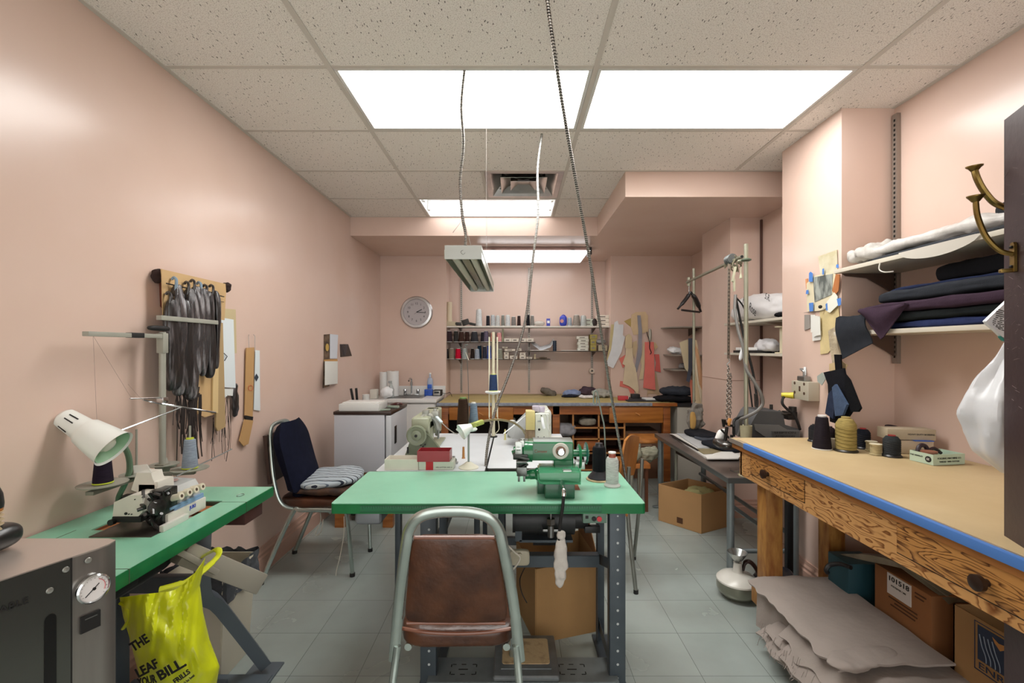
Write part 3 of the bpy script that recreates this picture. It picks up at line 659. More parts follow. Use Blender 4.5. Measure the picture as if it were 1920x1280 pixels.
# ---- long workbench on the right
MASON = mat('hardboard', 'c6b088', .5, 0, .0, 3, .04, 40, col2='b8a077')
FIR = bpy.data.materials.new('fir_plywood'); FIR.use_nodes = True
def fir(m, c1, c2, sc=(1, 2.5, 10)):
    N = m.node_tree.nodes; L = m.node_tree.links; b = N['Principled BSDF']; b.inputs['Roughness'].default_value = .42
    tc = N.new('ShaderNodeTexCoord'); mp = N.new('ShaderNodeMapping'); L.new(tc.outputs['Object'], mp.inputs[0]); mp.inputs['Scale'].default_value = sc
    n = N.new('ShaderNodeTexNoise'); n.inputs['Scale'].default_value = 1.5; n.inputs['Detail'].default_value = 2.5; L.new(mp.outputs[0], n.inputs[0])
    ml = N.new('ShaderNodeMath'); ml.operation = 'MULTIPLY'; ml.inputs[1].default_value = 16; L.new(n.outputs[0], ml.inputs[0])
    fr = N.new('ShaderNodeMath'); fr.operation = 'FRACT'; L.new(ml.outputs[0], fr.inputs[0])
    r = N.new('ShaderNodeValToRGB'); L.new(fr.outputs[0], r.inputs[0]); r.color_ramp.elements[0].color = lin(c2); r.color_ramp.elements[1].color = lin(c1)
    r.color_ramp.elements[0].position = .0; r.color_ramp.elements[1].position = .38; e = r.color_ramp.elements.new(.9); e.color = lin(c1); e = r.color_ramp.elements.new(1); e.color = lin(c2)
    L.new(r.outputs[0], b.inputs['Base Color'])
fir(FIR, 'c4945c', '74441f')
FIR2 = bpy.data.materials.new('fir_drawer'); FIR2.use_nodes = True; fir(FIR2, 'b88448', '4f280f', (1, 2.0, 12))
BZ = .92; bx0 = 1.20
t = thing('workbench', 'long wooden workbench along the right wall with blue tape on its front edge', 'workbench', (1.6, 1.6, 0))
b = MB(); b.card([V(bx0, .62, BZ-.022), V(2.02, .62, BZ-.022), V(2.02, 2.44, BZ-.022), V(1.742, 2.44, BZ-.022), V(1.742, 2.56, BZ-.022), V(bx0, 2.56, BZ-.022)], .022, (0, 0, 1))
tt = b.build('benchtop', MASON, t)
b = MB(); b.box(bx0-.003, bx0+.002, .62, 2.40, BZ-.026, BZ+.001, .001); b.box(bx0, bx0+.012, .62, 2.40, BZ, BZ+.0012); bt = b.build('blue_tape', mat('blue_tape'), t); tag(bt, 'strip of blue masking tape')
MB().box(bx0+.012, bx0+.02, .62, 2.5, BZ, BZ+.0016).box(bx0-.002, bx0+.004, 2.4, 2.56, BZ-.022, BZ+.0012).build('aluminium_strip', mat('alu', 'b9b2a8', .3, .6), t)
MB().box(bx0+.01, 1.7, .63, 2.55, BZ-.05, BZ-.022).build('sub_top', mat('bench_ply', '9c6633', .5, 0, .2, 6), t)
ax = 1.222
MB().box(ax, ax+.02, .62, 2.48, BZ-.185, BZ-.05).build('apron', FIR, t)
MB().box(ax, 1.70, 2.465, 2.485, BZ-.185, BZ-.05).build('apron', FIR, t)
for y0, y1 in ((1.93, 2.37), (.98, 1.46)):
    d_ = MB().box(ax-.004, ax+.012, y0, y1, BZ-.150, BZ-.053, .002).build('drawer', FIR2, t)
    MB().box(ax-.0005, ax+.0005, y0-.003, y1+.003, BZ-.154, BZ-.05).build('drawer_gap', BLACK, d_)
    yk = y0+(.27 if y0 > 1.5 else .20)
    MB().lathe([(.010, 0), (.010, .012), (.021, .02), (.021, .032), (.008, .036)], (ax-.003, yk, BZ-.105), (-1, 0, 0), 20).build('knob', mat('bench_knob', '8a5428' if y0 < 1.5 else '2a1a12', .35), d_)
LEGW = mat('leg_wood', 'b0803f', .5, 0, 0, 7, .05, 30, col2='83501f', streak=(4, 4, 1))
for x, y in ((1.262, 2.30), (1.262, .70), (1.62, 2.36)): MB().box(x, x+.085, y, y+.085, 0.0, BZ-.05, .004).build('leg', LEGW, t)
b = MB(); b.box(1.240, 1.261, .62, 2.40, .10, .185, .003); b.build('lower_rail', LEGW, t)
MB().box(1.265, 1.70, .62, 2.29, .09, .11).build('lower_shelf', mat('shelf_ply', '6b4526', .7, 0, .2, 5), t)
# ---- dark door leaf in the right foreground with hooks
DOOR = mat('dark_door', '2c2025', .35, 0, .0, 3.5, .05, 50, col2='3b2a2d', thr=(.3, .75))
def dpl(s, h): # along the door face; s in metres towards the camera
    return V(1.307-.042*s/.09, 1.222-.08*s/.09, h)
dirv = (V(1.272, 1.14, 0)-V(1.307, 1.222, 0)).normalized(); nrmv = V(-dirv.y, dirv.x, 0)
if nrmv.x > 0: nrmv = -nrmv
D0 = V(1.307, 1.222, 0)
door = MB().card([D0, D0+dirv*.82, D0+dirv*.82-nrmv*.04, D0-nrmv*.04], 2.03, (0, 0, 1)).build('door_1', DOOR, None, org=(1.307, 1.222, 0), kind='structure', smooth_=False)
# scratches and panel nail
sc_ = MB(); rr = random.Random(4)
for k in range(90):
    s = rr.uniform(.0, .12); z = rr.choice([rr.uniform(1.5, 1.75), rr.uniform(1.25, 1.9), rr.uniform(1.3, 1.5)]); l = rr.uniform(.004, .022); a = rr.uniform(-.6, .6)
    p = D0+dirv*s+nrmv*.0002+V(0, 0, z); q = p+dirv*l*math.cos(a)+V(0, 0, l*math.sin(a)); sc_.bar(p, q, .0009, .0003)
sc_.build('scratch_mark', mat('scratch', '8b7c7c', .7), door)['kind'] = 'stuff'
BRASS = mat('aged_brass', '8b7440', .32, .9, .25, 30)
def hook(label, base_s, zb, tip, plate=True):
    t = thing('coat_hook', label, 'hook', tuple(D0+dirv*base_s+V(0, 0, zb)), 'brass hooks on the dark door')
    o = D0+dirv*base_s+nrmv*.001
    if plate:
        b = MB(); M_ = lambda ds, dz, dn: o+dirv*ds+V(0, 0, dz)+nrmv*dn
        b.card([M_(-.010, zb-.036, 0), M_(.010, zb-.036, 0), M_(.010, zb+.032, 0), M_(.006, zb+.040, 0), M_(-.006, zb+.040, 0), M_(-.010, zb+.032, 0)], .006, nrmv)
        b.build('plate', BRASS, t)
        for dz_ in (-.022, .028): MB().ob(M_(0, zb+dz_, .007), (.008, .008, .008), bev=.003).build('screw', DKMET, t)
        MB().bar(M_(0, zb-.032, .003), M_(.0, zb-.032, .030), .014, .010, .003).build('lower_prong', BRASS, t)
    P = [o+V(0, 0, zb+.01)+nrmv*.004, o+nrmv*tip[0]*.4+V(0, 0, zb+.022), o+nrmv*tip[0]*.75+V(0, 0, zb+tip[1]*.38), o+nrmv*tip[0]*.97+V(0, 0, zb+tip[1]*.72), o+nrmv*(tip[0]+.002)+V(0, 0, zb+tip[1])]
    MB().tube(P, .008, 8, 6, flat=.8).build('arm', BRASS, t)
    e_ = P[-1]; MB().lathe([(.008, -.004), (.014, .004), (.019, .010), (.019, .013), (.004, .015)], e_, (-.1, -.1, 1), 12).build('tip', BRASS, t)
    return t
hook('large brass coat hook with its plate screwed to the dark door', .0497, 1.653, (.075, .158))
t = thing('coat_hook', 'upper brass coat hook curling out from behind the dark door edge', 'hook', (1.33, 1.24, 1.8), 'brass hooks on the dark door')
P = [px(1897, 392, 1.245), px(1884, 389, 1.245), px(1862, 378, 1.25), px(1843, 355, 1.26), px(1832, 334, 1.265), px(1827, 318, 1.27)]
MB().tube(P, .009, 8, 6, flat=.8).build('arm', BRASS, t)
MB().lathe([(.008, -.004), (.014, .004), (.019, .008), (.019, .011), (.004, .012)], P[-1], (-.1, -.1, 1), 12).build('tip', BRASS, t)
MB().ob(px(1903, 392, 1.25), (.03, .012, .06), bev=.004).build('plate', BRASS, t)
# ================================================================ CHAIRS
CHR2 = mat('chair_chrome', 'b3bfba', .27, .85, .08, 14)
VINYL = mat('brown_vinyl', '52301c', .34, 0, 0, 9, .35, 22, col2='341a0e')
t = thing('stacking_chair', 'brown vinyl chair with rounded chrome back in front of the middle green table', 'chair', (-.18, 1.6, 0))
d0 = 1.50; xc = px(853, 1000, 1.47).x
def bk(x, y, d): return px(x, y, d)
FR_ = 1; P = [bk(739, 1238, 1.52), bk(748, 1130, 1.50), bk(760, 1030, 1.46), bk(768, 992, 1.45), bk(786, 970, 1.44), bk(815, 961, 1.44), bk(853, 959, 1.44)]
R_ = [V(2*xc-p.x, p.y, p.z) for p in P[:-1]][::-1]
MB().tube(P+R_, .0105, 14, 6, flat=1.75).build('back_frame', CHR2, t)
b = MB()
def pad(u, v):
    x = (u-.5)*(.285+.065*(1-v)); z = EYE-(1003+(1178-1003)*(1-v)-653)*1.47/F; y = 1.465+.045*(1-v)-.022*(1-(2*u-1)**4)*(1-(2*v-1)**6)+.003*noise.noise(V(u*5, v*5, 0))
    return V(xc+x, y, z)
b.pillow((xc, 0, 0), (1, .036, 1), p=9, sub=18)
for v_ in b.bm.verts:
    w_ = (v_.co.z+.5); k_ = .275+.07*(1-w_); x_ = (v_.co.x-xc); v_.co = V(xc+x_*k_, 1.468+.045*(1-w_)+v_.co.y*(1-.3*abs(2*x_)**4)-.012*(1-(2*x_)**2)*math.sin(w_*math.pi), EYE-(1003+177*(1-w_)-653)*1.47/F+.002*noise.noise(V(x_*9, w_*9, 0)))
bp_ = b.build('backrest', VINYL, t)
b = MB(); b.tube([V(xc+.128*i/6, 1.452, pad(0, 1).z) for i in range(-6, 7)], .006, 8); b.tube([V(xc+.162*i/6, 1.50, pad(0, 0).z) for i in range(-6, 7)], .0055, 8); b.build('piping', mat('vinyl_piping', '7a4d3a', .22), bp_)
b = MB(); b.pillow((xc, 1.72, .455), (.40, .42, .075), p=5, amp=.003, fr=8, seed=5, sub=14); st = b.build('seat', VINYL, t)
MB().tube([(xc-.19, 1.53, .485), (xc-.1, 1.512, .482), (xc, 1.508, .48), (xc+.1, 1.512, .482), (xc+.19, 1.53, .485)], .006, 8, 4).build('piping', mat('vinyl_piping'), st)
for s in (-1, 1):
    b = MB(); b.tube([(xc+s*.195, 1.51, .44), (xc+s*.205, 1.50, .35), (xc+s*.235, 1.42, .01)], .0125, 10, 5); l = b.build('leg', CHR2, t)
    MB().cyl((xc+s*.235, 1.42, .0), (xc+s*.2345, 1.4215, .02), .015).build('foot_cap', RUBBER, l)
    b = MB(); b.tube([(xc+s*.165, 1.53, .42), (xc+s*.165, 1.86, .42), (xc+s*.17, 1.92, .36), (xc+s*.185, 1.965, .01)], .0125, 10, 5); l = b.build('leg', CHR2, t)
    MB().cyl((xc+s*.185, 1.965, 0), (xc+s*.185, 1.964, .02), .015).build('foot_cap', RUBBER, l)
# --- chrome chair by the left wall, with leaning navy backrest
t = thing('stacking_chair', 'chrome legged chair by the left wall with brown vinyl seat', 'chair', (-1.27, 3.0, 0))
SX0, SX1, SY0, SY1 = -1.46, -1.02, 2.80, 3.20
b = MB()
P = [V(-1.30, SY0+.02, .43), V(-1.42, SY0+.0, .46), V(-1.475, SY0, .60), V(-1.525, SY0+.05, .82), V(-1.54, SY0+.08, .90), V(-1.545, SY0+.13, .935), V(-1.545, SY1-.13, .935), V(-1.54, SY1-.08, .90), V(-1.52, SY1-.06, .82), V(-1.475, SY1-.02, .60), V(-1.42, SY1+.02, .46), V(-1.3, SY1, .43)]
b.tube(P, .0135, 10, 6, flat=.8); b.build('back_frame', CHR2, t)
b = MB(); b.grid(lambda u, v: V(-1.512-.03*v-.012*math.sin(u*math.pi), SY0+.03+u*(SY1-SY0-.04), .58+.30*v), 12, 12, .02); b.build('backrest', mat('dark_vinyl', '3c2a22', .4), t)
b = MB(); b.pillow((-1.24, 3.0, .468), (.46, .40, .075), p=4.5, amp=.006, fr=9, seed=3, sub=14); b.build('seat', mat('worn_vinyl', '4b2a1a', .35, 0, .5, 9, .3, 30), t)
for y, yb in ((SY0, 2.75), (SY1, 3.17)):
    s = -1 if y == SY0 else 1
    b = MB(); b.tube([V(-1.02, y+.0, .425), V(-1.30, y, .43), V(-1.37, y, .40), V(-1.53, yb, .012)], .0135, 10, 6); l = b.build('leg', CHR2, t)
    MB().cyl((-1.53, yb, 0), (-1.529, yb, .022), .017).build('foot_cap', RUBBER, l)
    b = MB(); b.tube([V(-1.14, y, .42), V(-1.06, y, .42), V(-1.03, y, .38), V(-1.015, y+s*.0+.05*(s < 0), .012)], .0125, 10, 5); l = b.build('leg', CHR2, t)
    MB().cyl((-1.015, y+.05*(s < 0), 0), (-1.015, y+.05*(s < 0), .022), .016).build('foot_cap', RUBBER, l)
b = MB(); b.tube([V(-1.30, 3.0, .41), (-1.28, 3.01, .3), (-1.31, 3.0, .2), (-1.27, 2.99, .22), (-1.26, 3, .3)], .003, 5, 6); b.tube([px(645, 968, 2.82), px(645, 1000, 2.82), px(638, 1040, 2.84), px(630, 1075, 2.86), px(634, 1084, 2.84), px(650, 1085, 2.86)], .0025, 5, 6)
b.build('loose_cord', mat('cord_white', 'd9d5c9', .7), t)
t = thing('chair_backrest', 'navy fabric office chair backrest leaning on the chrome chair by the left wall', 'backrest', (-1.41, 2.99, .5))
b = MB()
def nb(u, v):
    a = (u-.5)*2; wdt = .16+.075*math.sin(min(1, v*1.25)*math.pi)*.9 if v < .8 else .16+.075*math.sin(math.pi*min(1, .8*1.25))-.0
    wdt = (.17 if v < .12 else .21)*(1-max(0, v-.72)**2*5.2)*(1-.25*max(0, .25-v))
    return V(-1.335-.07*v+.075*(abs(a)**2.2)*-0+.045*(1-a*a)*(.6+.8*math.exp(-((v-.28)/.2)**2))-.06*v, 2.98+a*wdt*.93, .475+.48*v)
b.grid(nb, 26, 30, .05); b.build('cushion', mat('navy_fabric', '121526', .9, 0, .15, 30, .2, 300), t)
b = MB(); b.box(-1.43, -1.408, 2.92, 3.04, .50, .68, .01); b.bar((-1.43, 2.98, .40), (-1.43, 2.98, .62), .05, .012); b.cyl((-1.5, 2.83, .56), (-1.5, 2.76, .56), .012); b.build('bracket', mat('black_plastic', '19191b', .4), t)
t = thing('cushion', 'folded brown patchwork cushion lying on the chrome chair seat', 'cushion', (-1.2, 3.0, .49))
b = MB(); b.pillow((-1.20, 2.99, .533), (.44, .38, .055), p=3, amp=.014, fr=10, seed=9, sub=16); b.build('cushion_body', mat('cushion_brown', '4d3220', .8, 0, 0, 16, .4, 60, col2='2a1b14'), t)
t = thing('cushion', 'grey and navy striped cushion on top of the brown cushion', 'cushion', (-1.25, 3.02, .54))
STR = bpy.data.materials.new('striped_fabric'); STR.use_nodes = True
def stripes(m, cols, sc, axis='X', off=0):
    N = m.node_tree.nodes; L = m.node_tree.links; b = N['Principled BSDF']; b.inputs['Roughness'].default_value = .85
    tc = N.new('ShaderNodeTexCoord'); sp = N.new('ShaderNodeSeparateXYZ'); L.new(tc.outputs['Object'], sp.inputs[0]); ml = N.new('ShaderNodeMath'); ml.operation = 'MULTIPLY_ADD'; L.new(sp.outputs[axis], ml.inputs[0]); ml.inputs[1].default_value = sc; ml.inputs[2].default_value = off+50
    fr = N.new('ShaderNodeMath'); fr.operation = 'FRACT'; L.new(ml.outputs[0], fr.inputs[0]); r = N.new('ShaderNodeValToRGB'); r.color_ramp.interpolation = 'CONSTANT'; L.new(fr.outputs[0], r.inputs[0])
    e = r.color_ramp.elements; e[0].color = lin(cols[0][1]); e[1].position = cols[1][0]; e[1].color = lin(cols[1][1])
    for p, c in cols[2:]:
        k = e.new(p); k.color = lin(c)
    L.new(r.outputs[0], b.inputs['Base Color'])
stripes(STR, [(0, 'a9b3ba'), (.4, '252b3a'), (.62, 'b9c0c2'), (.8, '566474'), (.88, 'a9b3ba')], 26, 'Y')
b = MB(); b.pillow((-1.20, 2.99, .580), (.40, .35, .075), (0.05, -.06, .2), p=2.6, amp=.008, fr=9, seed=4, sub=14); b.build('cushion_body', STR, t)
# --- wooden school chairs near the low steel table
WSEAT = mat('school_wood', 'b8793a', .35, 0, 0, 4, .03, 30, col2='9a602a', streak=(3, 3, 1))
SLEG = mat('school_leg', '8c8f88', .35, .6, .15, 12)
t = thing('school_chair', 'wooden school chair with curved back standing between green table and steel table', 'chair', (.78, 2.95, 0))
c0 = px(1180, 862, 2.75)
b = MB()
def sb(u, v):
    p = px(1157+40*u+10*(1-v)*(1-u)*-.0, 0, 1); a = u
    X = .645+.17*u+.0*v; Y = 2.68+.30*u+.03*math.sin(u*math.pi); Z = .63+.245*v-.03*u*(1)+.018*math.sin(math.pi*u)*v
    k = 1-.10*abs(2*v-1)**3
    return V(.73+(X-.73)*k-.035*(1-v), 2.83+(Y-2.83)*k, Z)
b.grid(sb, 14, 12, .012); b.build('backrest', WSEAT, t)
b = MB(); b.card([V(.66, 2.68, .435), V(.78, 3.02, .435), V(.44, 3.10, .435), V(.34, 2.76, .435)][::-1], .014, (0, 0, 1)); b.build('seat', WSEAT, t)
for P in ([V(.672, 2.70, .72), V(.665, 2.70, .45), V(.70, 2.65, .01)], [V(.83, 2.99, .70), V(.82, 3.0, .45), V(.80, 3.08, .01)], [V(.40, 2.77, .43), V(.37, 2.75, .01)], [V(.48, 3.06, .43), V(.45, 3.1, .01)]):
    l = MB().tube(P, .012, 10, 5).build('leg', SLEG, t); MB().cyl(P[-1]+V(0, 0, -.01), P[-1]+V(0, 0, .012), .014).build('foot_cap', RUBBER, l)
t = thing('school_chair', 'wooden seated chair with pale tube legs tucked by the far end of the steel table', 'chair', (1.3, 4.4, 0))
MB().box(1.12, 1.50, 4.18, 4.55, .55, .575, .01).build('seat', WSEAT, t)
for x, y in ((1.14, 4.2), (1.48, 4.2), (1.16, 4.54), (1.46, 4.54)):
    h_ = .55
    MB().cyl((x, y, 0), (x, y, h_), .014).build('leg', mat('pale_leg', 'a9aa9c', .4, .2), t)
for k, (x, y, z, s, lab) in enumerate(((1.03, 4.0, .50, 5, 'olive striped cloth bundle lying on the wooden seat beside the curved back chair'), (1.21, 4.12, .47, 8, 'olive grey cloth hanging below the pale legged chair seat'))):
    b = MB(); b.pillow((x, y, z), (.17, .12, .14), (.3, .5-.9*k, .2), p=2.4, amp=.02, fr=12, seed=s, sub=12)
    STR3 = MC.get('olive_cloth') or bpy.data.materials.new('olive_cloth')
    if 'olive_cloth' not in MC: STR3.use_nodes = True; stripes(STR3, [(0, '8f8d7a'), (.3, '6a6a5a'), (.4, '9c9a86'), (.75, '4b4c42'), (.82, '97957f')], 40, 'Z'); MC['olive_cloth'] = STR3
    b.build('cloth_bundle', STR3, None, lab, 'cloth')
t = thing('wooden_stool', 'low orange wooden stool behind the curved back chair', 'stool', (1.0, 4.1, 0))
MB().box(.93, 1.17, 3.95, 4.25, .38, .42, .004).build('seat', OAK, t)
for x in (.95, 1.13):
    for y in (3.97, 4.21): MB().box(x, x+.025, y, y+.025, 0, .38).build('leg', DESKD, t)
# ================================================================ SEWING MACHINES
# ---- green blind stitch machine
GM = mat('machine_green', '1f6e44', .22, 0, .15, 9, coat=.6); GMD = mat('machine_green_dark', '175236', .3, 0, .15, 9, coat=.3)
t = thing('blindstitch_machine', 'green blindstitch sewing machine on the middle green table', 'sewing machine', (.25, 2.0, GZ))
b = MB(); b.pb(1022, 1078, 905, 935, 1.885, .14, .004); b.pb(1008, 1024, 897, 931, 1.95, .10, .004); b.build('base', GMD, t)
b = MB()
b.card([px(1008, 901, 1.88), px(1013, 906, 1.88), px(1020, 908, 1.88), px(1089, 908, 1.88), px(1089, 880, 1.98), px(1020, 880, 1.98), px(1012, 884, 1.95), px(1008, 892, 1.9)], .006)
b.pb(1010, 1089, 886, 908, 1.885, .13, .006); b.pb(1012, 1087, 880, 889, 1.93, .11, .005)
b.build('lower_cover', mat('machine_green_light', '3d8a62', .25, .1, .1, 8, coat=.5), t)
b = MB(); b.tube([px(1040, 888, 1.98), px(1010, 888, 1.98), px(992, 889, 1.98), px(982, 890, 1.98)], [.036, .034, .027, .024, .022], 16, 6, flat=.8); b.build('lower_arm', GM, t)
b = MB(); b.pb(1038, 1076, 830, 884, 2.0, .09, .012, 3); b.build('column', GM, t)
b = MB(); b.pb(990, 1076, 829, 864, 1.99, .10, .012, 3); ar = b.build('upper_arm', GM, t)
text('Consew', .018, mat('faded_red', '8a4a2c', .6), ar, px(1014, 846, 1.9893), (1, 0, 0), (0, 0, 1), wid=.055)
b = MB(); b.pb(1000, 1074, 826, 831, 2.0, .08, .002); b.build('top_plate', mat('plate_steel', '9aa5a0', .3, .7), t)
b = MB(); b.tube([px(998, 846, 2.0), px(985, 846, 2.0), px(972, 848, 2.0), px(962, 852, 2.0)], [.050, .052, .045, .034, .02], 16, 5, flat=.9); b.build('head_casting', GM, t)
b = MB(); b.pb(966, 979, 829, 858, 1.95, .03, .003); b.pb(975, 983, 826, 838, 1.96, .03, .003); b.cyl(px(980, 822, 1.98), px(980, 836, 1.98), .010); b.cyl(px(968, 842, 1.93), px(976, 842, 1.93), .006)
b.build('thread_plate', mat('bright_metal', 'b6bdb8', .3, .8), t)
b = MB(); b.pb(962, 990, 852, 862, 1.94, .06, .004); b.pb(970, 986, 862, 880, 1.95, .04, .004); b.cyl(px(965, 856, 1.93), px(992, 862, 1.93), .006); b.cyl(px(974, 878, 1.94), px(990, 870, 1.94), .005); b.pb(968, 972, 870, 886, 1.94, .01, .001)
b.build('needle_mechanism', mat('mech_dark', '3d403d', .35, .8, .3, 60), t)
b = MB(); b.pb(969, 988, 876, 893, 1.93, .05, .003); b.pb(971, 975, 893, 903, 1.935, .012, .001); b.pb(981, 985, 893, 903, 1.935, .012, .001); b.cyl(px(968, 866, 1.93), px(988, 866, 1.93), .009, n=12);
b.build('cloth_plate', mat('mech_grey', '6d716e', .3, .85, .25, 50), t)
b = MB(); c = px(1051, 845, 1.99); b.lathe([(.035, 0), (.036, .004), (.033, .007)], c, (0, -1, 0), 32); dl = b.build('stitch_dial', mat('dial_cream', 'cfcfc4', .35), t)
MB().lathe([(.022, 0), (.022, .003)], c+V(0, -.007, 0), (0, -1, 0), 24).build('dial_ring', mat('dial_brown', '6b5140', .3, .5), dl)
MB().lathe([(.016, 0), (.016, .02), (.013, .024)], c+V(0, -.008, 0), (0, -1, 0), 24).build('dial_knob', CHROME, dl)
b = MB(); b.cyl(px(1074, 849, 2.05), px(1104, 849, 2.05), .016, n=14); b.lathe([(.02, -.006), (.052, -.006), (.058, 0), (.052, .006), (.02, .006)], px(1086, 856, 2.05), (1, 0, 0), 36); b.build('inner_wheel', mat('wheel_green', '2a7a50', .25, coat=.5), t)
b = MB(); b.lathe([(.02, -.005), (.044, -.005), (.050, 0), (.044, .005), (.02, .005)], px(1099, 849, 2.05), (1, 0, 0), 36); b.build('hand_wheel', mat('wheel_teal', '22685a', .25, coat=.5), t)
b = MB(); b.pb(1079, 1097, 866, 880, 2.02, .05, .003); b.build('wheel_bracket', mat('bright_metal'), t)
b = MB(); b.tube([px(1054, 903, 1.885), px(1054, 910, 1.855), px(1057, 920, 1.815), px(1057, 930, 1.805)], .009, 10, 4); b.build('knee_shaft', CHROME, t)
b = MB(); b.tube([px(1057, 926, 1.805), px(1055, 950, 1.80), px(1051, 975, 1.80), px(1048, 1012, 1.80)], .0065, 8, 5); b.build('knee_lever', BLACK, t)
b = MB(); b.pb(1022, 1060, 884, 886, 1.92, .08); b.pb(1056, 1072, 882, 887, 1.90, .03, .002)
b.build('slide_plate', mat('bright_metal'), t)
# cloth pouch on the knee lever
t = MB().pillow(px(1051, 1052, 1.80), (.052, .03, .205), (0, .03, 0), p=2.2, amp=.006, fr=26, seed=6, sub=12).pillow(px(1052, 1003, 1.80), (.034, .024, .04), (0, .1, 0), p=2.2, amp=.004, fr=30, seed=2, sub=8).build('cloth_pouch', mat('pouch_cloth', 'c4bfb8', .85, 0, .1, 30, .2, 80), None, 'pale cloth sleeve tied over the knee lever below the green machine', 'cloth')
# ---- olive machine on the left white table (hand wheel towards us)
OL = mat('olive_machine', '858b72', .35, 0, .08, 9); OLL = mat('olive_light', '9ea38b', .35, 0, .08, 9)
t = thing('sewing_machine', 'olive grey sewing machine with its hand wheel facing the room on the white table', 'sewing machine', (-.55, 2.85, GZ))
c = px(781, 816, 2.58)
b = MB(); b.lathe([(.030, -.02), (.052, -.02), (.0565, -.012), (.0565, .006), (.050, .010), (.046, .006), (.030, .004), (.028, .010), (.012, .012), (.012, .016)], c, (0, -1, 0), 40); b.build('hand_wheel', mat('olive_wheel', '7d8570', .3), t)
MB().lathe([(.008, 0), (.008, .004)], c+V(0, -.016, 0), (0, -1, 0), 12).build('wheel_screw', BLACK, t)
b = MB(); b.card([px(758, 858, 2.63), px(768, 828, 2.63), px(775, 815, 2.63), px(797, 811, 2.63), px(806, 818, 2.63), px(838, 858, 2.63)], .03, (0, 1, 0)); b.build('belt_guard', mat('olive_dark', '626a55', .4), t)
b = MB()
for q in ((789, 834), (793, 837), (797, 833)): b.cyl(px(*q, 2.629), px(*q, 2.62), .005)
b.pb(763, 766, 838, 850, 2.625, .004); b.pb(772, 786, 854, 857, 2.625, .004)
b.build('guard_holes', BLACK, t)
b = MB(); b.box(c.x-.045, c.x+.06, 2.66, 2.80, GZ, 1.0, .012, 3); b.box(c.x-.045, c.x+.06, 2.64, 3.10, .935, 1.02, .018, 3); b.box(c.x-.04, c.x+.055, 3.02, 3.13, .86, 1.02, .012, 3); b.build('body', OLL, t)
b = MB(); b.box(c.x-.08, c.x+.08, 2.64, 3.14, GZ+.001, GZ+.012, .004); b.build('bed', OLL, t)
b = MB(); b.tube([px(783, 786, 2.66), px(795, 779, 2.70), px(812, 782, 2.74), px(820, 800, 2.78), px(819, 815, 2.80)], [.004, .012, .018, .018, .012], 8, 6); b.pb(791, 803, 769, 782, 2.7, .05, .008); b.pb(808, 822, 771, 784, 2.72, .06, .010); b.pb(812, 818, 766, 774, 2.74, .02, .003)
b.build('puller_attachment', mat('puller_grey', 'a3a59c', .35, .3, .25, 30), t)
b = MB(); b.bar(px(818, 781, 2.70), px(828, 792, 2.66), .018, .012, .003); b.build('lamp_switch', mat('pale_blue_plastic', 'c8d6dc', .4), t)
MB().tube([px(826, 790, 2.67), px(838, 802, 2.60), px(852, 812, 2.52), px(858, 813, 2.50)], .0028, 6).build('guide_rod', mat('bright_metal'), t)
MB().cyl(px(822, 806, 2.78), px(822, 822, 2.78), .006).cyl((c.x, 3.09, .81), (c.x, 3.09, .87), .004).build('needle_bar', STEEL, t)
b = MB(); cw = px(852, 862, 2.44); b.lathe([(.006, 0), (.012, .003), (.012, .008), (.006, .010)], cw, (.3, -1, .1), 16); b.pb(848, 853, 855, 868, 2.45, .01, .002); b.pb(845, 858, 867, 870, 2.45, .03, .001)
b.build('bobbin_winder', STEEL, None, 'small metal bobbin winder beside the red box on the white table', 'bobbin winder')
# ---- white machine on the right white table (needle end towards us)
t = thing('sewing_machine', 'white sewing machine seen from its needle end behind the green machine', 'sewing machine', (.15, 3.0, GZ))
MW = mat('machine_white', 'cdd2c6', .35, 0, .05, 9)
b = MB(); b.pb(1003, 1030, 775, 823, 2.85, .08, .008, 3); b.pb(1005, 1032, 770, 800, 2.90, .30, .015, 3); b.box(px(1008, 800, 3.1).x, px(1034, 800, 3.1).x, 3.10, 3.22, GZ, .99, .01)
bd = b.build('body', MW, t)
text('brother', .010, mat('logo_blue', '2d4a7c', .5), bd, px(1011, 789, 2.8493), (1, 0, 0), (0, 0, 1), wid=.022)
b = MB(); b.cyl(px(1011, 805, 2.85), px(1011, 805, 2.847), .0075); b.cyl(px(1009, 819, 2.85), px(1009, 819, 2.847), .0035); b.cyl(px(1020, 819, 2.85), px(1020, 819, 2.847), .0035); b.cyl(px(1015, 779, 2.85), px(1015, 779, 2.847), .004); b.build('face_screws', BLACK, t)
b = MB(); b.pb(986, 1003, 771, 806, 2.82, .09, .003); b.build('control_box', mat('yellowed_plastic', 'c9bc7c', .4, 0, .15, 8), t)
b = MB(); b.pb(990, 1003, 806, 828, 2.84, .08, .008); b.pb(984, 992, 806, 822, 2.86, .04, .006); b.build('solenoid', mat('rusty_metal', 'a08a6e', .5, .4, .4, 20), t)
b = MB(); b.tube([px(1016, 783, 2.84), px(1018, 795, 2.82), px(1020, 803, 2.82)], .0095, 10, 3); b.build('needle_light', mat('lamp_white', 'e8edf0', .3), t)
b = MB(); b.pb(998, 1012, 761, 772, 2.88, .05, .008); b.pb(1010, 1022, 763, 774, 2.9, .05, .006); b.cyl(px(1011, 756, 2.9), px(1011, 766, 2.9), .0015); b.build('top_tension', mat('lilac_plastic', 'b8b0c0', .4, 0, .2, 30), t)
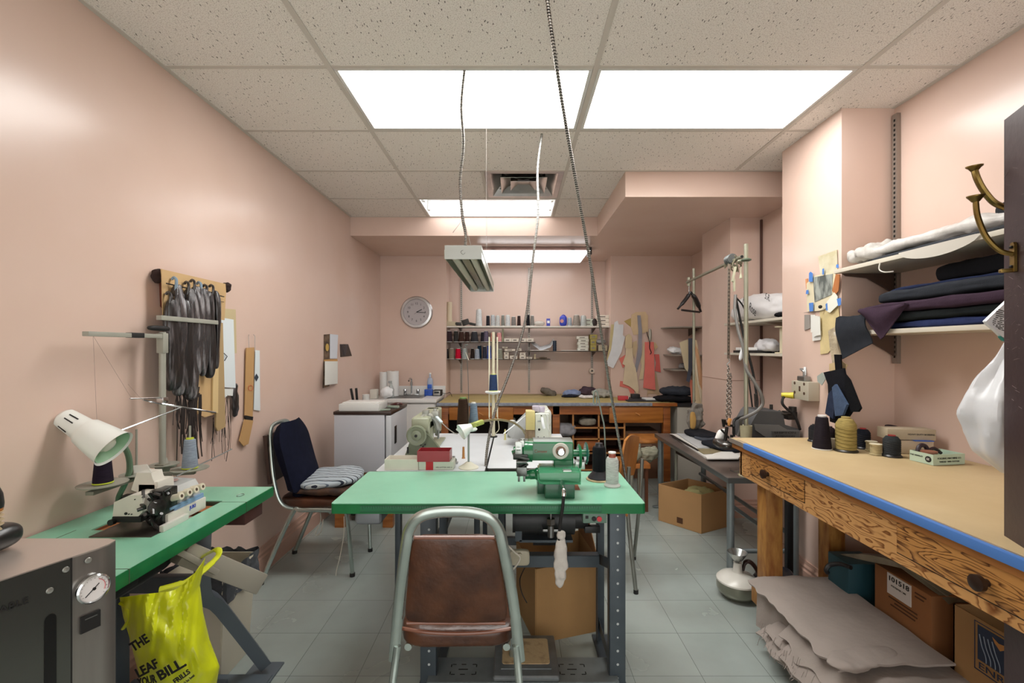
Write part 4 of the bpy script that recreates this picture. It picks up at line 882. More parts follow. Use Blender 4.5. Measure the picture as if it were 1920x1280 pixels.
b = MB(); b.tube([px(1021, 771, 2.86), px(1028, 767, 2.86), px(1032, 775, 2.86), px(1032, 790, 2.86), px(1029, 797, 2.86)], .0028, 6, 5); b.tube([px(1022, 775, 2.85), px(1026, 781, 2.85), px(1027, 800, 2.85), px(1030, 808, 2.85)], .004, 6, 4); b.build('cable', mat('cable_white', 'd8dad6', .5), t)
b = MB(); b.box(.02, .24, 2.83, 3.24, GZ+.001, GZ+.006); b.build('bed', mat('bed_grey', 'a9ada9', .35, .3), t)
b = MB(); b.card([px(950, 812, 2.95), px(968, 790, 3.05), px(986, 772, 3.15), px(990, 800, 3.05), px(984, 825, 2.9), px(960, 822, 2.9)], .004, (0, 1, 0)); b.build('grey_cover', mat('cover_grey', '8a8d8c', .5), None, 'grey plastic cover sheet leaning beside the white sewing machine', 'cover')
b = MB(); b.tube([px(944, 813, 2.75), px(960, 800, 2.8), px(985, 779, 2.85)], .0035, 6); b.build('guide_rod', mat('lamp_white'), t)
MB().box(px(1030, 822, 3.1).x, px(1052, 815, 3.1).x, 3.0, 3.14, GZ+.001, GZ+.02, .002).build('paper_pad', mat('paper', 'e4e4e0', .7), None, 'white paper pad beside the white sewing machine', 'paper')
# gooseneck lamp of that machine
t = thing('gooseneck_lamp', 'small white lamp head on a brown gooseneck arching over the white table', 'lamp', (.03, 2.8, GZ))
MB().tube([px(984, 812, 2.78), px(978, 803, 2.7), px(962, 792, 2.6), px(940, 787, 2.5), px(922, 787, 2.45), px(905, 790, 2.35), px(898, 793, 2.33)], .0062, 8, 8).build('gooseneck', mat('neck_brown', '8a7f5a', .35, .4), t)
MB().bar(px(906, 790, 2.34), px(880, 799, 2.30), .028, .024, .007).build('socket', mat('socket_yellow', 'b7c06a', .4, 0, .5, 30), t)
ax_ = (px(862, 811, 2.27)-px(884, 799, 2.30)).normalized()
b = MB(); q0 = px(884, 799, 2.30); b.lathe([(.016, 0), (.02, .012), (.038, .055), (.040, .062), (.037, .062), (.018, .014)], q0, ax_, 24, caps=False); b.build('lamp_shade', mat('shade_white', 'dfe4e0', .35), t)
MB().lathe([(.012, .01), (.018, .03), (.014, .046), (.004, .05)], q0, ax_, 14).build('bulb', mat('bulb', 'eceade', .2), t)
# ---- overlock on the left table
t = thing('overlock_machine', 'cream and blue overlock machine sunk into the left green table', 'overlock machine', (-1.28, 1.66, GZ))
OC = mat('overlock_cream', 'd2cfc4', .38, 0, .05, 12); OG = mat('overlock_grey', 'b7bab8', .35, .2, .1, 15)
b = MB(); b.card([V(-1.348, 1.53, .858), V(-1.262, 1.53, .858), V(-1.248, 1.53, .872), V(-1.248, 1.53, .928), V(-1.29, 1.53, .929), V(-1.343, 1.53, .905)], .10, (0, 1, 0)); b.build('left_cover', OC, t)
MB().box(-1.349, -1.252, 1.528, 1.62, .838, .857, .003).cyl((-1.343, 1.53, .842), (-1.343, 1.515, .842), .010).build('black_base', BLACK, t)
b = MB()
for x, z, r in ((-1.302, .868, .0045), (-1.292, .866, .0018), (-1.283, .8655, .0018), (-1.272, .915, .0018)): b.cyl((x, 1.53, z), (x, 1.527, z), r)
b.build('cover_screws', BLACK, t)
b = MB(); b.card([V(-1.345, 1.60, .925), V(-1.29, 1.60, .905), V(-1.25, 1.60, .925), V(-1.27, 1.60, .965), V(-1.275, 1.60, .985), V(-1.325, 1.60, .985)], .05, (0, 1, 0)); b.box(-1.33, -1.25, 1.60, 1.68, .90, .955, .012); b.build('upper_head', OC, t)
b = MB(); b.card([V(-1.335, 1.60, .985), V(-1.272, 1.60, .985), V(-1.29, 1.60, 1.015), V(-1.338, 1.60, 1.01)], .003, (0, 1, 0)); b.build('eye_guard', mat('clear_guard', 'e8e8e4', .1, alpha=.35), t)
rr = random.Random(3); b = MB()
for k in range(26):
    c = V(rr.uniform(-1.255, -1.205), rr.uniform(1.53, 1.60), rr.uniform(.815, .935)); q = c+V(rr.uniform(-.02, .02), rr.uniform(-.02, .01), rr.uniform(-.03, .03))
    b.cyl(c, q, rr.uniform(.003, .008), n=8)
b.box(-1.26, -1.21, 1.57, 1.64, .81, .93, .005); b.lathe([(.02, 0), (.026, .004), (.026, .009), (.012, .012)], (-1.212, 1.545, .885), (.8, -.6, 0), 20)
b.build('looper_mechanism', mat('mech_overlock', '4a4a49', .3, .85, .45, 50), t)
b = MB(); b.box(-1.335, -1.215, 1.63, 1.765, .802, .885, .006); b.card([V(-1.34, 1.63, .885), V(-1.215, 1.63, .885), V(-1.235, 1.63, .918), V(-1.335, 1.63, .925)], .135, (0, 1, 0)); b.build('main_body', OG, t)
MB().box(-1.245, -1.205, 1.62, 1.77, .845, .853, .002).box(-1.2155, -1.2065, 1.60, 1.77, .853, .862, .001).build('blue_trim', mat('trim_blue', '7d9dc0', .35), t)
fp = MB().box(-1.222, -1.200, 1.58, 1.775, .802, .845, .004).build('front_panel', OC, t)
text('JUKI', .017, mat('logo_violet', '3a49b8', .4), fp, (-1.1995, 1.70, .832), (0, 1, 0), (0, 0, 1), bold=.0004)
MB().box(-1.20, -1.185, 1.54, 1.66, .800, .822, .002).build('cloth_plate', mat('cloth_plate_w', 'd9d6cf', .3, .2), t)
for k, y in enumerate((1.615, 1.655, 1.69, 1.725)):
    b = MB(); b.cyl((-1.225, y, .888), (-1.185, y, .898), .0115, n=18); b.cyl((-1.185, y, .898), (-1.178, y, .8995), .013, n=18)
    kn = b.build('tension_knob', mat('knob_cream', 'd6d0ba', .4), t); MB().cyl((-1.1785, y, .8994), (-1.177, y, .8998), .0055).build('knob_center', mat('knob_hole', '4c3a2c', .5), kn)
b = MB(); b.cyl((-1.29, 1.72, .925), (-1.29, 1.72, .945), .001); b.cyl((-1.29, 1.72, .923), (-1.29, 1.72, .926), .018); b.build('oil_window', mat('red_clear', 'b99c96', .2), t)
MB().tube([V(-1.26, 1.70, .945), V(-1.24, 2.0, .98)], .0025, 6).build('thread_guide_rod', STEEL, t)
# lamp over it
t = thing('gooseneck_lamp', 'white work lamp on a green gooseneck over the overlock machine', 'lamp', (-1.56, 1.82, GZ))
NK = mat('neck_green', '6e8a72', .35, .4)
MB().tube([px(222, 940, 1.82), px(224, 928, 1.80), px(236, 903, 1.79), px(243, 880, 1.78), px(241, 855, 1.77), px(232, 835, 1.75), px(220, 818, 1.73), px(196, 806, 1.69)], .010, 10, 8).build('gooseneck', NK, t)
b = MB(); b.pb(218, 230, 932, 943, 1.80, .05, .004); b.pb(226, 240, 936, 948, 1.79, .03, .003); b.build('clamp', BLACK, t)
ax_ = V(.81, .08, -.57).normalized(); q0 = px(126, 786, 1.62)
SHD = mat('lamp_white_paint', 'e3e6e1', .35); 
b = MB(); b.lathe([(.004, -.022), (.026, -.020), (.034, -.012), (.036, 0), (.041, .062), (.047, .072), (.050, .076), (.058, .125), (.066, .180), (.070, .188), (.064, .182), (.048, .085), (.036, .07)], q0, ax_, 36, caps=False)
sh = b.build('lamp_shade', SHD, t)
b = MB()
sd = ax_.cross(V(0, 1, 0)).normalized(); 
if sd.z < 0: sd = -sd
for k, an in enumerate((-.62, -.05, .45)):
    r0 = (sd*math.cos(an)+ax_.cross(sd)*math.sin(an)); 
    if (Matrix.Rotation(0, 3, 'X') @ r0).y > 0: r0 = (sd*math.cos(an)-ax_.cross(sd)*math.sin(an))
    r0 = (V(0, -.62, .45+.0*k)+sd*(-.62+.62*k)); r0 = (r0-ax_*r0.dot(ax_)).normalized()
    b.bar(q0+ax_*.008+r0*.0368, q0+ax_*.042+r0*.0405, .004, .0018, up=r0)
b.build('vent_slots', BLACK, sh)
MB().lathe([(.03, .08), (.0625, .184)], q0+ax_*-.002, ax_, 30, caps=False).build('shade_lining', mat('lining_green', '9fc7a4', .4), sh)
MB().lathe([(.012, .08), (.02, .105), (.036, .14), (.036, .155), (.022, .172), (.004, .176)], q0, ax_, 20).build('bulb', mat('bulb'), t)
# overlock thread stand
SG = mat('stand_grey', '9d9d92', .4, .1, .08, 12)
t = thing('thread_stand', 'tall grey thread stand behind the overlock machine by the left wall', 'thread stand', (-1.505, 1.95, GZ))
MB().cyl((-1.505, 1.95, GZ), (-1.505, 1.95, 1.49), .0125).build('pole', SG, t)
MB().cyl((-1.505, 1.95, GZ), (-1.505, 1.95, GZ+.012), .03).build('base', SG, t)
MB().box(-1.517, -1.493, 1.60, 1.965, 1.463, 1.48, .002).box(-1.52, -1.49, 1.935, 1.965, 1.40, 1.485, .003).build('upper_arm', SG, t)
MB().box(-1.519, -1.491, 1.78, 1.84, 1.462, 1.482, .002).build('arm_tape', BLACK, t)
MB().box(-1.517, -1.493, 1.93, 2.30, 1.54, 1.56, .002).build('upper_arm', SG, t)
MB().pillow((-1.505, 1.93, 1.505), (.03, .11, .022), p=3).build('arm_cap', BLACK, t)
b = MB(); b.tube([V(-1.505, 1.95, 1.21), V(-1.50, 1.78, 1.225)], .003, 6); b.tube([px(268, 749, 1.8), px(303, 757, 1.9), px(341, 763, 1.95), px(404, 773, 2.15)], .004, 6); b.tube([px(341, 763, 1.95), px(226, 807, 1.7)], .003, 6); b.ob((-1.505, 1.95, 1.20), (.03, .03, .025), bev=.004)
b.build('guide_arms', CHROME, t)
b = MB(); b.bar((-1.51, 1.62, .905), (-1.51, 2.02, .905), .03, .014, .003); b.bar((-1.51, 1.86, .905), (-1.33, 1.90, .905), .022, .014, .003); b.ob((-1.505, 1.95, .90), (.04, .04, .06), bev=.005); b.build('tray_beam', mat('beam_grey', '7d7c70', .45), t)
for k, (x, y, rd) in enumerate(((-1.515, 1.68, .075), (-1.50, 1.81, .055), (-1.505, 1.96, .055), (-1.345, 1.89, .068))):
    tr = MB().lathe([(rd*.98, 0), (rd, .003), (rd*.8, .001), (.002, .001)], (x, y, .922), (0, 0, 1), 28).build('spool_tray', SG, t)
    b = MB(); b.cyl((x, y, .92), (x, y, .95), .018, .010); b.cyl((x, y, .95), (x, y, 1.10), .004); b.build('spool_pin', SG, tr)
def cone_thread(name, label, base, h, r0, r1, col, foot='d9d9d2', tip=None, group='thread cones', lean=(0, 0, 1), n=20, m=None):
    t = thing(name, label, 'thread cone', tuple(base), group)
    a = V(lean).normalized(); b0 = V(base)
    b = MB(); b.lathe([(r0*1.0, .004), (r0*1.02, h*.05), (r1*1.02, h*.93), (r1*.8, h*.955)], b0, a, n); b.build('thread', m or thr_mat(col), t)
    b = MB(); b.lathe([(r0*1.04, 0), (r0*1.04, .004), (r0*.9, .006)], b0, a, n); b.lathe([(r1*.72, h*.95), (r1*.72, h), (r1*.5, h)], b0, a, n); b.build('core', mat('core_'+(tip or foot), tip or foot, .45), t)
    return t
cone_thread('thread_cone', 'dark purple cone with lime base on the tray below the work lamp', (-1.515, 1.68, .926), .115, .030, .022, '2a2130', tip='b8c93a')
cone_thread('thread_cone', 'light blue grey cone with lime ends on the tray by the left wall', (-1.345, 1.89, .926), .125, .028, .020, '9aa6b5', tip='c2cf3c')
b = MB()
for P in ([V(-1.505, 1.63, 1.465), V(-1.515, 1.66, 1.05)], [V(-1.505, 1.63, 1.465), V(-1.50, 1.79, 1.22)], [px(303, 757, 1.9), px(262, 745, 1.78), px(240, 720, 1.7)]): b.tube(P, .0006, 4)
b.build('loose_threads', mat('loose_thread', '8d7a73', .8), t)
# ---- stands and thread on the white tables
t = thing('thread_stand', 'single pole thread stand with round white foot on the left white table', 'thread stand', (-.242, 2.37, GZ))
c = V(-.242, 2.375, GZ)
MB().lathe([(.052, 0), (.052, .005), (.030, .018), (.014, .03), (.008, .032)], c, (0, 0, 1), 28).build('foot', mat('foot_cream', 'd8d6c4', .4), t)
MB().cyl(c+V(0, 0, .03), c+V(0, 0, .235), .005).build('pole', STEEL, t)
tr = MB().lathe([(.052, 0), (.056, .006), (.050, .012), (.004, .012)], c+V(-.01, 0, .195), (0, 0, 1), 28).build('spool_tray', mat('tray_mint', 'cfd8d0', .4), t)
b = MB(); b.tube([c+V(0, .0, .22), c+V(-.002, 0, .45), c+V(-.012, 0, .62)], .002, 6, 4); b.tube([c+V(-.012, 0, .62), c+V(-.02, 0, .635), c+V(-.005, 0, .64)], .0025, 6, 3); b.build('wire_guide', STEEL, t)
MB().bar(c+V(-.015, 0, .60), c+V(0, 0, .56), .010, .003).build('clothes_clip', mat('tag_white', 'd9d4c4', .6), t)
cone_thread('thread_cone', 'tall dark brown cone with green tip on the thread stand', c+V(-.03, .01, .21), .155, .032, .024, '3b2a1f', tip='6f8f52')
cone_thread('thread_cone', 'pale blue cone behind the brown one on the thread stand', c+V(.022, .045, .21), .125, .026, .017, '8093a6')
t = thing('thread_stand', 'tall cream thread stand with white tray at the back of the white tables', 'thread stand', (-.153, 3.22, GZ))
c = V(-.153, 3.2, GZ); CR = mat('cream_stand', 'cfcab0', .4, 0, .1, 14)
MB().cyl(c, c+V(0, 0, .31), .012).cyl(c+V(0, 0, .325), c+V(0, 0, .735), .011).build('pole', CR, t)
for s in (-1, 1): MB().box(c.x+s*.028-.005, c.x+s*.028+.005, 3.195, 3.201, GZ+.14, GZ+.70).build('perforated_rod', CR, t)
MB().lathe([(.02, -.014), (.06, 0), (.066, .006), (.06, .010), (.004, .010)], c+V(0, 0, .312), (0, 0, 1), 6).build('spool_tray', mat('tray_white', 'e4e6e4', .35), t)
MB().lathe([(.028, 0), (.028, .008)], c, (0, 0, 1), 20).build('foot', DKMET, t)
b = MB(); b.tube([c+V(-.03, 0, .14), c+V(-.01, 0, .06), c+V(.02, -.0, .02)], .003, 6, 4); b.tube([c+V(.03, 0, .14), c+V(.04, 0, .06), c+V(.02, 0, .03)], .003, 6, 4); b.build('loose_wires', CR, t)
cone_thread('thread_cone', 'navy blue cone with lime tip on the tall cream stand', c+V(0, -.0, .3225), .12, .030, .025, '34466a', tip='c9d878')
cone_thread('thread_cone', 'grey white cone standing at the back of the right white table', V(-.02, 3.18, GZ), .12, .034, .026, '9c9f9d')
def wood_spool(name, label, base, h, r, col, g=None):
    return MB().lathe([(r, 0), (r, h*.05), (r*.75, h*.08), (r*.6, h*.94), (r*.55, h)], base, (0, 0, 1), 14).build(name, mat('sp_'+col, col, .5), None, label, 'spool', g)
wood_spool('wooden_bobbin', 'small amber wooden bobbin standing on the left white table', on_z(869, 859, GZ), .065, .010, 'a8743a')
wood_spool('wooden_bobbin', 'pale yellow bobbin standing on the right white table', on_z(947, 824, GZ), .07, .009, 'cfc98a')
# ---- thread on the green table
t = thing('thread_cone', 'tall black cone on a round foot behind the white cone on the green table', 'thread cone', (.397, 2.17, GZ))
c = V(.397, 2.165, GZ)
MB().lathe([(.060, 0), (.060, .004), (.052, .008)], c, (0, 0, 1), 28).build('felt_pad', mat('felt_pad', 'b5a27c', .9, 0, .3, 20), t)
MB().lathe([(.052, .008), (.053, .012), (.034, .035), (.030, .042)], c, (0, 0, 1), 28).build('foot', mat('foot_black', '2b2b30', .3), t)
MB().lathe([(.031, .042), (.031, .145), (.027, .155)], c, (0, 0, 1), 28).build('thread', thr_mat('17181c'), t)
MB().lathe([(.022, .155), (.017, .165), (.018, .172), (.012, .172)], c, (0, 0, 1), 24).build('tip', mat('foot_black'), t)
t = thing('thread_cone', 'white cone with a red band at the right end of the green table', 'thread cone', (.437, 2.06, GZ))
c = V(.437, 2.06, GZ)
MB().lathe([(.036, 0), (.037, .006), (.030, .014)], c, (0, 0, 1), 28).build('foot', mat('foot_pearl', 'c3c7c2', .35), t)
MB().lathe([(.028, .014), (.0285, .115), (.022, .13)], c, (0, 0, 1), 28).build('thread', thr_mat('cfd3cf'), t)
MB().lathe([(.016, .13), (.0155, .148)], c, (0, 0, 1), 24).build('band', mat('red_band', 'a35443', .5), t)
MB().lathe([(.017, .148), (.017, .154), (.008, .154)], c, (0, 0, 1), 24).build('tip', WHITE, t)
t = thing('wire_thread_guide', 'bent grey wire thread guide rising from the right end of the green table', 'thread guide', (.44, 2.2, GZ))
MB().tube([px(1136, 868, 2.2), px(1135, 845, 2.2), px(1133, 800, 2.2), px(1128, 776, 2.2), px(1122, 745, 2.2), px(1119, 734, 2.2), px(1115, 733, 2.2), px(1113, 740, 2.2), px(1113, 755, 2.2), px(1117, 757, 2.2), px(1119, 750, 2.2), px(1118, 744, 2.2)], .0035, 8, 6).build('wire', mat('wire_grey', '8d9c95', .35, .6), t)
MB().cyl((.437, 2.2, GZ), px(1136, 862, 2.2), .005).build('post', DKMET, t)
# ---- boxes on the left white table
def open_box(name, label, x0, x1, y0, y1, z0, z1, m, th=.003, cat='box', group=None, lid=None):
    t = thing(name, label, cat, ((x0+x1)/2, (y0+y1)/2, z0), group)
    b = MB(); b.box(x0, x1, y0, y0+th, z0, z1); b.box(x0, x1, y1-th, y1, z0, z1); b.box(x0, x0+th, y0+th, y1-th, z0, z1); b.box(x1-th, x1, y0+th, y1-th, z0, z1); b.box(x0+th, x1-th, y0+th, y1-th, z0, z0+th); b.build('box_body', m, t)
    return t
BW = mat('box_white', 'd8d4c8', .6, 0, .06, 9)
a = px(721, 884, 2.325); e = px(784, 862, 2.325)
open_box('cardboard_tray', 'open white cardboard tray left of the red box', a.x, e.x, 2.325, 2.42, GZ+.001, GZ+.055, BW)
a = px(785, 883, 2.33); e = px(850, 866, 2.33)
t = thing('cardboard_box', 'low white box with printed side under the red box', 'box', ((a.x+e.x)/2, 2.38, GZ))
wb = MB().box(a.x, e.x, 2.33, 2.42, GZ+.001, GZ+.043, .002).build('box_body', mat('box_mint', 'cdd3c5', .6), t)
text('100% COTTON  SIZE 12', .008, BLACK, wb, ((a.x+e.x)/2+.04, 2.33, GZ+.014), (1, 0, 0), (0, 0, 1))
MB().box(-.455, -.418, 2.326, 2.329, GZ+.001, GZ+.045).build('red_ribbon', mat('red_ribbon', 'b81420', .4), t)
a = px(782, 868, 2.32); e = px(843, 847, 2.32)
open_box('red_box', 'open glossy red box on top of the low white box', a.x, e.x, 2.322, 2.41, GZ+.044, GZ+.098, mat('red_card', '9c2f38', .3, 0, .06, 9))
# cardboard box under the green table
CB = mat('brown_box', 'a58052', .8, 0, .08, 4, .08, 50)
t = thing('cardboard_box', 'large plain cardboard box on the floor under the middle green table', 'box', (.22, 2.55, 0))
b = MB(); c1 = V(.10, 2.20, 0); c2 = V(.415, 2.30, 0); c3 = V(.37, 2.66, 0); c0_ = V(.01, 2.52, 0)
zt = .36
for p, q in ((c1, c2), (c2, c3), (c3, c0_), (c0_, c1)): b.card([p, q, q+V(0, 0, zt), p+V(0, 0, zt)], .004)
b.card([c1, c2, c3, c0_], .004, (0, 0, 1)); b.build('box_body', CB, t)
b = MB(); b.card([c2+V(0, 0, zt), c3+V(0, 0, zt), c3+V(.02, .02, zt+.12), c2+V(-.02, .16, zt+.13)], .003); b.build('box_flap', CARDIN, t)
MB().tube([px(985, 1062, 2.3), px(975, 1085, 2.2), px(978, 1110, 2.15), px(988, 1130, 2.14)], .0025, 5, 5).build('cord', mat('black_plastic'), t)
b = MB(); b.tube([px(952, 1085, 2.15), px(962, 1090, 2.15), px(964, 1105, 2.15), px(960, 1120, 2.15)], .003, 5, 5); b.tube([px(950, 1020, 2.0), px(965, 1035, 2.0), px(975, 1045, 2.0), px(968, 1060, 2.0), px(958, 1070, 2.0)], .004, 6, 5)
b.build('electric_cord', mat('cord_white'), None, 'grey white electric cords hanging under the middle green table', 'cord')
t = MB().pillow((.02, 2.07, .475), (.09, .03, .07), p=5, amp=.002, seed=3).cyl((.02, 2.06, .492), (.02, 2.045, .492), .010).build('plug_box', mat('plug_cream', 'c2bca6', .4), None, 'cream plastic plug block on the shelf rail under the motor', 'plug')
# ================================================================ LEFT WALL
def wl(x, y, off=0): return on_x(x, y, XL+off)
KRAFT = mat('kraft_board', 'c2a173', .8, 0, .08, 6); BRN = mat('brown_side', '6b321c', .6)
t = thing('cardboard_rack', 'cardboard rack of zippers pinned high on the left wall', 'rack', (-1.60, 2.3, 1.2))
b = MB(); b.card([wl(302, 504, .06), wl(423, 532, .06), wl(424, 546, .06), wl(304, 520, .06)], .003); b.card([wl(304, 520, .06), wl(424, 546, .06), wl(421, 600, .06), wl(306, 590, .06)], .003); b.card([wl(302, 504, .003), wl(302, 504, .06), wl(304, 590, .06), wl(304, 590, .003)], .003); b.build('box_front', KRAFT, t)
b = MB(); b.card([wl(298, 520, .004), wl(306, 520, .05), wl(307, 582, .05), wl(300, 574, .004)], .003); b.build('box_side', BRN, t)
for q, r in (((296, 517), .028), ((425, 538), .022)):
    MB().pillow(wl(q[0], q[1], .022), (.04, .05, r*2.4), p=2, amp=.008, fr=30, seed=q[0], sub=8).build('dark_fluff', mat('fluff', '2b1a17', .9), t)
b = MB(); b.tube([wl(312, 531, .075), wl(420, 556, .075)], .003, 5); b.tube([wl(314, 549, .066), wl(420, 566, .066)], .0015, 5); b.build('hanging_wire', DKMET, t)
PLA = mat('zip_plastic', '343234', .2, 0, 0, 30, .5, 60, col2='9a989b', coat=.5, thr=(.28, .5), streak=(1, 1, .25)); PLB = mat('zip_dark', '1d1b1c', .28, 0, 0, 30, .5, 60, col2='757073', coat=.4, thr=(.26, .46), streak=(1, 1, .25))  # pale streaks put the plastic's highlights into the colour
places = ('nearest the room corner of the rack', 'second from the near end of the rack', 'third from the near end, with a pale fold', 'longest one in the middle of the rack', 'beside the longest one, with a red tinge', 'narrow one with a blue zipper tape', 'short one with dark fringe at the end', 'last one at the far end of the rack')
for k, (x, y0_, y1_, wd, mm) in enumerate(((322, 560, 730, .085, PLB), (333, 532, 740, .07, PLA), (345, 560, 738, .06, PLB), (356, 540, 748, .075, PLA), (367, 536, 700, .07, PLA), (379, 540, 704, .05, PLA), (390, 545, 708, .05, PLB), (402, 545, 690, .035, PLB))):
    a = wl(x, y0_, .095); e = wl(x+3, y1_, .07); L = (a-e).length; c = (a+e)/2
    b = MB(); b.pillow(c, (.045, wd, L), p=3.6, amp=.010, fr=22, seed=k, sub=18, nz=.12)
    t2 = thing('zipper_bundle', 'plastic wrapped zipper bundle, '+places[k], 'zipper bundle', tuple(a), 'plastic wrapped zippers on the left wall')
    b.build('wrapping', mm, t2)
    MB().tube([a+V(-.01, 0, -.03), a+V(-.005, 0, .015), a+V(-.02, .005, .03), a+V(-.03, .005, .02)], .006, 6, 3).build('tie', mat('tie_blue', '7d93a5', .5) if k in (1, 5) else PLB, t2)
b = MB(); rr = random.Random(5)
for k in range(46):
    x = rr.uniform(330, 378); y = rr.uniform(725, 755); p = wl(x, y, .07); q = p+V(rr.uniform(-.01, .01), rr.uniform(-.02, .02), -rr.uniform(.1, .38)); m_ = (p+q)/2+V(0, rr.uniform(-.02, .02), 0); b.tube([p, m_, q], rr.uniform(.001, .004), 4, 3)
for k in range(22):
    x = rr.uniform(398, 436); y = rr.uniform(740, 800); p = wl(x, y, .03); q = p+V(0, rr.uniform(-.02, .02), -rr.uniform(.1, .3)); m_ = (p+q)/2+V(0, rr.uniform(-.02, .02), 0); b.tube([p, m_, q], rr.uniform(.0006, .002), 4, 3)
b.build('loose_fringe', mat('fringe', '2d2321', .8), None, 'dark loose fringe and threads dangling under the zipper rack', 'threads', kind='stuff')
def wcard(name, label, pts, m, off=.01, th=.004, cat='card', extra=None, group=None):
    t = thing(name, label, cat, tuple(wl(pts[0][0], pts[0][1], off)), group)
    MB().card([wl(x, y, off) for x, y in pts], th).build('sheet', m, t)
    if extra: extra(t)
    return t
wcard('cardboard_strip', 'long folded cardboard strips hanging behind the zippers, lowest in the group', [(372, 690), (404, 690), (404, 776), (384, 782), (370, 775)], KRAFT, .05, .008, 'cardboard')
wcard('cardboard_strip', 'tall narrow tan cardboard strip beside the zipper bundles', [(401, 580), (411, 580), (409, 774), (399, 772)], mat('kraft_light', 'cfb483', .8), .06, .008, 'cardboard')
wcard('cardboard_strip', 'long brown cardboard strip reaching lowest beside the white cards', [(411, 607), (418, 605), (423, 800), (409, 808), (405, 800)], mat('kraft_dark', 'a98f66', .8), .05, .008, 'cardboard')
wcard('cardboard_strip', 'tan cardboard sheet half hidden behind the white card', [(417, 578), (442, 580), (444, 662), (420, 660)], mat('kraft_grey', 'bfae88', .8), .012, .003, 'cardboard')
WC = mat('white_card', 'd5dde0', .5)
def dia(t):
    MB().tube([wl(420, 662, .034), wl(426, 668, .034), wl(421, 676, .034)], .0022, 5).build('printed_mark', BLACK, t)
wcard('zipper_card', 'wide white zipper card hanging next to the cardboard strips', [(415, 595), (438, 599), (442, 727), (420, 726)], WC, .028, .003, extra=dia)
wcard('zipper_card', 'short white card end with torn lower edge and black fringe', [(420, 728), (441, 728), (440, 736), (436, 742), (428, 741), (421, 746)], mat('white_card2', 'd9dcd8', .5), .022, .004)
MB().pillow(wl(441, 750, .02), (.02, .05, .19), p=3, amp=.006, fr=20, seed=3, sub=8).build('black_tassel', PLB, None, 'black zipper end hanging below the white card', 'zipper')
def red(t): MB().tube([wl(469, 722, .0185), wl(466, 726, .0185), wl(467, 731, .0185), wl(473, 731, .0185), wl(474, 725, .0185)], .0018, 5, 3, closed=True).build('red_mark', mat('red_mark', 'c0593c', .6), t)
wcard('cardboard_strip', 'narrow brown cardboard strip hanging alone with a red printed mark', [(462, 652), (477, 651), (474, 781), (459, 778)], mat('kraft_mid', 'b68f5e', .8), .014, .004, 'cardboard', red)
wcard('cardboard_strip', 'bent lower flap of brown cardboard with a pointed cut end', [(459, 786), (475, 788), (466, 832), (457, 836), (449, 826), (452, 815)], mat('kraft_mid'), .02, .005, 'cardboard')
wcard('dark_clip', 'black clip between the brown strip and its lower flap', [(459, 780), (475, 781), (474, 789), (462, 786)], BLACK, .014, .008, 'clip')
def dm(t): MB().card([wl(481, 700, .0125), wl(485, 707, .0125), wl(481, 715, .0125), wl(477, 708, .0125)], .0006).build('diamond_mark', mat('ink_blue', '23303f', .6), t)
wcard('zipper_card', 'narrow white card with a dark diamond beside the brown strip', [(479, 656), (487, 657), (488, 770), (476, 768)], WC, .009, .002, extra=dm)
b = MB(); b.tube([wl(467, 652, .02), wl(466, 630, .015), wl(467, 627, .004)], .0012, 5); b.tube([wl(478, 658, .02), wl(478, 630, .015), wl(475, 627, .004)], .0015, 5); b.build('wire_hook', STEEL, None, 'pair of thin wire hooks above the narrow cards', 'hook')
# calendar, postcard, black frame
t = thing('wall_calendar', 'wall calendar with white sheet curling over dark pages on the left wall', 'calendar', tuple(wl(620, 660)))
MB().card([wl(608, 627, .006), wl(619, 626, .006), wl(619, 673, .006), wl(608, 674, .006)], .003).build('picture_page', mat('cal_dark', '33261f', .5, 0, 0, 20, col2='77604a'), t)
MB().lathe([(.033, 0), (.033, .001)], wl(613.5, 651, .0095), (1, 0, 0), 20).build('gold_medallion', mat('medal', 'c9a85a', .5), t)
MB().card([wl(619, 626, .010), wl(634, 627.5, .010), wl(632, 672, .010), wl(619, 672, .010)], .002).build('side_page', mat('cal_white', 'd5dae2', .5), t)
MB().card([wl(608, 674, .010), wl(633, 673, .010), wl(633, 677, .010), wl(608, 677, .010)], .004).build('binding_strip', mat('cal_orange', 'c99a5a', .6), t)
MB().card([wl(608, 677, .008), wl(618, 677, .014), wl(618, 724, .05), wl(606, 727, .008)], .006).build('page_stack', mat('cal_dark'), t)
MB().grid(lambda u, v: wl(609+24*u, 677+45*v-3*u*v, .02+.05*v*(1-u)), 8, 8, .001).build('top_sheet', mat('cal_sheet', 'e0e2dc', .5), t)
t = thing('wall_ornament', 'small black frame wall ornament right of the calendar', 'frame', tuple(wl(648, 656)))
MB().card([wl(638, 645, .004), wl(653, 645, .004), wl(660, 667, .004), wl(639, 669, .004)], .03).build('body', mat('frame_black', '1b1413', .35), t)
b = MB(); b.bar(wl(641, 646, .036), wl(645, 666, .036), .02, .004); b.bar(wl(650, 646, .036), wl(646, 666, .036), .02, .004); b.build('figure', mat('frame_fig', '4a4446', .4), t)
